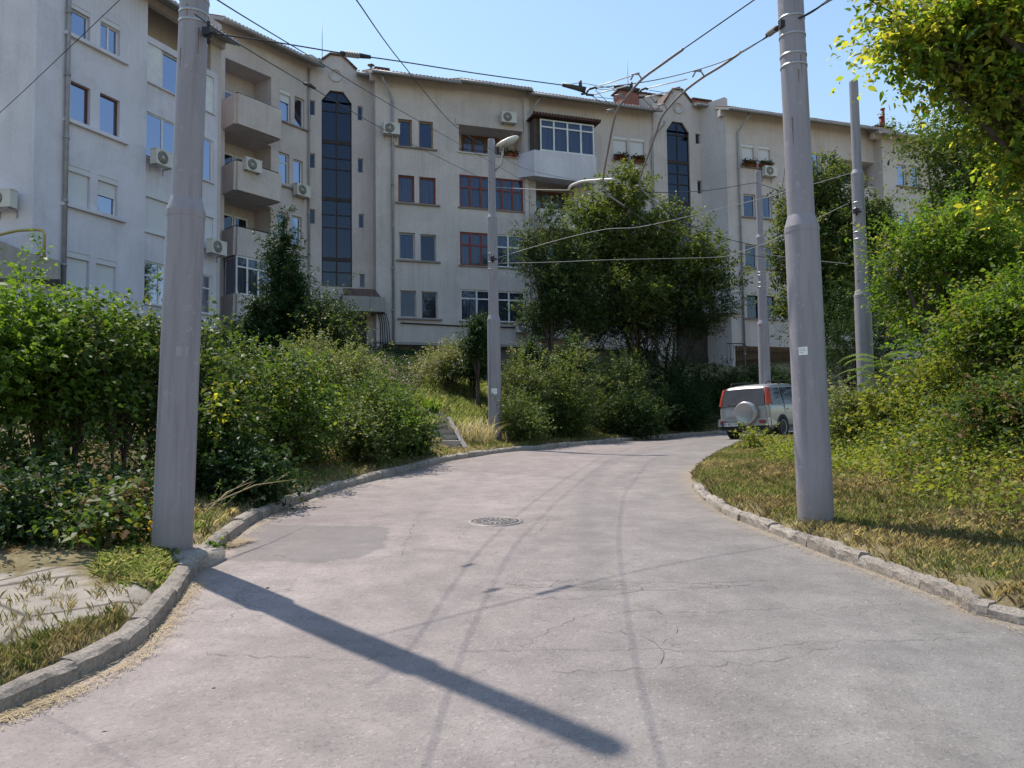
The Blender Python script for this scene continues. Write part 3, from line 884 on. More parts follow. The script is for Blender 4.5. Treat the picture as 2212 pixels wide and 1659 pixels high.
# end wall turning away to the left, with concrete entrance canopy
aL = PA.P(uA0, 0)
PE = Plane(aL.x - 9.0, aL.y + 1.2, 9.0, -1.2)
wall('end_wall', PE, 0.0, 9.08, zA0, zA1 + 0.6, [], 'plaster_white')
mb = MB()
c0 = at(-60, 540, 23.2); c1 = at(130, 588, 22.6)
q = [at(-70, 600, 23.9), at(129, 603, 23.9), at(129, 563, 23.9), at(60, 545, 23.9), at(-70, 493, 23.9)]
q2 = [Vector((min(a.x, -14.75) if i in (1, 2) else a.x, 25.6, a.z)) for i, a in enumerate(q)]
mb.add(q + q2, [(0, 1, 2, 3, 4), (9, 8, 7, 6, 5)] + [(i, (i + 5), (i + 1) % 5 + 5, (i + 1) % 5) for i in range(5)])
mb.build('entrance_canopy', 'concrete', block)
mb = MB(); y_ = 23.75
mb.tube([at(-20, 512, y_), at(20, 502, y_), at(40, 498, y_), at(78, 496, y_), at(92, 498, y_), at(96, 506, y_), at(95, 560, y_)], 0.045, 8); mb.build('gas_pipe', 'yellow_pipe', block)

# ---- section B: balconies
uB0, uBe = PB.u(476, 400), 0.0
zB0, zB1 = 3.0, PB.uz(600, 118)[1]
HB, WB = [], []
for (x0, x1, t, b, kw) in [
    (1332, 1385, 430, 575, dict(shut=0.28)), (1403, 1450, 466, 607, dict(back='curtain')),
    (1328, 1378, 728, 872, dict(rows=(0.7,), back='blind_blue')), (1397, 1443, 762, 905, dict(back='curtain')),
    (1322, 1370, 1010, 1150, dict(back='curtain')), (1390, 1437, 1030, 1170, dict(back=None)),
    (1320, 1366, 1290, 1430, dict()), (1386, 1434, 1310, 1440, dict())]:
    r = rect(PB, zx1, x0, x1, t, b); HB.append(hole(r)); WB.append((r, kw))
uq0, uq1 = PB.u(*zx1(1072, 450)), PB.u(*zx1(1292, 450))
# loggia openings: from parapet tops
par = []
for (tl, bl) in ((450, 590), (772, 905), (1085, 1215), (1402, 1545)):
    z1_ = PBB.uz(*zx1(1118, tl))[1]; z0_ = PBB.uz(*zx1(1118, bl))[1]; par.append((z0_, z1_))
tops = [PB.uz(*zx1(1075, 272))[1]] + [par[i][0] for i in range(3)]
for i in range(4):
    HB.append((uq0, uq1, par[i][0] + 0.12, tops[i] - 0.02, 1.25, 'plaster_cream'))
wall('wall', PB, uB0, 0.0, zB0, zB1, HB, 'plaster_cream')
for r, kw in WB: window(PB, *r, **kw)
for k in range(0, 8, 2): sill(PB, WB[k][0][0] - 0.12, WB[k + 1][0][1] + 0.15, min(WB[k][0][2], WB[k + 1][0][2]))
PBI = PB.shift(-1.25)
# side wall of section A returning to B
aR = PA.P(uA1, 0); bL = PB.P(uB0, 0)
PS = Plane(aR.x, aR.y, bL.x - aR.x, bL.y - aR.y)
slab(PA, uA1 - 0.35, uA1 + 0.25, zA0, zA1 + 1.0, -3.2, -0.18, 'plaster_cream', 'party_wall')
for i in range(4):
    z0_, z1_ = par[i]
    uw0 = uq0 + 0.15
    zf = z0_ + 0.14
    zt_ = min(tops[i] - 0.35, zf + 2.25)
    if i < 3:
        # back wall carries a window and a balcony door
        window(PBI, uw0, uw0 + 1.15, zf + 0.85, zt_, cols=1, inset=-0.07, fw=0.07, frame='frame_white', back=None, g='glass_dark')
        window(PBI, uw0 + 1.2, uw0 + 1.95, zf + 0.02, zt_, rows=(0.38, 0.66), inset=-0.07, fw=0.09, frame='frame_white', g='glass_dark', name='balcony_door')
    # balcony tray standing proud of the wall
    M = PB.M(); mb = MB()
    o1 = 1.0; ub0, ub1 = PBB.u(*zx1(1118, 500)), PBB.u(*zx1(1322, 560))
    th = 0.11
    # floor
    mb.add([PB.P(uq0, z0_, 0), PB.P(ub0, z0_, o1 - 0.1), PB.P(ub1, z0_, o1 - 0.1), PB.P(ub1 + 0.0, z0_, 0),
            PB.P(uq0, z0_ + 0.14, 0), PB.P(ub0, z0_ + 0.14, o1 - 0.1), PB.P(ub1, z0_ + 0.14, o1 - 0.1), PB.P(ub1, z0_ + 0.14, 0)],
           [(0, 1, 2, 3), (7, 6, 5, 4), (0, 4, 5, 1), (1, 5, 6, 2), (2, 6, 7, 3)])
    # parapet: left return, front, right return, leaning slightly outwards
    def panel(a, b, zb, zt2):
        (ua, oa), (ub, ob_) = a, b
        d = Vector((ub - ua, ob_ - oa)); nn = Vector((-d.y, d.x)).normalized() * th
        lo = [(ua, oa), (ub, ob_), (ub + nn.x, ob_ + nn.y), (ua + nn.x, oa + nn.y)]
        vs_ = [PB.P(x, zb, y) for x, y in lo] + [PB.P(x, zt2, y + 0.06 * (y > 0.3)) for x, y in lo]
        mb.add(vs_, [(0, 3, 2, 1), (4, 5, 6, 7), (0, 1, 5, 4), (1, 2, 6, 5), (2, 3, 7, 6), (3, 0, 4, 7)])
    panel((uq0, 0.0), (ub0, o1), z0_ - 0.02, z1_); panel((ub0, o1), (ub1 + 0.02, o1), z0_ - 0.02, z1_); panel((ub1 + 0.02, o1 - 0.003), (ub1 + 0.02, 0.0), z0_ - 0.02, z1_)
    bal = mb.build('balcony', 'plaster_cream', block)
    if i < 3:
        rl = MB(); rl.tube([PB.P(uq0, z1_ + 0.1, 0.05), PB.P(ub0 + 0.05, z1_ + 0.1, o1 - 0.02), PB.P(ub1, z1_ + 0.1, o1 - 0.02)], 0.02, 6)
        for k in range(5):
            uu = ub0 + 0.05 + (ub1 - ub0 - 0.1) * k / 4
            rl.tube([PB.P(uu, z1_ - 0.01, o1 - 0.02), PB.P(uu, z1_ + 0.1, o1 - 0.02)], 0.012, 5)
        ob = rl.build('railing', 'metal_dark', bal); ob.data.transform(Matrix.Translation(-Vector(block.location)))
    else:
        PX = PB.shift(o1 + 0.12)
        zt3 = par[2][0] - 0.03
        window(PX, ub0, ub1, z1_, zt3, cols=4, rows=(0.72,), back='curtain', inset=0.05, fw=0.07)
        PX2 = Plane(*(PB.P(uq0, 0)[:2]), *(PB.P(ub0, 0, o1 + 0.05) - PB.P(uq0, 0))[:2])
        window(PX2, 0.0, (PB.P(ub0, 0, o1) - PB.P(uq0, 0)).length, z1_, zt3, cols=1, inset=0.05, fw=0.07, g='glass_dark')
roof_run(PB, uB0 - 0.4, 0.35, zB1, over=0.65, rise=0.42)
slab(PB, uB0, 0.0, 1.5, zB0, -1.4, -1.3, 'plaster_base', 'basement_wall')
u_ = PB.u(*zx1(1466, 700)); downpipe(PB, None, zx1(1466, 700), zB0, zB1, 0.1, r=0.05)

# ---- section C: stair tower with gable
def stair_tower(P, pxl, pxr, f, gx0, gx1, gtop, gbot, smalls, apex, gl_, gr_, circ, zbase, zl, zr):
    u0, u1 = P.u(*pxl), P.u(*pxr)
    g0, g1 = P.u(*f(gx0, (gtop + gbot) / 2)), P.u(*f(gx1, (gtop + gbot) / 2))
    gc = (g0 + g1) / 2
    zt, zb = P.uz(*f((gx0 + gx1) / 2, gtop))[1], P.uz(*f((gx0 + gx1) / 2, gbot))[1]
    zch = zt - 0.55
    holes = [(g0, g1, zb, zch, 0.9, 'interior')]
    ws = []
    for s_ in smalls:
        r = rect(P, f, *s_); holes.append(hole(r, 0.4)); ws.append(r)
    zE = min(zl, zr)
    wall('stair_tower_wall', P, u0, u1, zbase, zch, holes, 'plaster_cream')
    # head of the wall: chamfered top of the glazing and the gable above
    ua = P.u(*f(*apex)); za = P.uz(*f(*apex))[1]
    a0 = P.u(*f(*gl_)); a1 = P.u(*f(*gr_)); z_l = P.uz(*f(*gl_))[1]; z_r = P.uz(*f(*gr_))[1]
    cw = (g1 - g0) * 0.28
    mb = MB()
    for back_, rev in ((0.0, False), (-0.5, True)):
        pts = [(u0, zch), (g0, zch), (g0 + cw, zt), (g1 - cw, zt), (g1, zch), (u1, zch), (u1, zE - 0.02), (a1, zE - 0.02), (a1, z_r), (ua + 0.25, za - 0.02), (ua, za), (ua - 0.25, za - 0.02), (a0, z_l), (a0, zE), (u0, zE)]
        k = len(mb.v)
        # split into quads left and right of the glazing
        polys = [[(u0, zch), (g0, zch), (g0, zE), (u0, zE)], [(g0, zch), (g0 + cw, zt), (g0 + cw, zE), (g0, zE)], [(g0 + cw, zt), (g1 - cw, zt), (g1 - cw, zE), (g0 + cw, zE)],
                 [(g1 - cw, zt), (g1, zch), (g1, zE), (g1 - cw, zE)], [(g1, zch), (u1, zch), (u1, zE), (g1, zE)],
                 [(a0, zE), (a1, zE), (a1, z_r), (ua + 0.3, za), (ua - 0.3, za), (a0, z_l)]]
        for pl in polys:
            vs_ = [P.P(x, z_, back_) for x, z_ in pl]
            mb.add(vs_, [tuple(range(len(vs_)))[::-1] if rev else tuple(range(len(vs_)))])
    edge = [(a0, zE), (a0, z_l), (ua - 0.3, za), (ua + 0.3, za), (a1, z_r), (a1, zE)]
    for i in range(len(edge) - 1):
        (x0, z0_), (x1, z1_) = edge[i], edge[i + 1]
        mb.add([P.P(x0, z0_, 0), P.P(x0, z0_, -0.5), P.P(x1, z1_, -0.5), P.P(x1, z1_, 0)], [(3, 2, 1, 0)])
    for (x0, z0_), (x1, z1_) in zip([(g0, zch), (g0 + cw, zt), (g1 - cw, zt)], [(g0 + cw, zt), (g1 - cw, zt), (g1, zch)]):
        mb.add([P.P(x0, z0_, 0), P.P(x0, z0_, -0.9), P.P(x1, z1_, -0.9), P.P(x1, z1_, 0)], [(0, 1, 2, 3)])
    mb.add([P.P(g0, zch, -0.9), P.P(g1, zch, -0.9), P.P(g1 - cw, zt, -0.9), P.P(g0 + cw, zt, -0.9)], [(0, 1, 2, 3)], 1)
    mb.build('gable', ['plaster_cream', 'interior'], block)
    # coping
    cp = MB()
    for i in (1, 2, 3):
        (x0, z0_), (x1, z1_) = edge[i], edge[i + 1]
        cp.tube([P.P(x0, z0_ + 0.03, 0.06), P.P(x1, z1_ + 0.03, 0.06)], 0.06, 6)
        cp.add([P.P(x0, z0_ + 0.05, 0.1), P.P(x1, z1_ + 0.05, 0.1), P.P(x1, z1_ + 0.05, -3.5), P.P(x0, z0_ + 0.05, -3.5), P.P(x0, z0_ + 0.0, 0.1), P.P(x1, z1_ + 0.0, 0.1), P.P(x1, z1_ + 0.0, -3.5), P.P(x0, z0_ + 0.0, -3.5)],
               [(0, 1, 2, 3), (7, 6, 5, 4), (4, 5, 1, 0), (5, 6, 2, 1), (6, 7, 3, 2), (7, 4, 0, 3)])
    cp.build('gable_roof', 'tile', block)
    cu, cz = P.uz(*f(*circ))
    c2 = MB(); prof = [(0.30, 0.0), (0.30, 0.05), (0.36, 0.05), (0.36, 0.0)]
    Mx = Matrix(((P.d.x, 0, P.n.x, 0), (P.d.y, 0, P.n.y, 0), (0, 1, 0, 0), (0, 0, 0, 1)))
    Mx = Matrix.Translation(P.P(cu, cz, 0.0)) @ Mx
    c2.lathe([(0.0, 0.02), (0.27, 0.02), (0.27, 0.06), (0.34, 0.06), (0.34, 0.0)], 28, Mx, cap=False)
    c2.build('gable_medallion', 'plaster_cream', block)
    # glazing: dark frames, storey bands
    fr = MB(); M = P.M(); ins = 0.1; fw = 0.05
    def bx(a, b, c, d, e=0.0): fr.box((a, -ins - 0.06 - e, c), (b, -ins + e, d), M)
    bx(g0, g0 + fw, zb, zch); bx(g1 - fw, g1, zb, zch); bx(gc - 0.035, gc + 0.035, zb, zt - 0.02, 0.003)
    H_ = zt - zb
    bars = [(x, t_) for x, t_ in gl_bars]
    for fz, t_ in gl_bars:
        z_ = zt - H_ * fz
        bx(g0 + fw, g1 - fw, z_ - t_ / 2, z_ + t_ / 2, 0.006)
    for (x0, z0_), (x1, z1_) in zip([(g0, zch), (g0 + cw, zt), (g1 - cw, zt)], [(g0 + cw, zt), (g1 - cw, zt), (g1, zch)]):
        fr.tube([P.P(x0, z0_ - 0.03, -ins - 0.03), P.P(x1, z1_ - 0.03, -ins - 0.03)], 0.04, 4)
    w = fr.build('stair_window', 'frame_dark', block)
    pn = MB()
    for o_ in (-ins - 0.03, -ins - 0.036):
        pn.add([P.P(g0, zb, o_), P.P(g1, zb, o_), P.P(g1, zch, o_), P.P(g1 - cw, zt, o_), P.P(g0 + cw, zt, o_), P.P(g0, zch, o_)], [(0, 1, 2, 3, 4, 5)])
    ob = pn.build('pane', 'glass_dark', w); ob.data.transform(Matrix.Translation(-Vector(block.location)))
    for r in ws: window(P, *r, frame='frame_grey', inset=0.1, fw=0.04, g='glass_dark')
    return u0, u1
gl_bars = [(0.105, 0.05), (0.262, 0.2), (0.345, 0.05), (0.402, 0.05), (0.555, 0.2), (0.635, 0.05), (0.70, 0.05), (0.86, 0.2), (0.925, 0.05)]
zC_l = PC.uz(*zx2(105, 215))[1]
zC_r = PC.uz(*zx2(390, 245))[1]
stair_tower(PC, (664, 400), (806, 400), zx2, 166, 310, 336, 1268,
            [(108, 135, 380, 450), (108, 135, 632, 702), (107, 135, 898, 968), (337, 362, 408, 475), (338, 364, 657, 724), (342, 368, 922, 988), (347, 372, 1207, 1273)],
            (235, 166), (163, 193), (333, 238), (233, 262), 3.0, zC_l, zC_r)
roof_run(PC, PC.u(*zx2(105, 215)) - 0.4, PC.u(*zx2(158, 200)), zC_l, over=0.5, depth=2.5, rise=0.3)
roof_run(PC, PC.u(*zx2(330, 240)), PC.u(*zx2(405, 250)) + 0.1, zC_l - 0.35, over=0.5, depth=2.5, rise=0.3)
# entrance canopy of tower C
PCc = PC.shift(1.4)
r = rect(PCc, lambda a, b: (a, b), 745, 832, 640, 672)
slab(PC, PCc.u(740, 650), PCc.u(832, 655), r[2], r[3], 0.0, 1.4, 'concrete', 'entrance_canopy')
mb = MB(); mb.box((PCc.u(738, 650), -0.0, r[3] + 0.003), (PCc.u(824, 655), 1.35, r[3] + 0.42), PC.M(), taper=0.28); mb.build('canopy_roof', 'tile', block)
slab(PC, PCc.u(760, 650), PCc.u(800, 655), 3.0, r[2], 0.02, 0.1, 'frame_dark', 'entrance_door')
# side return from tower C to the main front
slab(L0, L0.u(812, 500), L0.u(812, 500) + 0.3, 3.0, PC.uz(*zx2(400, 275))[1], -1.2, -0.003, 'plaster_cream', 'return_wall')

# ---- section D and E on the main line
zD0 = L0.uz(1000, 742)[1]
zD1 = L0.uz(*zx2(700, 318))[1]
uD0, uD1 = L0.u(812, 500), L0.u(*zx2(1133, 900))
uDl = L0.u(*zx2(808, 800))
HD, WD = [], []
for (x0, x1, t, b, kw) in [
    (530, 597, 470, 600, dict(frame='frame_ochre', back='blind_blue', fw=0.08)), (629, 697, 480, 608, dict(frame='frame_ochre', back='blind_blue', fw=0.08)),
    (531, 608, 737, 867, dict(frame='frame_red', back='curtain', fw=0.08)), (631, 710, 747, 876, dict(frame='frame_red', back='curtain', fw=0.08)),
    (535, 611, 1010, 1138, dict(frame='frame_grey', back='blind_blue', fw=0.08)), (636, 712, 1019, 1147, dict(frame='frame_grey', back=None, fw=0.06)),
    (541, 617, 1286, 1413, dict(frame='frame_grey', back='blind_brown', fw=0.06)), (642, 718, 1291, 1421, dict(frame='frame_grey', back='blind_brown', fw=0.06))]:
    r = rect(L0, zx2, x0, x1, t, b); HD.append(hole(r)); WD.append((r, kw))
ul0, ul1 = L0.u(*zx2(822, 800)), L0.u(*zx2(1126, 800))
lz = []
for (t, b) in ((505, 632), (740, 893), (1010, 1168), (1283, 1432)):
    lz.append((L0.uz(*zx2(900, b))[1], L0.uz(*zx2(900, t))[1]))
for i, (a, b) in enumerate(lz): HD.append((ul0, ul1, a, b, 1.3 if i == 0 else 0.9, 'plaster_cream' if i == 0 else 'interior'))
# E windows
uE1 = L0.u(*zx3(1090, 800))
WE = []
for (x0, x1, t, b, kw) in [(820, 915, 782, 945, dict(shut=0.68)), (937, 1030, 793, 960, dict(shut=0.68))]:
    r = rect(L0, zx3, x0, x1, t, b); WE.append((r, kw))
dz = (WD[0][0][2] - WD[6][0][2]) / 3
for k in (1, 2, 3):
    for (r, kw) in WE[:2]: WE.append(((r[0], r[1], r[2] - dz * k, r[3] - dz * k), dict(frame='frame_white' if k != 2 else 'frame_red', back='curtain')))
for r, kw in WE: HD.append(hole(r))
# E loggia openings behind the projecting bay
ue0, ue1 = L0.u(*zx3(300, 1200)), L0.u(*zx3(560, 1200))
ez = []
bz1 = PBAY.uz(*zx3(500, 895))[1]; bz0 = PBAY.uz(*zx3(500, 1080))[1]; bzt = PBAY.uz(*zx3(500, 683))[1]
for k in range(4):
    ez.append((bz1 - dz * k, bzt - dz * k))
wall('wall', L0, uD0 + 0.003, uE1, zD0, zD1, HD + [(ue0, ue1, ez[k][0] - 0.9, ez[k][1], 1.1, 'plaster_cream') for k in range(1, 4)], 'plaster_cream')
for r, kw in WD + WE: window(L0, *r, **kw)
for k in range(0, 8, 2): sill(L0, WD[k][0][0] - 0.15, WD[k + 1][0][1] + 0.2, min(WD[k][0][2], WD[k + 1][0][2]))
for k in range(0, 8, 2): sill(L0, WE[k][0][0] - 0.1, WE[k + 1][0][1] + 0.15, min(WE[k][0][2], WE[k + 1][0][2]))
# D loggias
LB = L0.shift(-1.3)
window(LB, LB.u(*zx2(832, 590)), LB.u(*zx2(1010, 600)), lz[0][0] + 0.05, LB.uz(*zx2(920, 556))[1], frame='frame_brown', colfr=[0.3, 0.62], inset=-0.07, fw=0.12, back=None, g='glass')
window(L0, ul0, ul1, *lz[1], frame='frame_red', cols=6, rows=(0.62,), inset=0.06, fw=0.07, back='curtain')
um = ul0 + (ul1 - ul0) * 0.5
window(L0, ul0, um, *lz[2], frame='frame_red', cols=3, rows=(0.62,), inset=0.06, fw=0.085, back='curtain')
window(L0, um, ul1, *lz[2], frame='frame_white', cols=2, rows=(0.62,), inset=0.06, fw=0.07, back='curtain')
window(L0, ul0, ul1, *lz[3], frame='frame_white', cols=4, rows=(0.72,), inset=0.06, fw=0.07, back='curtain')
for a, b in lz: sill(L0, ul0 - 0.08, ul1 + 0.08, a, 'sill_stone' if a != lz[0][0] else 'plaster_cream', 0.07, 0.07)
mb = MB(); mb.tube([L0.P(ul0, lz[0][0] + 0.14, 0.02), L0.P(ul1, lz[0][0] + 0.14, 0.02)], 0.018, 6)
for k in range(7): uu = ul0 + 0.05 + (ul1 - ul0 - 0.1) * k / 6; mb.tube([L0.P(uu, lz[0][0] - 0.01, 0.02), L0.P(uu, lz[0][0] + 0.14, 0.02)], 0.012, 5)
mb.build('railing', 'metal_dark', block)
slab(L0, uDl, uD1 - 0.05, lz[0][1], lz[0][1] + 0.32, 0.003, 0.06, 'plaster_cream', 'lintel')
# dark recessed basement
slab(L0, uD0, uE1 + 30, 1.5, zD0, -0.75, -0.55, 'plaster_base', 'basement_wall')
slab(L0, uD0 + 1.6, uD0 + 2.6, zD0 - 1.9, zD0 - 0.7, -0.56, -0.50, 'frame_dark', 'basement_door')
slab(L0, uD0, uE1, zD0 - 0.12, zD0 - 0.003, -0.56, -0.003, 'concrete', 'floor_slab')
mb = MB(); mb.tube([L0.P(uD0 + 1.2, L0.uz(*zx2(520, 1440))[1], 0.05), L0.P(uDl, L0.uz(*zx2(520, 1440))[1] - 0.06, 0.05), L0.P(uD1, L0.uz(*zx2(520, 1440))[1] - 0.05, 0.05)], 0.035, 6); mb.build('facade_cable', 'metal_dark', block)
mb = MB()
for k in range(5):
    o_ = 0.06 + 0.05 * k; ux = L0.u(*zx2(445 + 9 * k, 1500))
    mb.tube([L0.P(ux - 0.4 - 0.1 * k, zD0 + 1.55, 0.2), L0.P(ux - 0.1, zD0 + 1.35, 0.15), L0.P(ux, zD0 + 0.9, o_), L0.P(ux + 0.03 * k, zD0 - 1.0, o_)], 0.022, 6)
mb.build('cable_bundle', 'wire_black', block)
roof_run(L0, uD0 - 0.25, uDl + 0.05, zD1, over=0.75, rise=0.42)
roof_run(L0, uDl + 0.053, uD1 + 0.2, zD1 + 0.13, over=0.75, rise=0.42)
roof_run(L0, uD1 + 0.21, uE1 + 0.1, zD1 - 0.06, over=0.75, rise=0.42)
downpipe(L0, None, zx2(503, 900), zD0 - 1.6, zD1, 0.1, bend=-0.55, r=0.06)
downpipe(L0, None, zx2(1151, 900), zD0 - 1.6, zD1, 0.12, bend=0.5, r=0.055)
downpipe(L0, None, zx3(1078, 950), zD0 - 1.6, zD1 - 0.5, 0.1, bend=0.55, r=0.055)
slab(L0, uD1 - 0.02, uD1 + 0.28, zD0, zD1 - 0.004, 0.003, 0.16, 'plaster_cream', 'pilaster')
# projecting bay E, top floor glazed, wooden cheek, shed roof
b0, b1 = PBAY.u(*zx3(328, 770)), PBAY.u(*zx3(692, 790))
MBAY = L0.M()
mb = MB()
zq = bz1
lo = bz0
vs_ = [L0.P(b0 - 0.9, lo + 0.25, 0.003), L0.P(b0 - 0.35, lo + 0.1, 1.0), L0.P(b1 + 0.1, lo, 1.0), L0.P(b1 + 0.1, lo, 0.003),
       L0.P(b0 - 0.9, zq, 0.003), L0.P(b0 - 0.35, zq, 1.0), L0.P(b1 + 0.1, zq, 1.0), L0.P(b1 + 0.1, zq, 0.003)]
mb.add(vs_, [(3, 2, 1, 0), (4, 5, 6, 7), (0, 1, 5, 4), (1, 2, 6, 5), (2, 3, 7, 6)])
mb.build('balcony', 'plaster_white', block)
slab(L0, b0 - 0.28, b1 + 0.08, zq + 0.003, bzt + 0.05, 0.04, 0.80, 'wood_dark', 'bay_cheek')
window(PBAY, b0, b1, zq, bzt, frame='frame_white', cols=4, rows=(0.76,), inset=0.0, fw=0.075, back='curtain', g='glass')
mb = MB(); mb.box((b0 - 0.45, 0.0, bzt + 0.1), (b1 + 0.3, 1.25, bzt + 0.17), MBAY)
k = 0
uu = b0 - 0.45
while uu < b1 + 0.25:
    mb.box((uu, 1.13, bzt + 0.175), (uu + 0.1, 1.28, bzt + 0.24), MBAY); uu += 0.17
mb.build('shed_roof', 'shed_felt', block)
# lower loggias of E with parapets and red window
for k in range(1, 4):
    zp = ez[k][0] - 0.15
    mb = MB(); mb.box((ue0 - 0.12, 0.0, zp - 1.0), (ue1 + 0.15, 0.9, zp), MBAY); mb.build('balcony', 'plaster_cream', block)
    rl = MB(); rl.tube([L0.P(ue0 - 0.1, zp - 0.1, 0.0), L0.P(ue0 - 0.1, zp + 0.1, 0.45), L0.P(ue0, zp + 0.1, 0.86), L0.P(ue1, zp + 0.1, 0.86)], 0.022, 6); rl.build('railing', 'metal_dark', block)
    window(L0.shift(-1.1), ue0 + 0.1, ue1 - 0.1, zp - 0.2, ez[k][1] - 0.3, frame='frame_brown', cols=3, inset=-0.07, fw=0.1, g='glass', back='blind_blue')

# ---- section F: second stair tower
zF_l = PF.uz(*zx3(1120, 640))[1]; zF_r = PF.uz(*zx3(1400, 600))[1]
gl_bars = [(0.10, 0.05), (0.31, 0.2), (0.40, 0.05), (0.48, 0.05), (0.62, 0.2), (0.72, 0.05), (0.85, 0.2)]
PF2 = L0.shift(0.05)
stair_tower(PF2, zx3(1092, 900), (1519, 500), zx3, 1190, 1342, 686, 1560,
            [(1376, 1408, 752, 832), (1390, 1420, 1080, 1168), (1392, 1422, 1420, 1500)], (1252, 467), (1160, 560), (1352, 560), (1257, 590), zD0 - 2, zF_r, zF_r)
uF1 = PF2.u(1519, 500)
roof_run(PF2, PF2.u(*zx3(1355, 580)), PF2.u(*zx3(1500, 600)), zF_r, over=0.4, depth=2.5, rise=0.2)
uG0 = PG.u(1574, 500)
gq = PG.P(uG0, 0); fq = PF2.P(uF1, 0)
PSd = Plane(fq.x, fq.y, gq.x - fq.x, gq.y - fq.y)
wall('return_wall', PSd, 0.0, (Vector((gq.x, gq.y)) - Vector((fq.x, fq.y))).length, zD0 - 2, zF_r + 0.2, [], 'plaster_cream')
# entrance of tower F
PFc = PF2.shift(1.6)
ca, cb = PFc.u(1480, 680), PFc.u(1602, 690)
cz1, cz0 = PFc.uz(1590, 655)[1], PFc.uz(1590, 678)[1]
slab(PF2, ca, cb, cz0, cz1, 0.0, 1.6, 'concrete', 'entrance_canopy')
slab(PF2, PF2.u(1462, 760), PF2.u(1530, 760), zD0 - 1.9, cz0 - 0.1, 0.01, 0.07, 'frame_dark', 'entrance_door')
slab(PF2, PF2.u(1540, 760), PF2.u(1580, 760), PF2.uz(1560, 745)[1], PF2.uz(1560, 712)[1], 0.01, 0.09, 'wood_dark', 'letterbox_board')

# ---- section G and H
zG1 = PG.uz(*zx3(1800, 672))[1]
zG0 = PG.uz(1620, 748)[1]
HG, WG = [], []
r1 = rect(PG, zx3, 1690, 1770, 835, 987); r2 = rect(PG, zx3, 1800, 1880, 848, 993)
for k in range(4):
    for (r, kw) in ((r1, dict(shut=0.62 if k == 0 else 0.02)), (r2, dict(shut=0.62 if k == 0 else 0.02))):
        rr = (r[0], r[1], r[2] - dz * k, r[3] - dz * k)
        kw2 = dict(kw) if k == 0 else dict(back='curtain' if k != 3 else None)
        if k == 3: kw2['frame'] = 'frame_dark'
        HG.append(hole(rr)); WG.append((rr, kw2))
uGx = PG.u(*zx4(835, 400))
rG = rect(PG, zx4, 498, 556, 318, 420); 
lgA, lgB = PG.u(*zx4(600, 430)), PG.u(*zx4(815, 430))
for k in range(4):
    HG.append(hole((rG[0], rG[1], rG[2] - dz * k, rG[3] - dz * k))); WG.append(((rG[0], rG[1], rG[2] - dz * k, rG[3] - dz * k), dict(cols=2, back='curtain')))
    zt_ = PG.uz(*zx4(680, 350))[1] - dz * k; zb_ = PG.uz(*zx4(680, 462))[1] - dz * k
    HG.append((lgA, lgB, zb_, zt_, 1.4, 'plaster_cream'))
wall('wall', PG, uG0, uGx, zG0, zG1, HG, 'plaster_cream')
for r, kw in WG: window(PG, *r, **kw)
for k in range(4):
    sill(PG, r1[0] - 0.15, r2[1] + 0.2, min(r1[2], r2[2]) - dz * k)
    zb_ = PG.uz(*zx4(680, 462))[1] - dz * k
    window(PG.shift(-1.4), lgA + 0.4, lgA + 1.5, zb_ + 0.05, zb_ + 1.1, cols=2, inset=-0.07, g='glass_dark')
    window(PG.shift(-1.4), lgB - 1.5, lgB - 0.8, zb_ - 0.1 + 0.1, zb_ + 1.35, cols=1, inset=-0.07, g='glass_dark', frame='frame_brown')
    sill(PG, lgA - 0.05, lgB + 0.05, zb_, 'plaster_cream', 0.06, 0.08)
PH = PG.shift(0.6)
uH0, uH1 = PH.u(*zx4(838, 400)), PH.u(*zx4(1045, 420)) + 6
HH, WH = [], []
r1 = rect(PH, zx4, 903, 945, 372, 468); r2 = rect(PH, zx4, 963, 1003, 380, 475)
for k in range(4):
    for r in (r1, r2):
        rr = (r[0], r[1], r[2] - dz * k, r[3] - dz * k); HH.append(hole(rr)); WH.append(rr)
wall('wall', PH, uH0, uH1, zG0 - 1, PH.uz(*zx4(900, 262))[1], HH, 'plaster_cream', deep=1.2)
for r in WH: window(PH, *r, back='blind_blue')
for k in range(4): sill(PH, r1[0] - 0.1, r2[1] + 0.15, min(r1[2], r2[2]) - dz * k)
roof_run(PG, uG0 - 0.3, uGx + 0.3, zG1, over=0.75, rise=0.42)
roof_run(PH, uH0 - 0.6, uH1 + 0.3, PH.uz(*zx4(900, 262))[1], over=0.6, rise=0.42)
downpipe(PG, None, zx3(1662, 1000), zG0 - 1.5, zG1, 0.1, bend=0.4, r=0.055)
# chimneys
def chimney(P, px0, px1, top, bot, back, f=lambda a, b: (a, b), mat='brick', cap=True, d=0.7, side_mat=None):
    Q = P.shift(-back)
    a, b = Q.u(*f(px0, (top + bot) / 2)), Q.u(*f(px1, (top + bot) / 2)); z1_, z0_ = Q.uz(*f((px0 + px1) / 2, top))[1], Q.uz(*f((px0 + px1) / 2, bot))[1]
    mb = MB(); mb.box((a, -d, z0_ - 0.8), (b, 0, z1_), Q.M()); c = mb.build('chimney', mat, block)
    if cap:
        m2 = MB(); m2.box((a - 0.12, -d - 0.12, z1_), (b + 0.12, 0.12, z1_ + 0.07), Q.M()); ob = m2.build('chimney_cap', 'tile', c); ob.data.transform(Matrix.Translation(-Vector(block.location)))
    return Q, a, b, z1_
chimney(PC, 428, 478, 233, 285, 1.2, zx2)
chimney(PC, 1345, 1378, 195, 240, -0.4 + 2.0)
chimney(L0, 875, 995, 470, 610, 1.6, zx3, d=1.0)
chimney(L0, 990, 1150, 502, 625, 1.9, zx3, mat='plaster_cream', d=1.4)
chimney(L0, 1362, 1470, 540, 565, 2.0, zx3)
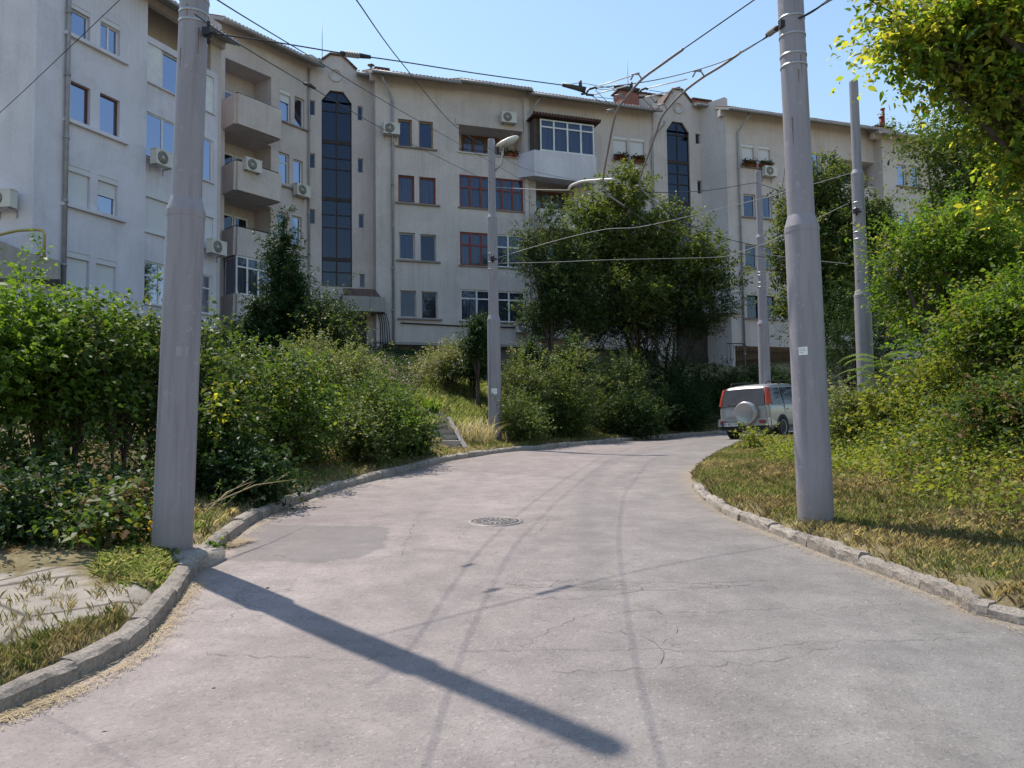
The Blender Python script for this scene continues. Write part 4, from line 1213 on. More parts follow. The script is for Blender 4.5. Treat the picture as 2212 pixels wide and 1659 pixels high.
chimney(L0, 395, 490, 540, 556, 1.6, zx3)
chimney(PG, 810, 880, 205, 250, 2.0, zx4)
mb = MB()
Q = PG.shift(-2.3)
for (x, t) in ((838, 128), (830, 165)):
    a, z1_ = Q.uz(*zx4(x, t)); _, z0_ = Q.uz(*zx4(x, 215)); mb.tube([Q.P(a, z0_, 0), Q.P(a, z1_, 0)], 0.11, 10)
    mb.tube([Q.P(a, z1_ + 0.05, 0), Q.P(a, z1_ + 0.12, 0)], 0.15, 10)
mb.build('flue', 'frame_red', block)
mb = MB(); Q = PC.shift(-1.5); a, z1_ = Q.uz(*zx2(401, 205)); mb.tube([Q.P(a, z1_ - 1.3, 0), Q.P(a, z1_ - 0.1, 0)], 0.07, 8); mb.tube([Q.P(a, z1_ - 0.1, 0), Q.P(a, z1_, 0)], [0.2, 0.05], 10); mb.build('vent_pipe', 'metal_grey', block)
# solid body behind the fronts
mb = MB()
body = [PA.P(uA0, 0, -1.45), PA.P(uA1, 0, -3.3), PB.P(0, 0, -1.5), L0.P(uD0, 0, -2.6), L0.P(uH1 + 2, 0, -1.6), L0.P(uH1 + 2, 0, -12), L0.P(uD0 - 4, 0, -13), PA.P(uA1 + 3, 0, -12), PA.P(uA0, 0, -13)]
nb_ = len(body)
mb.add([(q.x, q.y, 1.5) for q in body] + [(q.x, q.y, zA1) for q in body], [tuple(range(nb_))[::-1], tuple(range(nb_, 2 * nb_))] + [(i, (i + 1) % nb_, (i + 1) % nb_ + nb_, i + nb_) for i in range(nb_)])
mb.build('rear_body', 'plaster_cream', block)

# ---- air conditioners, one master and its copies
def rectc(P, f, x0, x1, t, b): return rect(P, f, x0, x1, t, b)
air_con(PA, rect(PA, zx1, 700, 785, 715, 810), 0.12, 'air conditioner below the dark glazed loggia left of the near grey pole')
air_con(PBB, rect(PBB, zx1, 1135, 1220, 755, 838), 0.16, 'air conditioner on the middle balcony parapet of the corner balconies')
air_con(PB, rect(PB, zx1, 1385, 1455, 877, 950), 0.1, 'air conditioner under the paired windows beside the left stair tower')
air_con(PA, rect(PA, zx1, 972, 1040, 1145, 1220), 0.1, 'air conditioner on the white wall at lower right edge of the near grey pole')
air_con(L0, rect(L0, zx2, 460, 525, 497, 556), 0.1, 'air conditioner by the downpipe left of the ochre framed windows')
air_con(L0, rect(L0, zx2, 1012, 1083, 445, 503), 0.1, 'air conditioner high on the wall above the open top loggia')
air_con(L0, rect(L0, zx2, 1085, 1153, 1438, 1490), 0.1, 'air conditioner low down under the white glazed ground floor loggia')
air_con(PG, rect(PG, zx3, 1812, 1898, 990, 1072), 0.12, 'air conditioner under the shuttered window with red flowers')
air_con(PE, rect(PE, lambda a, b: (a, b), 0, 40, 415, 458), 0.12, 'air conditioner on the end wall at the left edge of the photo')
def make_ac():
    t = thing('air_conditioner', (0, 0, 0), 'x', 'air conditioner', 'air conditioner units on the facade')
    mb = MB(); mb.box((-0.41, -0.30, 0.0), (0.41, 0.0, 0.56)); mb.box((-0.43, -0.305, 0.535), (0.43, 0.005, 0.565)); b = mb.build('casing', 'ac_white', t, local=True)
    g_ = MB()
    Mx = Matrix.Translation((-0.1, -0.302, 0.28)) @ Matrix.Rotation(math.pi / 2, 4, 'X')
    g_.lathe([(0.0, 0.0), (0.235, 0.0), (0.235, 0.012), (0.0, 0.012)], 28, Mx, cap=False); g = g_.build('fan_grille', 'ac_grille', t, local=True)
    h_ = MB()
    for k in (0.06, 0.11, 0.16, 0.21): h_.tube([Mx @ Vector((k * math.cos(a), k * math.sin(a), 0.018)) for a in [i * math.pi / 10 for i in range(21)]], 0.006, 4, cap=False)
    for k in range(8): h_.tube([Mx @ Vector((0, 0, 0.02)), Mx @ Vector((0.235 * math.cos(k * math.pi / 4), 0.235 * math.sin(k * math.pi / 4), 0.02))], 0.005, 4)
    h_.lathe([(0.0, 0.014), (0.05, 0.014), (0.05, 0.024), (0.0, 0.024)], 12, Mx, cap=False)
    h_.build('guard_wire', 'ac_white', g, local=True)
    k_ = MB()
    for s_ in (-0.3, 0.3): k_.box((s_ - 0.015, -0.3, -0.04), (s_ + 0.015, 0.14, -0.001)); k_.box((s_ - 0.015, 0.11, -0.25), (s_ + 0.015, 0.14, -0.04))
    k_.build('bracket', 'metal_grey', t, local=True)
    return t
ac0 = make_ac()
for i, (P, u, z, out, lab) in enumerate(AC_LIST):
    o = ac0 if i == 0 else copy_tree(ac0)
    q = P.P(u, z, out + 0.03)
    o.location = q
    o.rotation_euler = (0, 0, math.atan2(P.d.y, P.d.x))
    o['label'] = lab

# ---- window boxes with red flowers
def flower_box(P, u, z, w, label):
    t = thing('flower_box', P.P(u, z, 0.1), label, 'flower box', 'flower boxes on window sills', math.atan2(P.d.y, P.d.x))
    mb = MB(); mb.box((-w / 2, -0.09, 0), (w / 2, 0.08, 0.15), taper=-0.015); mb.build('box', 'frame_red', t, local=True)
    n_ = 260
    c = np.stack([rng.uniform(-w / 2, w / 2, n_), rng.normal(-0.08, 0.09, n_), 0.16 + rng.normal(0.02, 0.09, n_)], 1)
    a = rng.normal(0, 1, (n_, 3)); a /= np.linalg.norm(a, axis=1)[:, None]; b = np.cross(a, rng.normal(0, 1, (n_, 3))); b /= np.linalg.norm(b, axis=1)[:, None]
    s_ = 0.045
    V = np.stack([c - a * s_, c + b * s_, c + a * s_, c - b * s_], 1).reshape(-1, 3)
    npmesh('flowers', V, np.arange(n_ * 4).reshape(-1, 4), 'petal_red', t)
flower_box(PG, (WG[0][0][0] + WG[0][0][1]) / 2, WG[0][0][2], 0.9, 'bushy red flowers under the left shuttered window, right of the far stair tower')
flower_box(PG, (WG[1][0][0] + WG[1][0][1]) / 2, WG[1][0][2], 0.8, 'red flowers on the sill directly above the right hand air conditioner')
flower_box(L0, (WE[0][0][0] + WE[0][0][1]) / 2, WE[0][0][2], 0.8, 'red flowers under the left roller shutter beside the white glazed bay')
flower_box(L0, (WE[1][0][0] + WE[1][0][1]) / 2, WE[1][0][2], 0.8, 'red flowers under the right roller shutter left of the curved wire rails')
flower_box(L0, ul1 - 0.8, lz[0][0], 0.9, 'red flowers on the parapet of the open top loggia behind the lamp post')
# lace cloth hanging from top left window
# lamp on the ceiling of a balcony, railing by the entrance
t = thing('stair_railing', PG.shift(1.6).P(PG.u(1640, 780), gz(*PG.shift(1.6).P(PG.u(1640, 780), 0)[:2]), 0), 'dark metal railing of the entrance steps behind the far pole', 'railing')
mb = MB(); Q = PG.shift(1.6)
pts = [(1570, 742), (1604, 742), (1640, 768), (1662, 790)]
top = [Q.P(Q.u(a, b), Q.uz(a, b)[1]) for a, b in pts]
mb.tube(top, 0.025, 6)
for i in range(3):
    for k in range(5):
        p_ = top[i].lerp(top[i + 1], k / 5); mb.tube([p_, p_ - Vector((0, 0, 0.95))], 0.012, 5)
mb.build('rails', 'metal_dark', t)
# roof aerials
for i, (px, t_, b_, P, lab) in enumerate([(696, 44, 130, PC.shift(-2), 'thin rod aerial on the roof above the left stair tower'), (1355, 113, 200, L0.shift(-2), 'thin rod aerial beside the tall brick chimney')]):
    u, z1_ = P.uz(px, t_); z0_ = P.uz(px, b_)[1] - 1.0
    mb = MB(); q = P.P(u, z0_); mb.tube([q, P.P(u, (z0_ + z1_) / 2), P.P(u, z1_)], [0.03, 0.02, 0.012], 6)
    tag(mb.build('roof_aerial', 'metal_grey'), lab, 'aerial', 'rod aerials on the roof')
# ------------------------------------------------------------------ poles
def make_pole(loc, label, tilt=(0, 0), base_ring=False, group='grey stepped utility poles beside the road', bands=(), sticker=None, lamp=False, depth=0.5, tape=()):
    t = thing('utility_pole', loc, label, 'utility pole', group)
    t.rotation_euler = (tilt[1], tilt[0], 0)
    mb = MB()
    prof = [(0.195, -depth), (0.195, 0.0), (0.188, 3.02), (0.192, 3.025), (0.192, 3.08), (0.150, 3.21), (0.143, 6.02), (0.147, 6.025), (0.147, 6.07), (0.111, 6.17), (0.104, 8.37), (0.095, 8.40)]
    mb.lathe(prof, 40); sh = mb.build('shaft', 'pole_paint', t, local=True)
    zz_ = {round(p_[1], 4) for p_ in prof[2:-1]}; me_ = sh.data
    for e in me_.edges:
        a_, b_ = me_.vertices[e.vertices[0]].co, me_.vertices[e.vertices[1]].co
        if abs(a_.z - b_.z) < 1e-5 and round(a_.z, 4) in zz_: e.use_edge_sharp = True
    def rad(z): return np.interp(z, [p_[1] for p_ in prof], [p_[0] for p_ in prof])
    for z in bands:
        b = MB(); r_ = float(rad(z)); b.lathe([(r_ + 0.001, z - 0.012), (r_ + 0.006, z - 0.012), (r_ + 0.006, z + 0.012), (r_ + 0.001, z + 0.012)], 32, cap=False); b.build('band', 'galvanised', t, local=True)
    for k in range(3):
        z = rng.uniform(4.2, 5.2); a0 = -math.pi / 2 + rng.uniform(-1.1, 1.1); hgt_ = rng.uniform(0.1, 0.3); b = MB(); vs_ = []
        for j in range(9):
            zz = z - hgt_ * j / 8; r_ = float(rad(zz)) + 0.0015; w = 0.006 * (1 - j / 9) + 0.0015; a = a0 + rng.normal(0, 0.006)
            vs_ += [(r_ * math.cos(a - w / r_), r_ * math.sin(a - w / r_), zz), (r_ * math.cos(a + w / r_), r_ * math.sin(a + w / r_), zz)]
        b.add(vs_, [(2 * j, 2 * j + 1, 2 * j + 3, 2 * j + 2) for j in range(8)]); b.build('rust_streak', 'rust', t, local=True)
    if sticker:
        z, ang, w, h = sticker; r_ = float(rad(z)) + 0.003
        b = MB(); vs_ = []
        for k in range(9):
            a = ang + (k / 8 - 0.5) * w / r_
            vs_ += [(r_ * math.cos(a), r_ * math.sin(a), z - h / 2), (r_ * math.cos(a), r_ * math.sin(a), z + h / 2)]
        b.add(vs_, [(2 * k, 2 * k + 2, 2 * k + 3, 2 * k + 1) for k in range(8)]); s_ = b.build('sticker', 'sticker', t, local=True)
        b = MB(); r2 = r_ + 0.002
        for j, (f0, f1) in enumerate(((0.12, 0.8), (0.1, 0.9), (0.1, 0.6))):
            zz = z + h * (0.25 - 0.22 * j); vs_ = []
            for k in range(7):
                a = ang + ((f0 + (f1 - f0) * k / 6) - 0.5) * w / r_
                vs_ += [(r2 * math.cos(a), r2 * math.sin(a), zz - h * 0.025), (r2 * math.cos(a), r2 * math.sin(a), zz + h * 0.025)]
            b.add(vs_, [(2 * k, 2 * k + 2, 2 * k + 3, 2 * k + 1) for k in range(6)])
        b.build('print_lines', 'ink', s_, local=True)
    for (z, a0, w, h) in tape:
        r_ = float(rad(z)) + 0.002; b = MB(); vs_ = []
        for k in range(5):
            a = a0 + (k / 4 - 0.5) * w / r_; vs_ += [(r_ * math.cos(a), r_ * math.sin(a), z - h / 2), (r_ * math.cos(a), r_ * math.sin(a), z + h / 2)]
        b.add(vs_, [(2 * k, 2 * k + 2, 2 * k + 3, 2 * k + 1) for k in range(4)]); b.build('glue_mark', 'stain', t, local=True)
    return t
pl = at(372, 1188, 7.5)
poleL = make_pole((pl.x, pl.y, pl.z), 'thick grey pole at the left kerb corner, nearest on the left', (0.030, 0.0), bands=(4.86, 4.95, 5.08, 5.2, 5.36), tape=((1.78, -1.22, 0.06, 0.085), (1.78, -0.85, 0.03, 0.09)))
pr = at(1762, 1112, 8.4)
poleL.scale = (0.93, 0.93, 1.05)
poleR = make_pole((pr.x, pr.y, pr.z), 'thick grey pole with a small white sticker on the right grass bank', (-0.012, 0.0), bands=(5.40, 5.20, 4.98, 4.86), sticker=(1.73, -math.pi / 2 - 0.62, 0.1, 0.085))
pm = at(1069, 885, 22.6)
poleR.scale = (0.94, 0.94, 1.0)
poleM = make_pole((pm.x, pm.y, pm.z - 0.48), 'slim grey pole carrying a street lamp above the concrete steps', (0, 0), bands=(4.55, 4.75, 5.0), sticker=(1.0, -math.pi / 2 - 0.05, 0.17, 0.16))
p3 = at(1874, 913, 18.9)
pole3 = make_pole((p3.x, p3.y, p3.z), 'grey pole standing in the right bushes behind the fern-like sapling', (0, 0), bands=(4.45, 4.62, 5.2, 5.35), depth=1.5)
p4 = at(1655, 895, 26.7)
pole4 = make_pole((p4.x, p4.y, p4.z), 'grey pole rising behind the parked silver car', (0, 0), bands=(4.75, 4.85, 4.35, 4.5), depth=1.5)
# footing of the left pole
mb = MB(); mb.lathe([(0.42, -0.35), (0.40, 0.01), (0.33, 0.035), (0.2, 0.04)], 18, Matrix.Translation((pl.x + 0.06, pl.y, pl.z - 0.03)))
mb.v = [(a[0] + rng.normal(0, 0.012), a[1] + rng.normal(0, 0.012), a[2]) for a in mb.v]
tag(mb.build('pole_footing', 'kerb_concrete'), 'low cracked concrete footing around the foot of the near left pole', 'concrete footing')

# street lamp on the mid pole
lz_ = pm.z - 0.48 + 7.55
t = thing('street_lamp', (pm.x, pm.y, lz_), 'oval street lamp on a short arm at the top of the mid pole', 'street lamp')
hd = at(1095, 306, 22.5)
hl = Vector((hd.x, hd.y, hd.z)) - Vector(t.location)
mb = MB(); mb.tube([(0.08, 0, -0.1), (0.3, 0, 0.12), (hl.x - 0.1, hl.y, hl.z - 0.03)], 0.03, 8); mb.build('arm', 'metal_grey', t, local=True)
mb = MB(); vs_ = []
prof = [(-0.36, 0.02), (-0.3, 0.07), (-0.15, 0.12), (0.05, 0.15), (0.25, 0.13), (0.34, 0.08), (0.38, 0.01)]
Mx = Matrix.Translation(hl) @ Matrix.Rotation(-0.38, 4, 'Y') @ Matrix.Rotation(math.pi / 2, 4, 'Y') @ Matrix.Diagonal((0.62, 1, 1, 1))
mb.lathe([(r_, x_) for x_, r_ in prof], 20, Mx); hdo = mb.build('lamp_head', 'ac_white', t, local=True)
mb = MB(); Mx2 = Matrix.Translation(hl + Vector((0.06, 0, -0.05))) @ Matrix.Rotation(-0.38, 4, 'Y') @ Matrix.Diagonal((1.5, 0.9, 0.55, 1)); mb.lathe([(0.0, -0.12), (0.09, -0.1), (0.135, -0.04), (0.14, 0.0)], 18, Mx2, cap=False); mb.build('lens', 'curtain', hdo, local=True)

# ------------------------------------------------------------------ overhead line
def cable(name, pts, r, mat, label, cat='cable', group=None, seg=6, sub=8):
    P = [Vector(p) for p in pts]; out = []
    for i in range(len(P) - 1):
        p0, p1, p2, p3_ = P[max(i - 1, 0)], P[i], P[i + 1], P[min(i + 2, len(P) - 1)]
        for j in range(sub):
            s_ = j / sub; out.append(0.5 * ((2 * p1) + (p2 - p0) * s_ + (2 * p0 - 5 * p1 + 4 * p2 - p3_) * s_ ** 2 + (3 * p1 - p0 - 3 * p2 + p3_) * s_ ** 3))
    out.append(P[-1])
    mb = MB(); mb.tube(out, r, seg)
    o = mb.build(name, mat)
    if label: tag(o, label, cat, group)
    return o, out
GW = 'overhead wires across the street'
def ysolve(px, py, h=5.55): # height h above the road
    d = ray(px, py); y = 3.0
    for _ in range(400):
        q = EYE + d * (y / d.y)
        if q.z - h - float(zroad(q.x, q.y)) > 0: break
        y += 0.1
    return EYE + d * (y / d.y)
rail1 = [(1290, 195), (1150, 295), (1010, 400), (910, 520), (855, 590), (820, 700), (785, 880), (757, 1040), (755, 1110), (785, 1175), (840, 1215), (895, 1250), (1060, 1365), (1300, 1455), (1640, 1565), (1990, 1615)]
rail2 = [(1680, 215), (1560, 300), (1430, 380), (1310, 470), (1220, 560), (1150, 650), (1110, 760), (1060, 900), (1010, 1040), (1000, 1110), (1040, 1170), (1130, 1240), (1270, 1350), (1440, 1420), (1660, 1492), (1990, 1557)]
def railpts(r):
    out = []
    for q in r:
        V = zx3(*q); out.append(V)
    # depth grows steadily along the run; height above the road held near constant
    P = [ysolve(*v) for v in out]
    ys = [p_.y for p_ in P]
    for i in range(1, len(ys)): ys[i] = max(ys[i], ys[i - 1] + 0.15)
    return [at(v[0], v[1], y) for v, y in zip(out, ys)]
for nm, r, far, lab in (('left', rail1, [(1640, -8), (1800, -115)], 'left hand contact wire with curved guide rail bending round the corner'), ('right', rail2, [(1830, -20), (2050, -170)], 'right hand contact wire with curved guide rail passing the near right pole')):
    P = railpts(r)
    t = thing('contact_wire', P[0], lab, 'overhead wire', 'trolleybus contact wires')
    V = zx3(*r[0])
    pts = [ysolve(*far[1]), ysolve(*far[0]), P[0]]
    mb = MB(); mb.tube(pts, 0.0075, 6); mb.build('wire', 'wire_black', t)
    o, out = cable('guide_rail', P[:12], 0.017, 'rail_grey', None); o.parent = t; o.data.transform(Matrix.Translation(-Vector(t.location)))
    o, out2 = cable('wire', P[11:], 0.009, 'wire_black', None); o.parent = t; o.data.transform(Matrix.Translation(-Vector(t.location)))
    # hanger arms
    for f_ in (2.1, 3.3, 4.6, 7.9, 9.5):
        k = int(f_ * 8); p_ = out[k]
        mb = MB(); u_ = Vector((-0.15, 0.04, 0.12))
        mb.tube([p_ + Vector((0, 0, 0.02)), p_ + Vector((-0.03, 0, 0.07)), p_ + Vector((-0.09, 0.03, 0.09)), p_ + Vector((-0.13, 0.05, 0.02))], 0.010, 6)
        mb.tube([p_ + Vector((-0.12, 0.04, 0.09)), p_ + Vector((-0.02, 0, 0.09))], 0.009, 5)
        mb.build('hanger', 'rail_grey', t)
Yd = 10.4
# span wire from left pole to the spacer
A = at(445, 70, 7.45); B = at(1216, 184, Yd)
cable('span_wire', [A, at(600, 92, 8.0), at(740, 115, 8.5), at(860, 132, 9.0), at(1040, 160, 9.75), B], 0.007, 'wire_black', 'span wire from the near left pole carrying a ribbed insulator', 'cable', GW)
def insulator(c, d, L, label):
    d = Vector(d).normalized(); q = d.to_track_quat('Z', 'Y').to_matrix().to_4x4(); M_ = Matrix.Translation(c) @ q
    t = thing('insulator', c, label, 'insulator', 'ribbed insulators on the span wires')
    prof = [(0.012, -L / 2)]; k = 9
    for i in range(k):
        z_ = -L * 0.33 + L * 0.66 * i / (k - 1); prof += [(0.018, z_ - L * 0.022), (0.036, z_), (0.018, z_ + L * 0.022)]
    prof.append((0.012, L / 2))
    mb = MB(); mb.lathe(prof, 12, M_); mb.build('ribs', 'rope_grey', t)
    mb = MB(); mb.tube([M_ @ Vector((0, 0, L * 0.42)), M_ @ Vector((0, 0, L * 0.95))], [0.03, 0.022], 8); mb.tube([M_ @ Vector((0, 0, -L * 0.55)), M_ @ Vector((0, 0, -L * 0.38))], 0.026, 8); mb.build('end_cap', 'wire_black', t)
insulator(at(760, 118, 8.6), at(800, 123, 8.75) - at(740, 115, 8.5), 0.26, 'ribbed insulator on the span wire left of the sky centre')
insulator(at(1668, 68, 8.6), at(1690, 50, 8.4) - at(1650, 80, 8.8), 0.2, 'ribbed insulator where a wire meets the near right pole')
# clamps at poles
def clamp(p_, label, s_=1.0):
    s_ *= 0.62
    mb = MB(); mb.box((p_.x - 0.05 * s_, p_.y - 0.06 * s_, p_.z - 0.07 * s_), (p_.x + 0.07 * s_, p_.y + 0.06 * s_, p_.z + 0.05 * s_)); mb.tube([p_, p_ + Vector((0.16 * s_, 0, -0.03))], 0.02 * s_, 6); mb.tube([p_ + Vector((0.02, 0, -0.12)), p_ + Vector((0.02, 0, 0.1))], 0.025 * s_, 6)
    tag(mb.build('wire_clamp', 'wire_black'), label, 'clamp', 'wire clamps on poles')
clamp(at(446, 68, 7.4), 'dark wire clamp near the top of the near left pole')
clamp(at(1690, 52, 8.35), 'dark wire clamp near the top of the near right pole')
clamp(at(1063, 558, 22.4), 'dark wire clamp halfway up the mid pole', 1.5)
clamp(at(1848, 455, 18.7), 'dark wire clamp on the pole in the right bushes', 1.4)
cable('span_wire', [at(1690, 50, 8.4), at(1640, 90, 8.9), at(1571, 129, 9.3), at(1480, 158, 9.8), at(1392, 177, 10.1), at(1290, 190, 10.3)], 0.006, 'wire_black', 'thin curved wire from the near right pole down to the dark spacer', 'cable', GW)
# spacer
sp0 = at(1216, 182, Yd)
t = thing('wire_spacer', sp0, 'dark spacer frame with pale rods between the two contact wires', 'wire spacer')
mb = MB()
def Z3(x, y, Y=Yd): V = zx3(x, y); return at(V[0], V[1], Y)
mb.tube([Z3(478, 432), Z3(560, 452), Z3(635, 470)], [0.03, 0.035, 0.045], 8); mb.tube([Z3(597, 408), Z3(600, 450)], 0.025, 6)
mb.build('beam', 'metal_dark', t); mb = MB(); mb.tube([Z3(826, 446, 10.6), Z3(900, 460, 10.6), Z3(1000, 476, 10.6)], [0.03, 0.04, 0.035], 8); mb.tube([Z3(941, 420, 10.6), Z3(943, 460, 10.6)], 0.025, 6)
mb.build('beam', 'metal_dark', t)
mb = MB()
for P_ in ([(604, 497), (640, 492), (655, 465), (700, 452), (712, 462)], [(635, 500), (690, 505)], [(985, 500), (1010, 468), (1040, 458), (1055, 466)], [(990, 520), (1035, 516)]):
    mb = MB(); mb.tube([Z3(a, b) for a, b in P_], 0.015, 6); mb.build('hook', 'metal_dark', t)
for a, b in (((708, 446), (960, 370)), ((690, 500), (932, 436)), ((1052, 457), (1320, 395)), ((1020, 520), (1200, 482))):
    mb = MB(); mb.tube([Z3(*a), Z3(*b, 10.3)], 0.008, 6); mb.build('stay_rod', 'rod_white', t)
mb = MB()
for a, b in (((535, 430), (597, 420)), ((610, 422), (840, 462)), ((716, 463), (870, 475)), ((690, 515), (830, 530)), ((700, 470), (812, 580)), ((680, 512), (800, 592)), ((1060, 470), (1200, 492)), ((1040, 480), (1110, 560)), ((1020, 525), (1105, 612))):
    mb = MB(); mb.tube([Z3(*a), Z3(*b, 10.5)], 0.004, 5); mb.build('bracing_wire', 'wire_black', t)
# other wires
cable('overhead_wire', [at(440, -30, 5.2), at(470, 0, 5.5), at(660, 116, 8.5), at(860, 236, 13.5), at(1052, 345, 22.0), at(1200, 432, 29)], 0.0055, 'wire_black', 'upper of two slanting wires crossing the left stair tower', 'cable', GW)
cable('overhead_wire', [at(420, 30, 6.5), at(500, 85, 7.0), at(672, 188, 9.5), at(860, 296, 14), at(1050, 390, 22.0), at(1150, 440, 27)], 0.0055, 'wire_black', 'lower of two slanting wires crossing the left stair tower', 'cable', GW)
for i, (a, b, Y, lab) in enumerate((((655, 118), (690, 132), 8.6, 'bright wire joint above the left downpipe on the upper slanting wire'), ((655, 180), (682, 192), 9.4, 'dark wire joint below it on the lower slanting wire'))):
    mb = MB(); mb.tube([at(*a, Y), at((a[0] + b[0]) / 2, (a[1] + b[1]) / 2 - 2, Y + .05), at(*b, Y + .1)], [0.012, 0.028, 0.014], 8); tag(mb.build('wire_joint', 'galvanised' if i == 0 else 'metal_dark'), lab, 'wire joint')
cable('overhead_wire', [at(745, -30, 4.6), at(770, 0, 5.0), at(867, 135, 7.6), at(982, 271, 12.5), at(1060, 322, 17), at(1160, 372, 23), at(1330, 402, 31)], 0.005, 'wire_black', 'sagging dark wire falling from the top edge past the lamp head', 'cable', GW)
cable('overhead_wire', [at(290, -30, 4.4), at(254, 4, 4.6), at(136, 116, 5.0), at(0, 243, 5.6), at(-160, 380, 6.3)], 0.0026, 'wire_black', 'thin wire crossing the top left windows', 'cable', GW)
cable('overhead_wire', [at(1790, 0, 8.0), at(1900, -80, 7.4), at(2100, -230, 6.6)], 0.01, 'wire_black', 'wire leaving the near right pole upward to the right', 'cable', GW)
cable('overhead_wire', [at(1712, 45, 8.3), at(1750, 28, 8.2), at(1790, 0, 8.0)], 0.01, 'wire_black', 'short wire from the near right pole clamp toward the upper right', 'cable', GW)
cable('span_wire', [at(1064, 562, 22.5), at(1090, 552, 22.3), at(1200, 520, 21.5), at(1303, 496, 20.8), at(1376, 491, 20.3), at(1463, 473, 19.8), at(1633, 432, 19.5), at(1700, 414, 19.2), at(1852, 370, 18.9)], 0.009, 'rope_grey', 'pale span rope climbing from the mid pole over the round tree', 'cable', GW)
cable('span_wire', [at(1069, 569, 22.6), at(1200, 566, 22), at(1323, 561, 21.4), at(1540, 556, 21), at(1585, 548, 20.8), at(1633, 533, 20.2), at(1681, 513, 19.8), at(1831, 440, 18.9)], 0.008, 'rope_grey', 'lower pale span rope from the mid pole to the pole in the right bushes', 'cable', GW)
cable('overhead_wire', [at(1065, 404, 22.6), at(1150, 409, 21), at(1230, 411, 19)], 0.010, 'rope_grey', 'short level wire from the mid pole to the pale curved arm', 'cable', GW)
cable('registration_arm', [at(1228, 410, 17), at(1233, 402, 16.9), at(1245, 396, 16.8), at(1265, 391, 16.6), at(1326, 387, 16)], 0.028, 'ac_white', 'pale curved arm holding the left guide rail above the round tree', 'bracket')
cable('overhead_wire', [at(1637, 396, 26.7), at(1622, 396, 26), at(1560, 407, 24), at(1494, 414, 22), at(1401, 416, 19.5)], 0.012, 'wire_black', 'dark wire from the pole behind the car to the guide rails', 'cable', GW)
cable('overhead_wire', [at(1640, 397, 26.7), at(1700, 417, 30), at(1780, 440, 34)], 0.012, 'wire_black', 'dark wire leaving the pole behind the car to the right', 'cable', GW)
cable('overhead_wire', [at(1640, 545, 24.5), at(1700, 556, 25), at(1830, 570, 27)], 0.013, 'rope_grey', 'grey rail-like wire crossing the pole behind the car', 'cable', GW)
cable('facade_wire', [at(1700, 290, 42), at(1695, 370, 42), at(1683, 440, 42)], 0.014, 'wire_black', 'thin dark wire hanging down the far facade left of the near right pole', 'cable')

# ------------------------------------------------------------------ manhole cover
mh = hit(1070, 1127)
t = thing('manhole_cover', (mh.x, mh.y, mh.z + 0.004), 'round iron manhole cover set in the middle of the road', 'manhole cover')
sl = (float(zroad(0, mh.y + 0.3)) - float(zroad(0, mh.y - 0.3))) / 0.6
t.rotation_euler = (math.atan(sl), 0, 0)
simple('iron', (0.25, 0.22, 0.21), 0.6, 0.3, var=0.3, scale=8)
simple('iron_dark', (0.16, 0.14, 0.135), 0.7, 0.2, var=0.3, scale=8)
mb = MB(); mb.lathe([(0.285, 0.004), (0.29, 0.008), (0.325, 0.008), (0.335, -0.01)], 48, cap=False); mb.build('rim', 'iron', t, local=True)
mb = MB(); mb.lathe([(0.0, 0.002), (0.275, 0.002), (0.278, -0.01)], 48, cap=False); c = mb.build('cover', 'iron_dark', t, local=True)
mb = MB()
for r_ in (0.255, 0.17, 0.09): mb.lathe([(r_, 0.003), (r_, 0.009), (r_ - 0.02, 0.009), (r_ - 0.02, 0.003)], 40, cap=False)
for k in range(24):
    a = k * math.pi / 12; M_ = Matrix.Rotation(a, 4, 'Z'); mb.box((0.18, -0.012, 0.003), (0.23, 0.012, 0.009), M_)
    if k % 2 == 0: mb.box((0.1, -0.012, 0.003), (0.145, 0.012, 0.009), M_)
mb.build('raised_pattern', 'iron', c, local=True)

# ------------------------------------------------------------------ concrete steps
st = thing('concrete_steps', (0, 0, 0), 'short flight of worn concrete steps climbing the bank left of the mid pole', 'steps')
s0 = hit(966, 970, fz=gz, y0=14.0); st.location = (s0.x, s0.y, s0.z)
s1 = at(928, 905, s0.y + 2.4)
dirs = Vector((s1.x - s0.x, s1.y - s0.y, 0)); Ls = dirs.length; dirs.normalize()
rt = Vector((dirs.y, -dirs.x, 0))
Ms = Matrix(((rt.x, dirs.x, 0, s0.x), (rt.y, dirs.y, 0, s0.y), (0, 0, 1, s0.z), (0, 0, 0, 1)))
for k in range(7):
    mb = MB(); z = 0.05 + 0.15 * k; y = 0.40 * k
    mb.box((-0.62 - 0.01 * (k % 2), y, z - 0.5), (0.42 + 0.01 * (k % 3), y + 0.48, z + 0.0), Ms)
    mb.v = [(a[0] + rng.normal(0, 0.008), a[1] + rng.normal(0, 0.008), a[2] + rng.normal(0, 0.006)) for a in mb.v]
    mb.build('step', 'kerb_concrete', st)
mb = MB(); mb.add([Ms @ Vector(q) for q in ((0.45, 0.1, -0.4), (0.57, 0.1, -0.4), (0.57, 2.4, 0.4), (0.45, 2.4, 0.4), (0.45, 0.1, 0.0), (0.57, 0.1, 0.0), (0.57, 2.4, 0.86), (0.45, 2.4, 0.86))], [(0, 3, 2, 1), (4, 5, 6, 7), (0, 1, 5, 4), (1, 2, 6, 5), (2, 3, 7, 6), (3, 0, 4, 7)]); mb.build('side_wall', 'plaster_base', st)
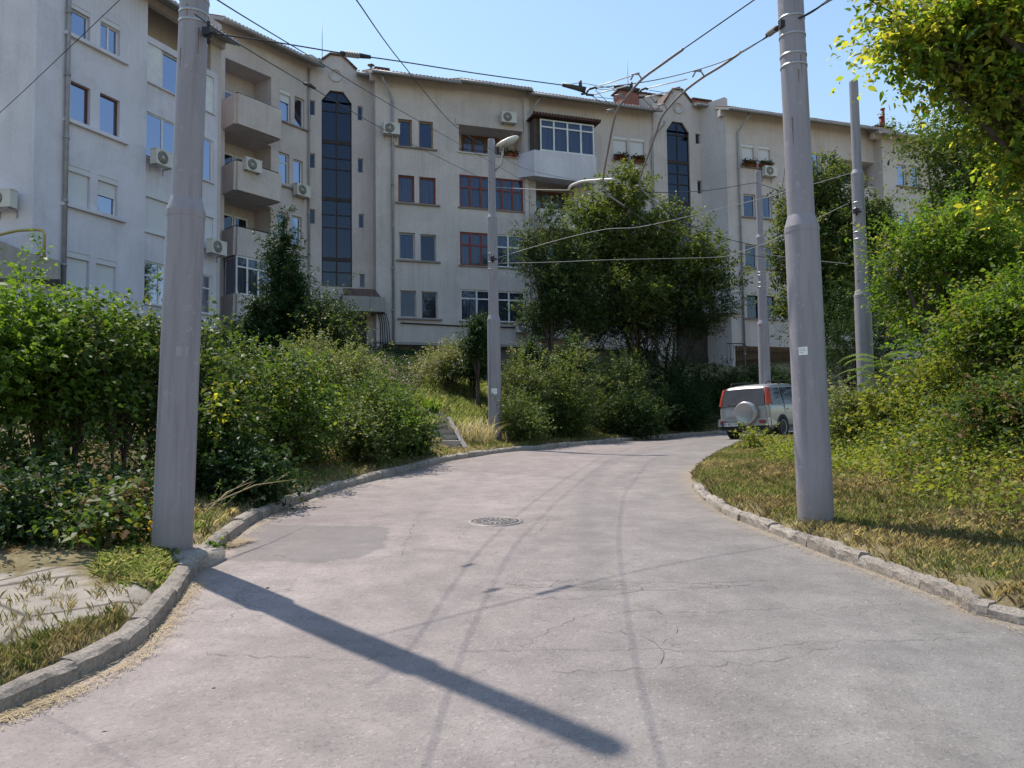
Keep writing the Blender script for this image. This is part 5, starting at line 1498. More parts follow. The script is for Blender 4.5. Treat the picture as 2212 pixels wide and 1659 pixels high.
# ------------------------------------------------------------------ vegetation
def unit(a): return a / (np.linalg.norm(a, axis=-1, keepdims=True) + 1e-9)
def leaves_from(P, D, leaf_len, wid, hexa, upn=0.7, droop=0.25):
    """P base points, D leaf axes -> verts"""
    n_ = len(P)
    N = unit(np.array([0, 0, 1.0]) * upn + rng.normal(0, 0.55, (n_, 3)))
    D = unit(D)
    S = unit(np.cross(D, N)); N = unit(np.cross(S, D))
    L = (leaf_len * rng.uniform(0.45, 1.4, n_))[:, None]; Wd = L * wid
    if hexa:
        V = np.stack([P, P + D * L * 0.3 + S * Wd * 0.46 + N * L * 0.07, P + D * L * 0.68 + S * Wd * 0.36 + N * L * 0.03 - np.array([0, 0, 1]) * L * droop * 0.3,
                      P + D * L - np.array([0, 0, 1]) * L * droop, P + D * L * 0.68 - S * Wd * 0.36 + N * L * 0.03 - np.array([0, 0, 1]) * L * droop * 0.3, P + D * L * 0.3 - S * Wd * 0.46 + N * L * 0.07], 1)
        return V.reshape(-1, 3), 6
    V = np.stack([P, P + D * L * 0.45 + S * Wd * 0.5 + N * L * 0.06, P + D * L - np.array([0, 0, 1]) * L * droop, P + D * L * 0.45 - S * Wd * 0.5 + N * L * 0.06], 1)
    return V.reshape(-1, 3), 4
def foliage_pts(blobs, n_clusters, shoots_per, leaves_per, shoot_len, spread, up, shell=0.4, clip=True):
    """blobs: (cx,cy,cz,rx,ry,rz); returns leaf base points, leaf axes and cluster centres"""
    B = np.array(blobs, dtype=float)
    vol = B[:, 3] * B[:, 4] * B[:, 5]; k = rng.choice(len(B), n_clusters, p=vol / vol.sum())
    d = unit(rng.normal(0, 1, (n_clusters, 3)))
    r = rng.uniform(0, 1, n_clusters) ** shell
    ph = rng.uniform(0, 6.28, 3)
    r = r * (0.84 + 0.2 * np.sin(d[:, 0] * 6 + ph[0]) * np.sin(d[:, 1] * 5 + ph[1]) + 0.12 * np.sin(d[:, 2] * 7 + ph[2]))
    wild = (rng.uniform(0, 1, n_clusters) < 0.15) & (d[:, 2] > -0.1)
    r = np.where(wild, rng.uniform(1.0, 1.28, n_clusters), r)
    C = B[k, :3] + d * B[k, 3:6] * r[:, None]
    out = unit(d * B[k, 3:6].mean(1)[:, None])
    ns = n_clusters * shoots_per
    Cs = np.repeat(C, shoots_per, 0) + rng.normal(0, spread, (ns, 3)); Os = np.repeat(out, shoots_per, 0)
    SD = unit(Os * 0.6 + np.array([0, 0, up]) + rng.normal(0, 0.5, (ns, 3)))
    SL = shoot_len * rng.uniform(0.5, 1.5, ns)
    t = np.tile(np.linspace(0.1, 1, leaves_per), ns)
    ii = np.repeat(np.arange(ns), leaves_per)
    P = Cs[ii] + SD[ii] * (SL[ii] * t)[:, None] + rng.normal(0, 0.012, (len(ii), 3))
    P[:, 2] -= 0.18 * (t ** 2) * SL[ii]
    LD = SD[ii] * 0.35 + rng.normal(0, 0.75, (len(ii), 3)); LD[:, 2] *= 0.55
    return P, LD, C
def stems(parent, name, base, targets, n_main, r0, mat='bark', z0=-0.2, wob=0.1, fork=0.45):
    if name == 'trunk' and r0 != 0.13: targets = targets[:26]; n_main = min(n_main, 4)
    mb = MB()
    mains = []
    for i in range(n_main):
        a = rng.uniform(0, 6.28); tg = Vector(targets[rng.integers(len(targets))])
        b = Vector(base) + Vector((math.cos(a) * r0 * 2.5 * (n_main > 1), math.sin(a) * r0 * 2.5 * (n_main > 1), z0))
        mid = b.lerp(tg, 0.5) + Vector((rng.normal(0, wob), rng.normal(0, wob), rng.uniform(0.1, 0.3) * (tg.z - b.z) * 0.3))
        pts = [b, b.lerp(mid, 0.5) + Vector((rng.normal(0, wob * .4), rng.normal(0, wob * .4), 0)), mid, tg]
        mb.tube(pts, [r0, r0 * 0.75, r0 * 0.5, r0 * 0.15], 7); mains.append((pts, r0))
    for tg in targets[: min(len(targets), 60)]:
        pts, r_ = mains[rng.integers(len(mains))]; tg = Vector(tg)
        k = rng.uniform(fork, 0.95); s_ = pts[1].lerp(pts[2], (k - 0.33) * 1.5) if k < 1 else pts[2]
        if tg.z < s_.z: s_ = pts[0].lerp(pts[1], 0.9)
        m_ = s_.lerp(tg, 0.55) + Vector((0, 0, 0.1 * (tg - s_).length))
        mb.tube([s_, m_, tg], [r_ * 0.32, r_ * 0.2, r_ * 0.06], 5)
    return mb.build(name, mat, parent)
KIND = {
 # kind: mat, leaf_len, wid, hexa, clusters/m3-ish factor, shoots, leaves, shoot_len, spread, up
 'broad':   dict(mat='leaf_bright', L=0.085, wid=0.62, hexa=True, sp=4, lv=9, sl=0.32, spread=0.10, up=0.35),
 'broadmid':dict(mat='leaf_mid', L=0.075, wid=0.6, hexa=True, sp=4, lv=9, sl=0.30, spread=0.10, up=0.35),
 'mid':     dict(mat='leaf_mid', L=0.075, wid=0.6, hexa=False, sp=4, lv=10, sl=0.45, spread=0.11, up=0.5),
 'small':   dict(mat='leaf_mid', L=0.065, wid=0.55, hexa=False, sp=5, lv=12, sl=0.46, spread=0.11, up=0.6),
 'dark':    dict(mat='leaf_dark', L=0.07, wid=0.6, hexa=False, sp=5, lv=10, sl=0.32, spread=0.13, up=0.4),
 'grey':    dict(mat='leaf_grey', L=0.07, wid=0.45, hexa=False, sp=5, lv=12, sl=0.45, spread=0.12, up=0.7),
 'pear':    dict(mat='leaf_pear', L=0.125, wid=0.6, hexa=False, sp=6, lv=10, sl=0.55, spread=0.11, up=0.9),
 'vine':    dict(mat='leaf_vine', L=0.07, wid=0.7, hexa=False, sp=4, lv=9, sl=0.3, spread=0.12, up=0.3),
 'brightsm':dict(mat='leaf_bright', L=0.07, wid=0.6, hexa=False, sp=5, lv=10, sl=0.4, spread=0.12, up=0.5),
 'yellow':  dict(mat='leaf_yellow', L=0.095, wid=0.55, hexa=True, sp=5, lv=10, sl=0.42, spread=0.09, up=-0.15),
 'conifer': dict(mat='leaf_conifer', L=0.11, wid=0.3, hexa=False, sp=6, lv=12, sl=0.28, spread=0.09, up=0.8),
}
def plant(name, kind, base, blobs, n, label, cat, group=None, n_main=5, r0=0.03, shell=0.4, crown='foliage', trunk='stems', second=None, scale=1.0, wob=0.12, fork=0.3):
    K = KIND[kind]
    t = thing(name, base, label, cat, group)
    P, LD, C = foliage_pts(blobs, n, K['sp'], K['lv'], K['sl'] * scale, K['spread'] * scale, K['up'], shell)
    V, k = leaves_from(P, LD, K['L'] * scale, K['wid'], K['hexa'])
    mats = [K['mat']]; midx = None
    if second:
        mats.append(second[0]); midx = (rng.uniform(0, 1, len(P)) < 0).astype(int)
        cl = np.repeat(rng.uniform(0, 1, n) < second[1], K['sp'] * K['lv']); midx = cl.astype(int)
    npmesh(crown, V, np.arange(len(V)).reshape(-1, k), mats, t, base, midx)
    tg = C[rng.permutation(len(C))[:60]] if r0 != 0.13 else C[np.argsort(C[:, 0])[::4][:60]]
    stems(t, trunk, base, tg, n_main, r0, wob=wob, fork=fork)
    return t
def gxy(px, py, Y):
    q = at(px, py, Y); return q.x, q.y, gz(q.x, q.y)
def bush(kind, pl_, pr_, ptop, Y, n, label, depth=1.6, group=None, name='bush', cat='bush', bottom=0.0, second=None, lobes=5, **kw):
    x0 = at(pl_, 800, Y).x; x1 = at(pr_, 800, Y).x; cx = (x0 + x1) / 2; zt = at((pl_ + pr_) / 2, ptop, Y).z
    g = gz(cx, Y); h = zt - g; rx = (x1 - x0) / 2
    blobs = []
    for i in range(lobes):
        a = rng.uniform(-1, 1); f = rng.uniform(0.45, 0.62)
        top = zt - (0.28 * h * abs(a) ** 1.5 + rng.uniform(0, 0.24) * h) * (0 if i == 0 else 1)
        lo = g + h * bottom * rng.uniform(0.5, 1.0)
        blobs.append((cx + a * rx * 0.62 * (i > 0), Y + rng.uniform(-0.4, 0.4) * depth, (top + lo) / 2, rx * f, depth * 0.5 * rng.uniform(0.8, 1.1), (top - lo) / 2))
    return plant(name, kind, (cx, Y, g), blobs, n, label, cat, group, second=second, **kw)

G1 = 'tall bushes along the left bank'
bush('broad', -260, 120, 598, 9.6, 250, 'bright green broad-leaved bush at the far left edge of the photo', 1.8, G1, second=('leaf_dry', 0.02), bottom=0.42)
bush('broad', 20, 250, 622, 9.9, 260, 'sunlit broad-leaved bush second from the left edge', 1.8, G1, bottom=0.45)
bush('broadmid', 190, 345, 645, 10.8, 240, 'darker broad-leaved bush just left of the near left pole', 1.8, G1, second=('leaf_bright', 0.15), bottom=0.4)
bush('broadmid', 320, 450, 655, 11.6, 260, 'bush standing behind the near left pole', 1.8, G1, bottom=0.15)
bush('broadmid', 425, 560, 725, 11.6, 230, 'bush with reddish yellow leaves just right of the near left pole', 1.7, G1, second=('leaf_yellow', 0.12), bottom=0.08)
bush('mid', 545, 712, 752, 13.9, 440, 'dense rounded green bush above the shaded kerb verge', 2.0, G1, second=('leaf_bright', 0.12), bottom=0.03, lobes=6)
bush('small', 715, 915, 812, 16.9, 380, 'loose bright green bush left of the concrete steps', 1.8, G1, second=('leaf_bright', 0.12), bottom=0.05, lobes=6)
bush('dark', 835, 915, 868, 17.9, 230, 'low dark bush at the kerb verge beside the foot of the steps', 1.1, G1, bottom=0.0)
bush('small', 700, 840, 890, 15.9, 220, 'low feathery green shrub in front of the bank bushes', 1.0, G1, bottom=0.0, second=('leaf_grey', 0.4))
bush('grey', 610, 740, 705, 18.5, 200, 'grey green shrub with upright shoots behind the bank bushes', 1.6, G1, bottom=0.1)
bush('grey', 690, 850, 745, 19.5, 260, 'pale grey green shrub below the left entrance canopy', 1.6, G1, bottom=0.1)
bush('dark', 640, 812, 618, 24.0, 420, 'large dark rounded shrub beside the left conifer', 2.4, G1, bottom=0.1, second=('leaf_pear', 0.25))
bush('mid', 430, 560, 748, 15.5, 220, 'mid green bush on the bank under the corner balconies', 1.8, G1, bottom=0.1)
bush('broadmid', -220, 330, 930, 9.4, 110, 'low shaded undergrowth bush under the left row', 1.0, G1, bottom=0.0, lobes=9)
bush('dark', -100, 330, 1040, 8.6, 150, 'low ivy-dark bush at the near left corner', 0.8, G1, bottom=0.0, lobes=8)
bush('dark', 425, 620, 985, 11.0, 190, 'low dark bush at the foot of the bank right of the near pole', 0.9, G1, bottom=0.0, lobes=6)

bush('dark', -160, 200, 1075, 7.7, 190, 'low trailing undergrowth at the back edge of the broken pavement', 0.8, G1, bottom=0.0, lobes=8, second=('leaf_dry', 0.12))
bush('broadmid', 150, 345, 1100, 7.9, 120, 'low trailing undergrowth left of the near pole foot', 0.8, G1, bottom=0.0, lobes=6, second=('leaf_dry', 0.25))
bush('dark', 1200, 1570, 705, 33, 520, 'long dark thicket under the round tree crown', 1.6, None, bottom=0.0, lobes=8)
bush('dark', 1555, 1730, 792, 37, 420, 'dark hedge below the far entrance railing', 2.0, None, bottom=0.0)
# conifer, left of stair tower
def conifer(px, pw, ptop, pbot, Y, n, label, group=None):
    c = at(px, ptop, Y); zb = at(px, pbot, Y).z; w = at(px + pw / 2, 800, Y).x - c.x
    h = c.z - zb; blobs = []
    for i in range(11):
        f = i / 10; rr = w * (0.12 + 0.95 * (1 - f) ** 0.8) * rng.uniform(0.75, 1.1); a = rng.uniform(0, 6.28)
        blobs.append((c.x + math.cos(a) * rr * 0.25, Y + math.sin(a) * rr * 0.25, zb + h * f * 0.95, rr, rr, h * 0.11))
    g = gz(c.x, Y)
    return plant('conifer', 'conifer', (c.x, Y, g), blobs, n, label, 'conifer', group, n_main=1, r0=0.09, crown='crown', trunk='trunk', shell=0.5, wob=0.02, scale=1.1)
conifer(615, 150, 470, 740, 23.5, 520, 'tall pointed dark conifer in front of the corner balconies')
conifer(560, 110, 640, 760, 22.8, 180, 'short dark conifer at the left foot of the tall one')
conifer(1033, 42, 672, 760, 24.8, 90, 'small pointed conifer just left of the mid pole', 'small conifers among the shrubs')
conifer(1145, 60, 735, 800, 25.5, 90, 'small bright conifer right of the mid pole', 'small conifers among the shrubs')
conifer(1235, 70, 728, 800, 27, 90, 'small conifer under the round tree', 'small conifers among the shrubs')

G2 = 'shrubs along the kerb below the block'
bush('grey', 900, 1040, 752, 27.0, 240, 'pale silvery shrub at the top of the steps left of the mid pole', 1.4, G2, second=('blossom', 0.18), bottom=0.35)
bush('dark', 985, 1058, 715, 26.5, 150, 'dark shrub directly behind the mid pole', 1.2, G2, bottom=0.4)
bush('small', 1062, 1190, 760, 24.6, 460, 'dense green shrub right beside the mid pole', 1.8, G2, bottom=0.0, second=('leaf_grey', 0.6))
bush('small', 1150, 1310, 752, 26.8, 560, 'dense shrub second from the mid pole', 2.0, G2, bottom=0.0, second=('leaf_grey', 0.5))
bush('mid', 1270, 1440, 745, 29.8, 560, 'dense shrub with bright top under the round tree', 2.0, G2, bottom=0.0, second=('leaf_grey', 0.45))
bush('dark', 1390, 1530, 795, 32.2, 420, 'dark shrub below the far entrance', 2.0, G2, bottom=0.0)
bush('dark', 1490, 1640, 795, 34, 420, 'dark shrub behind the parked car', 2.0, G2, bottom=0.0)
bush('small', 1075, 1180, 858, 22.9, 240, 'low shrub in front, right of the mid pole foot', 1.1, G2, bottom=0.0, second=('leaf_grey', 0.4))
bush('small', 1150, 1290, 845, 25.2, 300, 'low front shrub midway along the far kerb', 1.2, G2, bottom=0.0)
bush('dark', 1270, 1420, 840, 28.2, 320, 'low dark front shrub nearest the car along the far kerb', 1.2, G2, bottom=0.0, second=('leaf_mid', 0.3))
bush('dark', 1380, 1560, 845, 31.0, 340, 'low dark shrub directly left of the car', 1.2, G2, bottom=0.0)
bush('dark', 1640, 1800, 800, 35, 260, 'dark hedge shrub behind the car and near right pole', 2.2, G2, bottom=0.0)

# trees in front of the block
def tree(kind, Y, blobs_px, base_px, n, label, r0=0.14, n_main=5, second=None, scale=1.0, shell=0.45, name='tree', depth=0.8, base_y=None):
    blobs = []
    for (cx, cy, rx, ry) in blobs_px:
        c = at(cx, cy, Y); r1 = rx / F_PX * Y; r2 = ry / F_PX * Y
        blobs.append((c.x, Y + rng.uniform(-0.3, 0.3) * r1, c.z, r1, r1 * depth, r2))
    b = at(base_px, 800, base_y or Y)
    return plant(name, kind, (b.x, b.y, gz(b.x, b.y)), blobs, n, label, 'tree', None, n_main=n_main, r0=r0, crown='crown', trunk='trunk', second=second, scale=scale, shell=shell, wob=0.25)
tree('pear', 33.5, [(1330, 500, 95, 120), (1300, 590, 80, 90), (1410, 560, 90, 110), (1480, 590, 100, 100), (1300, 480, 70, 70), (1540, 600, 60, 60), (1350, 430, 60, 60), (1440, 480, 60, 60), (1370, 660, 110, 60), (1520, 560, 50, 50), (1255, 470, 35, 50)], 1400, 1150, 'large round pear-like tree in front of the block centre', r0=0.10, n_main=7)
tree('dark', 32.0, [(1180, 560, 65, 80), (1215, 640, 75, 80), (1190, 470, 28, 45), (1130, 540, 30, 45), (1170, 690, 60, 50), (1245, 560, 50, 80), (1260, 680, 60, 60)], 1215, 1500, 'dark slender-branched tree left of the round tree', r0=0.08, second=('leaf_pear', 0.3))
tree('dark', 34.5, [(1440, 680, 120, 75), (1330, 690, 110, 65), (1510, 660, 90, 75), (1400, 620, 110, 70), (1270, 700, 70, 60)], 1420, 1900, 'dark low tree shading the far entrance', r0=0.08)
tree('pear', 34, [(1690, 480, 35, 60), (1790, 450, 75, 95), (1780, 560, 90, 100), (1700, 560, 45, 60), (1840, 540, 60, 90), (1780, 660, 100, 90), (1785, 380, 30, 45), (1890, 500, 50, 70)], 1790, 1500, 'tree filling the gap behind the near right pole', r0=0.12, second=('leaf_dark', 0.3))
tree('dark', 28, [(1800, 740, 95, 90), (1900, 640, 80, 110), (1860, 760, 90, 80), (1960, 720, 80, 80)], 1830, 620, 'dark tree behind the pole in the right bushes', r0=0.1)
# right hand masses
tree('brightsm', 15.5, [(1985, 560, 95, 90), (2070, 540, 110, 110), (1960, 650, 60, 60), (2060, 680, 110, 90), (2180, 600, 120, 130), (1925, 600, 45, 50)], 2080, 1000, 'bright green tree on the right bank reaching toward the far pole', r0=0.09, second=('leaf_vine', 0.25))
tree('mid', 18.5, [(2010, 330, 55, 60), (2080, 400, 110, 90), (2180, 360, 120, 110), (1960, 290, 30, 45), (2020, 460, 50, 50), (2250, 480, 120, 130), (2130, 500, 110, 80), (2070, 290, 90, 55), (2160, 260, 100, 70)], 2150, 1500, 'taller loose tree behind the yellowing branches', r0=0.1, second=('leaf_grey', 0.2))
tree('yellow', 9.6, [(1925, 25, 50, 42), (1955, 95, 65, 38), (2030, 50, 90, 70), (2110, 90, 110, 90), (2160, 190, 85, 60), (2040, 165, 60, 32), (1925, 130, 42, 24), (2195, 320, 45, 55), (2180, 430, 60, 55), (2170, 500, 40, 30), (2260, 250, 90, 200), (2160, 20, 130, 80), (1890, 12, 25, 14)], 2620, 480, 'yellowing maple branches hanging in from the upper right corner', r0=0.13, n_main=4, name='maple_tree', second=('leaf_bright', 0.42), depth=0.7, shell=0.6)
bush('brightsm', 2055, 2330, 598, 11.2, 480, 'arching bush with pale blossom at the right edge', 2.2, None, second=('leaf_vine', 0.3), bottom=0.25, lobes=6)
bush('brightsm', 20, 130, 585, 10.3, 70, 'tall leafy shoots rising above the left edge bushes', 0.8, G1, bottom=0.5)
bush('broadmid', 395, 470, 640, 12.4, 90, 'taller shoots just behind the right edge of the near left pole', 0.8, G1, bottom=0.3)
bush('mid', 2100, 2400, 700, 10.6, 260, 'shaded green bush low at the right edge under the arching one', 1.6, None, bottom=0.1, lobes=5)
bush('vine', 1950, 2150, 785, 12.6, 200, 'yellow green vine heap on top of the right mound', 1.6, None, bottom=0.0)
bush('vine', 1850, 2000, 850, 12.6, 130, 'vine heap beside the foot of the far right pole', 1.4, None, bottom=0.0)
bush('small', 2060, 2300, 880, 9.8, 200, 'low bramble bush at the right edge of the grass', 1.2, None, bottom=0.0, second=('leaf_dry', 0.15))
bush('grey', 1800, 1860, 845, 13.5, 70, 'sparse weed with round seed heads right of the near right pole', 0.6, None, name='weed', cat='weed', bottom=0.0)
bush('vine', 1614, 1658, 938, 18.0, 30, 'small yellowish tuft bush at the grass tip beside the car', 0.5, None, bottom=0.0, lobes=3)

# creeping cover over the right mound and the left bank
def scatter_cover(name, mat, test, nclump, L, wid, hgt, xr, yr, kind='stuff', per=14):
    X = rng.uniform(*xr, nclump * 3); Y = rng.uniform(*yr, nclump * 3)
    Z, dl_, dr_ = ground_np(X, Y)
    k = test(X, Y, dl_, dr_, Z); X, Y, Z = X[k][:nclump], Y[k][:nclump], Z[k][:nclump]
    n_ = len(X); ii = np.repeat(np.arange(n_), per)
    hh = hgt * rng.uniform(0.3, 1, n_)
    P = np.stack([X[ii] + rng.normal(0, 0.12, len(ii)), Y[ii] + rng.normal(0, 0.12, len(ii)), Z[ii] + hh[ii] * rng.uniform(0, 1, len(ii))], 1)
    D = rng.normal(0, 1, (len(ii), 3)); D[:, 2] *= 0.5
    V, q = leaves_from(P, D, L, wid, False)
    return tag(npmesh(name, V, np.arange(len(V)).reshape(-1, q), mat), kind=kind)
scatter_cover('creeper_cover', ['leaf_vine'], lambda x, y, dl_, dr_, z: (dr_ > 2.0 + 0.5 * np.sin(x * 2) + rng.uniform(-0.5, 0.5, len(x))) & (dr_ < 10) & (y > 6.5), 11000, 0.06, 0.6, 0.32, (3, 14), (6.5, 20))
scatter_cover('bramble_cover', ['leaf_mid'], lambda x, y, dl_, dr_, z: (dr_ > 2.0 + rng.uniform(-0.3, 0.9, len(x))) & (dr_ < 9) & (np.sin(x * 2.3 + 1) + np.sin(y * 2.1) > 0.1), 3500, 0.06, 0.65, 0.4, (3, 14), (5, 18))
scatter_cover('bank_cover', ['leaf_dark'], lambda x, y, dl_, dr_, z: (dl_ > 2.4 - 1.2 * sm(8, 13, y)) & (dl_ < 22) & ~((x > -1.9) & (x < 0.6) & (y > 17.5) & (y < 27)), 14000, 0.075, 0.6, 0.35, (-18, 14), (6.8, 36))
scatter_cover('leaf_litter', ['leaf_dry'], lambda x, y, dl_, dr_, z: ((dl_ > 1.6) & (dl_ < 3.5) & (y < 13)) | ((dr_ > 0.7) & (dr_ < 3) & (y < 12)), 2600, 0.05, 0.6, 0.05, (-8, 8), (4, 14), per=8)

# ------------------------------------------------------------------ grass
def grass(name, mat, n_, test, hgt, xr, yr, w=0.006, lean=0.5, tuft=6):
    tuft = 9 if w < 0.003 else tuft
    nt = n_ // tuft
    X = rng.uniform(*xr, nt * 3); Y = rng.uniform(*yr, nt * 3)
    Z, dl_, dr_ = ground_np(X, Y); k = test(X, Y, dl_, dr_); X, Y = X[k][:nt], Y[k][:nt]
    ii = np.repeat(np.arange(len(X)), tuft); X = X[ii] + rng.normal(0, 0.03, len(ii)); Y = Y[ii] + rng.normal(0, 0.03, len(ii))
    Z, dl_, dr_ = ground_np(X, Y); ok = (np.maximum(dl_, dr_) > 0.13); X, Y, Z = X[ok], Y[ok], Z[ok]; m_ = len(X)
    h = hgt * rng.uniform(0.35, 1.3, m_); a = rng.uniform(0, 6.28, m_); le = lean * rng.uniform(0.1, 1.4, m_)
    d = np.stack([np.cos(a), np.sin(a), np.zeros(m_)], 1); s_ = np.stack([-np.sin(a), np.cos(a), np.zeros(m_)], 1) * (w * rng.uniform(0.6, 1.4, m_))[:, None]
    up = np.array([0, 0, 1.0]); B = np.stack([X, Y, Z - 0.01], 1); hh = h[:, None]; ll = (le * h)[:, None]
    M1 = B + up * hh * 0.55 + d * ll * 0.3; T = B + up * hh * (1 - 0.25 * le[:, None]) + d * ll
    V = np.stack([B - s_, B + s_, M1 + s_ * 0.8, T, M1 - s_ * 0.8], 1).reshape(-1, 3)
    return tag(npmesh(name, V, np.arange(len(V)).reshape(-1, 5), mat), kind='stuff')
pn_ = lambda x, y: np.sin(x * 1.9 + 0.7 * y) + np.sin(y * 2.7 - 0.8 * x) + 0.6 * np.sin(x * 5.1 + y * 3.3)
rightb = lambda x, y, dl_, dr_: (dr_ > 0.14) & (dr_ < 3.6) & (y < 24)
grass('grass', 'grass_green', 170000, lambda x, y, dl_, dr_: rightb(x, y, dl_, dr_) & (pn_(x, y) + rng.normal(0, 0.5, len(x)) > -0.1), 0.09, (1.5, 10), (3, 23), 0.0014, 0.4)
grass('dry_grass', 'grass_dry', 130000, lambda x, y, dl_, dr_: rightb(x, y, dl_, dr_) & (pn_(x, y) + rng.normal(0, 0.6, len(x)) < 0.9) & (np.sin(x * 3.7 + 1) * np.sin(y * 2.9) > -0.8), 0.085, (1.5, 10), (3, 23), 0.0013, 0.6)
grass('grass', 'grass_green', 60000, lambda x, y, dl_, dr_: (dl_ > 0.16) & (dl_ < 1.7) & (y > 7.6) & (pn_(x * 1.3, y) > -0.8), 0.12, (-5, 12), (7, 34), 0.005)
grass('dry_grass', 'grass_dry', 45000, lambda x, y, dl_, dr_: (dl_ > 0.16) & (dl_ < 1.6) & (y > 7.6), 0.10, (-5, 12), (7, 34), 0.005, 0.9)
nearL = lambda x, y, dl_: (~inside(PV, x, y) | (rng.uniform(0, 1, len(x)) < 0.06)) & (dl_ > 0.17) & (dl_ < 1.2 + 0.12 * np.sin(x * 5)) & (y < 6.3)
grass('grass', 'grass_green', 42000, lambda x, y, dl_, dr_: nearL(x, y, dl_) & (x < -1.9) & (pn_(x * 2, y * 2) > -0.3), 0.085, (-8, -1.5), (2.5, 7), 0.0011, 0.4)
grass('dry_grass', 'grass_dry', 52000, lambda x, y, dl_, dr_: nearL(x, y, dl_), 0.075, (-8, -1.5), (2.5, 7), 0.0010, 0.5)
wq = [hit(*q, off=0.12) for q in [(225, 1235), (260, 1200), (340, 1192), (420, 1205), (415, 1235), (330, 1262), (250, 1258)]]
grass('green_weeds', 'grass_green', 15000, lambda x, y, dl_, dr_: inside(wq, x + rng.normal(0, 0.08, len(x)), y + rng.normal(0, 0.08, len(x))), 0.08, (-5, -2), (5, 8), 0.0035, 0.9)
grass('grass', 'grass_green', 40000, lambda x, y, dl_, dr_: (dl_ > 2) & (dl_ < 10) & (x > -3.0) & (x < 0.6), 0.28, (-3, 0.8), (18, 30), 0.014)
# straw swept along the kerb foot, lying on the road
def straw(name, px, n_, wd, label=None):
    L_ = smooth_line([hit(*q) for q in px], 0.05); k = rng.integers(0, len(L_) - 1, n_)
    c = L_[k] + rng.normal(0, wd, (n_, 2)); a = rng.uniform(0, 3.14, n_); l_ = rng.uniform(0.02, 0.1, n_); mb = MB()
    for i in range(n_):
        dx, dy = math.cos(a[i]) * l_[i] / 2, math.sin(a[i]) * l_[i] / 2; x, y = c[i]
        z = float(zroad(x, y)) + 0.012 + random.uniform(0, 0.012); w = 0.0022
        mb.add([(x - dx - dy / l_[i] * w * 2, y - dy + dx / l_[i] * w * 2, z), (x - dx + dy / l_[i] * w * 2, y - dy - dx / l_[i] * w * 2, z), (x + dx, y + dy, z + 0.004)], [(0, 1, 2)])
    return tag(mb.build(name, 'straw'), kind='stuff')
straw('straw_litter', [(170, 1490), (230, 1462), (300, 1425), (352, 1368), (392, 1310), (430, 1262)], 900, 0.045)
straw('straw_litter', [(470, 1205), (540, 1150), (640, 1098), (760, 1058)], 700, 0.04)
straw('straw_litter', [(500, 1180), (520, 1172), (550, 1168)], 700, 0.05)
straw('straw_litter', [(0, 1560), (80, 1530), (170, 1495)], 500, 0.05)
straw('straw_litter', [(1500, 1075), (1600, 1135), (1750, 1193), (1900, 1247), (2060, 1310), (2212, 1370)], 500, 0.04)

# ------------------------------------------------------------------ single plants
def strap_plant(name, px, Y, n_, h, w, mat, label, cat, lean=0.7, spread=0.12):
    x, y, z = gxy(px, 900, Y); t = thing(name, (x, y, z), label, cat); V = []; F = []
    for i in range(n_):
        a = rng.uniform(0, 6.28); hh = h * rng.uniform(0.6, 1.1); le = lean * rng.uniform(0.3, 1.2); b = Vector((x + rng.normal(0, spread), y + rng.normal(0, spread), z))
        d = Vector((math.cos(a), math.sin(a), 0)); s_ = Vector((-d.y, d.x, 0)); k = len(V)
        for j in range(5):
            f = j / 4; c = b + Vector((0, 0, 1)) * hh * (f - 0.35 * le * f * f) + d * hh * le * f * f; ww = w * (1 - f ** 3) * (0.7 + 0.5 * f)
            V += [tuple(c - s_ * ww), tuple(c + s_ * ww)]
        F += [(k + 2 * j, k + 2 * j + 1, k + 2 * j + 3, k + 2 * j + 2) for j in range(4)]
    npmesh('leaves', np.array(V), np.array(F), mat, t, (x, y, z)); return t
strap_plant('strap_leaved_plant', 930, 22.6, 90, 0.75, 0.035, 'leaf_bright', 'bright green strap-leaved plant at the head of the concrete steps', 'plant')
strap_plant('tall_grass_clump', 1016, 21.6, 130, 0.9, 0.010, 'grass_dry', 'tall tan grass clump right beside the concrete steps', 'grass clump', 1.0, 0.3)
strap_plant('tall_grass_clump', 1042, 21.8, 90, 0.7, 0.010, 'grass_dry', 'shorter tan grass clump between steps and mid pole', 'grass clump', 1.0, 0.3)
# fern-leaved sapling
def frond_tree(px, Y, ptop, label):
    x, y, z = gxy(px, 850, Y); zt = at(px, ptop, Y).z; t = thing('fern_leaved_sapling', (x, y, z), label, 'sapling'); V = []
    mb = MB(); mb.tube([(x, y, z - 0.1), (x + 0.02, y, (z + zt) / 2), (x, y, zt - 0.25)], [0.02, 0.016, 0.01], 6)
    for i in range(15):
        a = i * 2.4 + rng.normal(0, 0.2); st_ = Vector((x, y, zt - 0.25 - 0.035 * i)); d = Vector((math.cos(a), math.sin(a), 0)); L = rng.uniform(0.5, 0.8)
        pts = [st_ + d * L * f + Vector((0, 0, L * (0.75 * f - 0.75 * f * f))) for f in [k / 10 for k in range(11)]]
        mb.tube(pts, [0.006] * 10 + [0.002], 4)
        sd_ = Vector((-d.y, d.x, 0))
        for k in range(2, 22):
            f = k / 21; c = st_ + d * L * f + Vector((0, 0, L * (0.75 * f - 0.75 * f * f)))
            for sgn in (-1, 1):
                ax = (sd_ * sgn + d * 0.35 + Vector((0, 0, -0.25))).normalized(); ll = 0.13 * math.sin(math.pi * min(1, f * 0.85 + 0.12)) + 0.02; wv_ = d * 0.017
                V += [tuple(c), tuple(c + ax * ll * 0.4 + wv_), tuple(c + ax * ll), tuple(c + ax * ll * 0.4 - wv_)]
    mb.build('stem', 'stem_green', t); npmesh('fronds', np.array(V), np.arange(len(V)).reshape(-1, 4), 'leaf_bright', t, (x, y, z))
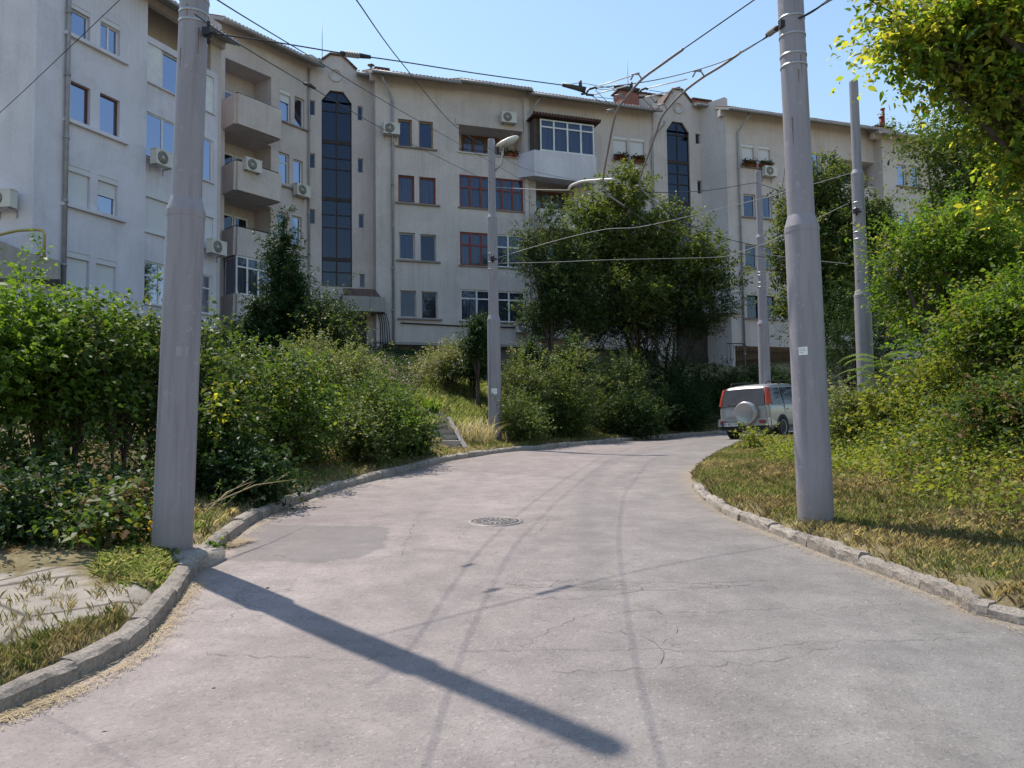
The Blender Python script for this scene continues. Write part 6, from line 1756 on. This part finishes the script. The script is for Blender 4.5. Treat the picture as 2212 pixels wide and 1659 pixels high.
frond_tree(1906, 13.6, 742, 'fern-leaved sapling in front of the pole in the right bushes')
frond_tree(1975, 13.9, 775, 'smaller fern-leaved sapling just right of the taller one')
def weed(px, py, h, n_, label, flower=None, mat='leaf_bright', dead=False, lean=(0, 0), L=0.05):
    p_ = hit(px, py, off=0.13); x, y = p_.x, p_.y; z = gz(x, y); t = thing('weed', (x, y, z), label, 'weed', 'weeds by the near left pole')
    mb = MB(); P = []; D = []
    for i in range(n_):
        a = rng.uniform(0, 6.28); r_ = h * rng.uniform(0.1, 0.5); tip = Vector((x + math.cos(a) * r_ + lean[0], y + math.sin(a) * r_ + lean[1], z + h * rng.uniform(0.5, 1.0)))
        b = Vector((x + rng.normal(0, 0.03), y + rng.normal(0, 0.03), z - 0.02)); md = b.lerp(tip, 0.5) + Vector((0, 0, 0.1 * h)); mb.tube([b, md, tip], [0.004, 0.003, 0.0015], 4)
        for k in range(12 if not dead else 0):
            f = rng.uniform(0.15, 1); P.append(tuple(b.lerp(md, f * 2) if f < .5 else md.lerp(tip, f * 2 - 1))); D.append(rng.normal(0, 1, 3) * (1, 1, 0.4))
        if flower:
            for k in range(8): P.append(tuple(tip)); D.append((math.cos(k * .78), math.sin(k * .78), 0.3))
    mb.build('stem', 'stem_green', t)
    if P:
        V, q = leaves_from(np.array(P), np.array(D), L, 0.45, False); mi = None
        npmesh('leaves', V, np.arange(len(V)).reshape(-1, q), mat, t, (x, y, z))
    return t
weed(462, 1175, 0.24, 16, 'leafy green weed growing between the footing and the kerb')
weed(440, 1150, 0.62, 7, 'tall spindly weed leaning right beside the near left pole', lean=(0.25, 0.1), L=0.03)
weed(322, 1165, 0.3, 7, 'weed left of the near left pole')
pY = at(326, 1128, 7.55); t = thing('yellow_flower', (pY.x, pY.y, gz(pY.x, pY.y)), 'pair of small yellow flowers left of the near pole', 'flower')
mb = MB(); mb.tube([t.location, (pY.x, pY.y, pY.z)], 0.004, 5); mb.build('stem', 'stem_green', t)
Pf = np.repeat(np.array([[pY.x, pY.y, pY.z], [pY.x - 0.01, pY.y, pY.z - 0.07]]), 14, 0); V, q = leaves_from(Pf, rng.normal(0, 1, (28, 3)), 0.03, 0.6, False); npmesh('petals', V, np.arange(len(V)).reshape(-1, q), 'petal_yellow', t, tuple(t.location))
for i, (a, b, lab) in enumerate((((440, 1095, 7.6), (640, 1035, 9.6), 'long dry twig lying across the shaded verge right of the near pole'), ((430, 1120, 7.6), (545, 1040, 8.6), 'shorter pale twig beneath the long one'))):
    A, B = at(*a), at(*b); mb = MB(); m1 = A.lerp(B, 0.5) + Vector((0, 0, 0.07)); mb.tube([A, m1, B], [0.008, 0.006, 0.002], 5)
    for f in (0.35, 0.55, 0.75): p_ = A.lerp(B, f) + Vector((0, 0, 0.05)); mb.tube([p_, p_ + Vector((0.12, 0.1, 0.1))], [0.004, 0.001], 4)
    tag(mb.build('dry_twig', 'straw'), lab, 'twig', 'dry twigs on the verge')
# loose stones and bits on the verge and road
simple('stone_pale', (0.42, 0.35, 0.27), 0.9, var=0.2, scale=8)
simple('tar_bit', (0.07, 0.065, 0.065), 0.9)
def stone(px, py, r_, mat, label, cat='stone', off=0.12, group=None, flat=0.5):
    p_ = hit(px, py, off=off); z = gz(p_.x, p_.y) if off else p_.z; mb = MB(); n1, n2 = 7, 9; vs_ = []
    for i in range(n1):
        th = math.pi * (i + 0.5) / n1
        for j in range(n2): ph = 2 * math.pi * j / n2; rr = r_ * rng.uniform(0.82, 1.12); vs_.append((p_.x + rr * math.sin(th) * math.cos(ph) * 1.2, p_.y + rr * math.sin(th) * math.sin(ph), z + r_ * flat * 0.6 + rr * math.cos(th) * flat))
    fs = [(i * n2 + j, (i + 1) * n2 + j, (i + 1) * n2 + (j + 1) % n2, i * n2 + (j + 1) % n2) for i in range(n1 - 1) for j in range(n2)] + [tuple(range(n2)), tuple(range((n1 - 1) * n2, n1 * n2))[::-1]]
    mb.add(vs_, fs, 0, True); tag(mb.build('stone', mat), label, cat, group)
stone(2205, 1305, 0.07, 'stone_pale', 'rounded tan stone lying on the right kerb at the photo edge')
stone(1788, 1198, 0.022, 'stone_pale', 'small pale stone on the right kerb below the near right pole')
stone(1806, 1222, 0.028, 'stone_pale', 'flat pale stone fragment at the road side of the right kerb')
stone(300, 1262, 0.05, 'stone_pale', 'reddish flat stone on the left broken pavement', flat=0.25)
stone(985, 972, 0.05, 'bin_white', 'crumpled white paper scrap at the foot of the concrete steps', 'litter')
stone(226, 1584, 0.014, 'tar_bit', 'dark pebble on the asphalt in the lower left', off=0.0, group='dark pebbles on the asphalt')
stone(462, 1488, 0.010, 'tar_bit', 'tiny dark pebble left of the pole shadow', off=0.0, group='dark pebbles on the asphalt')
stone(578, 1271, 0.013, 'tar_bit', 'dark pebble just right of the pole shadow start', off=0.0, group='dark pebbles on the asphalt')
# ------------------------------------------------------------------ silver off-road car
m, n, l, p, o = newmat('car_paint')
setc(p, (0.42, 0.42, 0.43), 0.35, 0.4, 0.5)
p.inputs['Coat Weight'].default_value = 0.5
v = coords(n, l); zz = n.new('ShaderNodeSeparateXYZ'); l.new(v, zz.inputs[0])
dm = ramp(n, l, math_(n, l, 'ADD', zz.outputs[2], math_(n, l, 'MULTIPLY', noise(n, l, v, 4, 6), 0.4)), [(0.5, (1, 1, 1)), (0.95, (0, 0, 0))])
l.new(mix(n, l, math_(n, l, 'MULTIPLY', dm, 0.5), (0.40, 0.395, 0.39), (0.28, 0.25, 0.215)), p.inputs['Base Color'])
simple('car_glass', (0.02, 0.024, 0.045), 0.06, spec=0.8)
simple('car_rear_glass', (0.075, 0.06, 0.058), 0.2, spec=0.6)
simple('tail_red', (0.5, 0.07, 0.04), 0.25, spec=0.6)
simple('lamp_dark_red', (0.25, 0.03, 0.04), 0.3, spec=0.6)
simple('tyre', (0.02, 0.02, 0.02), 0.85)
simple('plastic_black', (0.025, 0.025, 0.027), 0.6)
simple('alloy', (0.5, 0.5, 0.52), 0.35, 0.7)
simple('plate_white', (0.75, 0.75, 0.74), 0.5)
simple('plate_ink', (0.02, 0.02, 0.02), 0.6)
simple('plate_blue', (0.02, 0.06, 0.35), 0.5)
hd_ = R(44)
ax = Vector((7.80, 25.15, 0)); dirc = Vector((math.sin(hd_), math.cos(hd_), 0)); rc = Vector((dirc.y, -dirc.x, 0))
# local origin: under the rear bumper centre; y forward
org = ax - dirc * 0.80
zc = float(zroad(ax.x, ax.y))
gx_ = (float(zroad(ax.x + 0.5, ax.y)) - float(zroad(ax.x - 0.5, ax.y))); gy_ = (float(zroad(ax.x, ax.y + 0.5)) - float(zroad(ax.x, ax.y - 0.5)))
car = thing('car', (org.x, org.y, float(zroad(org.x, org.y)) - 0.02), 'silver off-road car with rear spare wheel cover, driving away round the bend', 'car')
nrm = Vector((-gx_, -gy_, 1)).normalized(); fy = (dirc - nrm * dirc.dot(nrm)).normalized(); fx = fy.cross(nrm)
car.rotation_mode = 'QUATERNION'
car.rotation_quaternion = Matrix((fx, fy, nrm)).transposed().to_quaternion()
# stations: y, half-width at sill, belt z, belt half-width, roof z, roof half-width
ST = [(0.02, .74, .92, .76, 1.00, .70), (0.06, .84, .98, .85, 1.10, .76), (0.15, .86, 1.00, .865, 1.50, .73), (0.22, .865, 1.01, .87, 1.645, .71), (0.5, .87, 1.01, .872, 1.69, .70), (1.3, .875, 1.0, .875, 1.71, .70), (2.1, .875, .99, .875, 1.70, .69), (2.55, .875, .98, .872, 1.62, .67), (2.95, .87, .98, .865, 1.28, .68), (3.2, .87, .97, .86, 1.05, .76), (3.6, .86, .93, .85, .98, .7), (4.1, .82, .84, .8, .88, .62), (4.32, .72, .7, .7, .76, .55), (4.38, .66, .6, .64, .64, .5)]
def half(s_):
    y, hs, bz, bw, rz_, rw = s_
    return [(hs * 0.5, 0.27), (hs * 0.93, 0.28), (hs, 0.38), (hs + 0.004, 0.62), (bw + 0.003, bz - 0.12), (bw - 0.012, bz), (bw - 0.03, bz + 0.025), (rw + (bw - rw) * 0.25, bz + (rz_ - bz) * 0.62), (rw + 0.015, rz_ - (rz_ - bz) * 0.10), (rw - 0.03, rz_), (0.0, rz_ + (0.03 if rz_ > 1.4 else 0.02))]
mb = MB(); nr = None; vs_ = []
for s_ in ST:
    h_ = half(s_); ringp = [(x, s_[0], z) for x, z in h_] + [(-x, s_[0], z) for x, z in h_[-2::-1]]
    vs_ += ringp; nr = len(ringp)
fs = []
for i in range(len(ST) - 1):
    for j in range(nr): j2 = (j + 1) % nr; fs.append((i * nr + j, (i + 1) * nr + j, (i + 1) * nr + j2, i * nr + j2))
fs.append(tuple(range(nr))); fs.append(tuple(range((len(ST) - 1) * nr, len(ST) * nr))[::-1])
mb.add(vs_, fs, 0, True)
body = mb.build('body', 'car_paint', car, local=True)
bv = body.modifiers.new('subd', 'SUBSURF'); bv.levels = 1; bv.render_levels = 1
def cpart(name, mat, fn, parent=car):
    b = MB(); fn(b); return b.build(name, mat, parent, local=True)
def quad_panel(pts, off, th=0.012):
    """thin plate following four or more points, pushed out along off"""
    def f(b):
        o_ = Vector(off); n_ = len(pts); A = [Vector(q) for q in pts]; Bq = [q + o_ * th for q in A]
        b.add(A + Bq, [tuple(range(n_))[::-1], tuple(range(n_, 2 * n_))] + [(i, (i + 1) % n_, (i + 1) % n_ + n_, i + n_) for i in range(n_)])
    return f
# rear face pieces
cpart('tailgate', 'car_paint', lambda b: b.box((-0.74, -0.01, 0.55), (0.74, 0.06, 1.00), taper=0.0))
cpart('rear_window', 'car_rear_glass', quad_panel([(-0.715, 0.012, 1.04), (0.715, 0.012, 1.04), (0.66, 0.15, 1.57), (-0.66, 0.15, 1.57)], (0, -1, 0.3), 0.02))
cpart('rear_wiper', 'plastic_black', lambda b: b.tube([(-0.1, -0.03, 1.05), (-0.32, -0.02, 1.09), (-0.52, -0.01, 1.10)], 0.012, 5))
for s_ in (-1, 1):
    def tl(b, s_=s_):
        P = [(0.75 * s_, -0.004, 1.06), (0.81 * s_, 0.015, 1.06), (0.862 * s_, 0.07, 1.08), (0.845 * s_, 0.14, 1.30), (0.765 * s_, 0.19, 1.59), (0.68 * s_, 0.14, 1.60), (0.71 * s_, 0.07, 1.28)]
        A = [Vector(q) for q in P]; c = Vector((0.78 * s_, 0.03, 1.26)); B = [q + Vector((-0.02 * s_, 0.12, 0)) for q in A]
        b.add(A + B + [c], [((i + 1) % 7, i, 14) if s_ > 0 else (i, (i + 1) % 7, 14) for i in range(7)] + [(i, (i + 1) % 7, (i + 1) % 7 + 7, i + 7) for i in range(7)])
    cpart('tail_light', 'tail_red', tl)
    # side windows, door gap and handle
    def sideq(y0, y1, z0=1.04, z1=1.57):
        def xs(y, z):
            ys = [q[0] for q in ST]; bz = np.interp(y, ys, [q[2] for q in ST]); bw = np.interp(y, ys, [q[3] for q in ST]); rz_ = np.interp(y, ys, [q[4] for q in ST]); rw = np.interp(y, ys, [q[5] for q in ST])
            t_ = np.clip((z - bz) / (rz_ - bz), 0, 1); return float(np.interp(t_, [0, .62, .9, 1], [bw - 0.02, rw + (bw - rw) * .25, rw + .015, rw - .03]))
        return [(s_ * (xs(y0[0], z0) + 0.004), y0[0], z0), (s_ * (xs(y1[0], z0) + 0.004), y1[0], z0), (s_ * (xs(y1[1], z1) + 0.004), y1[1], z1), (s_ * (xs(y0[1], z1) + 0.004), y0[1], z1)]
    for (a, b_) in (((0.22, 0.36), (0.98, 0.92)), ((1.06, 1.02), (1.88, 1.88)), ((1.96, 1.96), (2.95, 2.62))):
        q = sideq(a, b_)
        cpart('side_window', 'car_glass', quad_panel(q if s_ > 0 else q[::-1], (s_, 0, 0.2), 0.012))
    cpart('door_handle', 'car_paint', lambda b, s_=s_: b.box((min(.875 * s_, .9 * s_), 1.15, .86), (max(.875 * s_, .9 * s_), 1.32, .9)))
    cpart('door_gap', 'plastic_black', lambda b, s_=s_: (b.box((min(.86 * s_, .879 * s_), 1.01, .45), (max(.86 * s_, .879 * s_), 1.02, 1.02)), b.box((min(.86 * s_, .879 * s_), 1.92, .35), (max(.86 * s_, .879 * s_), 1.93, 1.02))))
    cpart('bumper_light', 'lamp_dark_red', lambda b, s_=s_: b.box((min(.56 * s_, .76 * s_), -0.115, .50), (max(.56 * s_, .76 * s_), -0.06, .60)))
    cpart('roof_rail', 'plastic_black', lambda b, s_=s_: (b.tube([(.6 * s_, .42, 1.70), (.6 * s_, .5, 1.77), (.6 * s_, 1.3, 1.80), (.6 * s_, 2.2, 1.78), (.6 * s_, 2.3, 1.70)], 0.018, 6), b.box((.6 * s_ - .02, 1.28, 1.68), (.6 * s_ + .02, 1.36, 1.80))))
    cpart('mirror', 'car_paint', lambda b, s_=s_: b.box((min(.86 * s_, 1.02 * s_), 2.72, 1.0), (max(.86 * s_, 1.02 * s_), 2.82, 1.14), taper=0.015))
cpart('bumper', 'car_paint', lambda b: (b.box((-0.86, -0.10, .43), (0.86, 0.10, .66), taper=0.02), b.box((-0.875, 0.08, .43), (-0.80, .5, .62), taper=0.01), b.box((0.80, 0.08, .43), (0.875, .5, .62), taper=0.01)))
cpart('bumper_underside', 'plastic_black', lambda b: b.box((-0.78, -0.05, .30), (0.78, 0.12, .425)))
cpart('gate_recess', 'frame_grey', lambda b: (b.box((-0.60, -0.03, .74), (-0.24, -0.012, .94)), b.box((-0.56, -0.036, .90), (-0.28, -0.03, .92)), b.box((-0.56, -0.036, .78), (-0.28, -0.03, .80))))
Mx = Matrix.Translation((0.16, -0.05, .82)) @ Matrix.Rotation(math.pi / 2, 4, 'X')
cpart('spare_wheel_cover', 'car_paint', lambda b: b.lathe([(0.31, -0.02), (0.36, 0.0), (0.37, 0.13), (0.352, 0.19), (0.30, 0.215), (0.285, 0.203), (0.0, 0.222)], 36, Mx, cap=False))
pl_ = cpart('plate_holder', 'plastic_black', lambda b: b.box((-0.70, -0.135, .41), (-0.12, -0.10, .56)))
cpart('number_plate', 'plate_white', lambda b: b.box((-0.66, -0.146, .435), (-0.14, -0.136, .545)), pl_)
cpart('country_band', 'plate_blue', lambda b: b.box((-0.658, -0.149, .437), (-0.615, -0.147, .543)), pl_)
cu = bpy.data.curves.new('plate_text', 'FONT'); cu.body = 'EH 8322 KW'; cu.size = 0.105; cu.align_x = 'CENTER'; cu.align_y = 'CENTER'; cu.space_character = 0.95; cu.offset = 0.002
tob = bpy.data.objects.new('plate_text', cu); COL.objects.link(tob)
me = bpy.data.meshes.new_from_object(tob.evaluated_get(bpy.context.evaluated_depsgraph_get())); bpy.data.objects.remove(tob)
me.materials.clear(); me.materials.append(MATS['plate_ink'])
tx = bpy.data.objects.new('plate_text', me); COL.objects.link(tx); tx.parent = pl_; tx.location = (-0.38, -0.1495, .49); tx.rotation_euler = (math.pi / 2, 0, 0); tx.scale = (0.82, 1, 1)
for (y, s_) in ((0.82, -1), (0.82, 1), (3.42, -1), (3.42, 1)):
    Mw = Matrix.Translation((s_ * 0.80, y, .335)) @ Matrix.Rotation(s_ * math.pi / 2, 4, 'Y')
    w = cpart('wheel', 'tyre', lambda b: b.lathe([(0.2, -0.12), (0.31, -0.12), (0.335, -0.09), (0.337, 0.06), (0.32, 0.085), (0.22, 0.09), (0.205, 0.07), (0.2, -0.05)], 32, Mw, cap=False))
    def rim(b, Mw=Mw):
        b.lathe([(0.0, 0.055), (0.045, 0.058), (0.05, 0.04), (0.06, 0.03)], 16, Mw, cap=False); b.lathe([(0.19, 0.03), (0.205, 0.085), (0.222, 0.092), (0.222, 0.08)], 32, Mw, cap=False)
        for k in range(5):
            for q in (-0.14, 0.14):
                a = k * 2 * math.pi / 5 + 0.3; b.tube([Mw @ Vector((0.03 * math.cos(a), 0.03 * math.sin(a), 0.045)), Mw @ Vector((0.2 * math.cos(a + q), 0.2 * math.sin(a + q), 0.06))], 0.017, 5)
    cpart('rim', 'alloy', rim, w); cpart('hub_plate', 'plastic_black', lambda b, Mw=Mw: b.lathe([(0.0, 0.0), (0.2, 0.0), (0.2, -0.05)], 24, Mw, cap=False), w)
    cpart('wheel_arch', 'plastic_black', lambda b, y=y, s_=s_: b.add([(s_ * q, y + r_ * math.cos(a), .335 + r_ * math.sin(a)) for a in [math.pi * (-0.08 + 1.16 * k / 16) for k in range(17)] for (r_, q) in ((0.36, 0.885), (0.40, 0.885), (0.36, 0.70))], [f for k in range(16) for f in ((3 * k, 3 * k + 1, 3 * k + 4, 3 * k + 3), (3 * k, 3 * k + 2, 3 * k + 5, 3 * k + 3))]))
    cpart('arch_liner', 'plastic_black', lambda b, y=y, s_=s_: b.lathe([(0.0, 0.0), (0.36, 0.0)], 24, Matrix.Translation((s_ * 0.882, y, .335)) @ Matrix.Rotation(s_ * math.pi / 2, 4, 'Y'), cap=False))
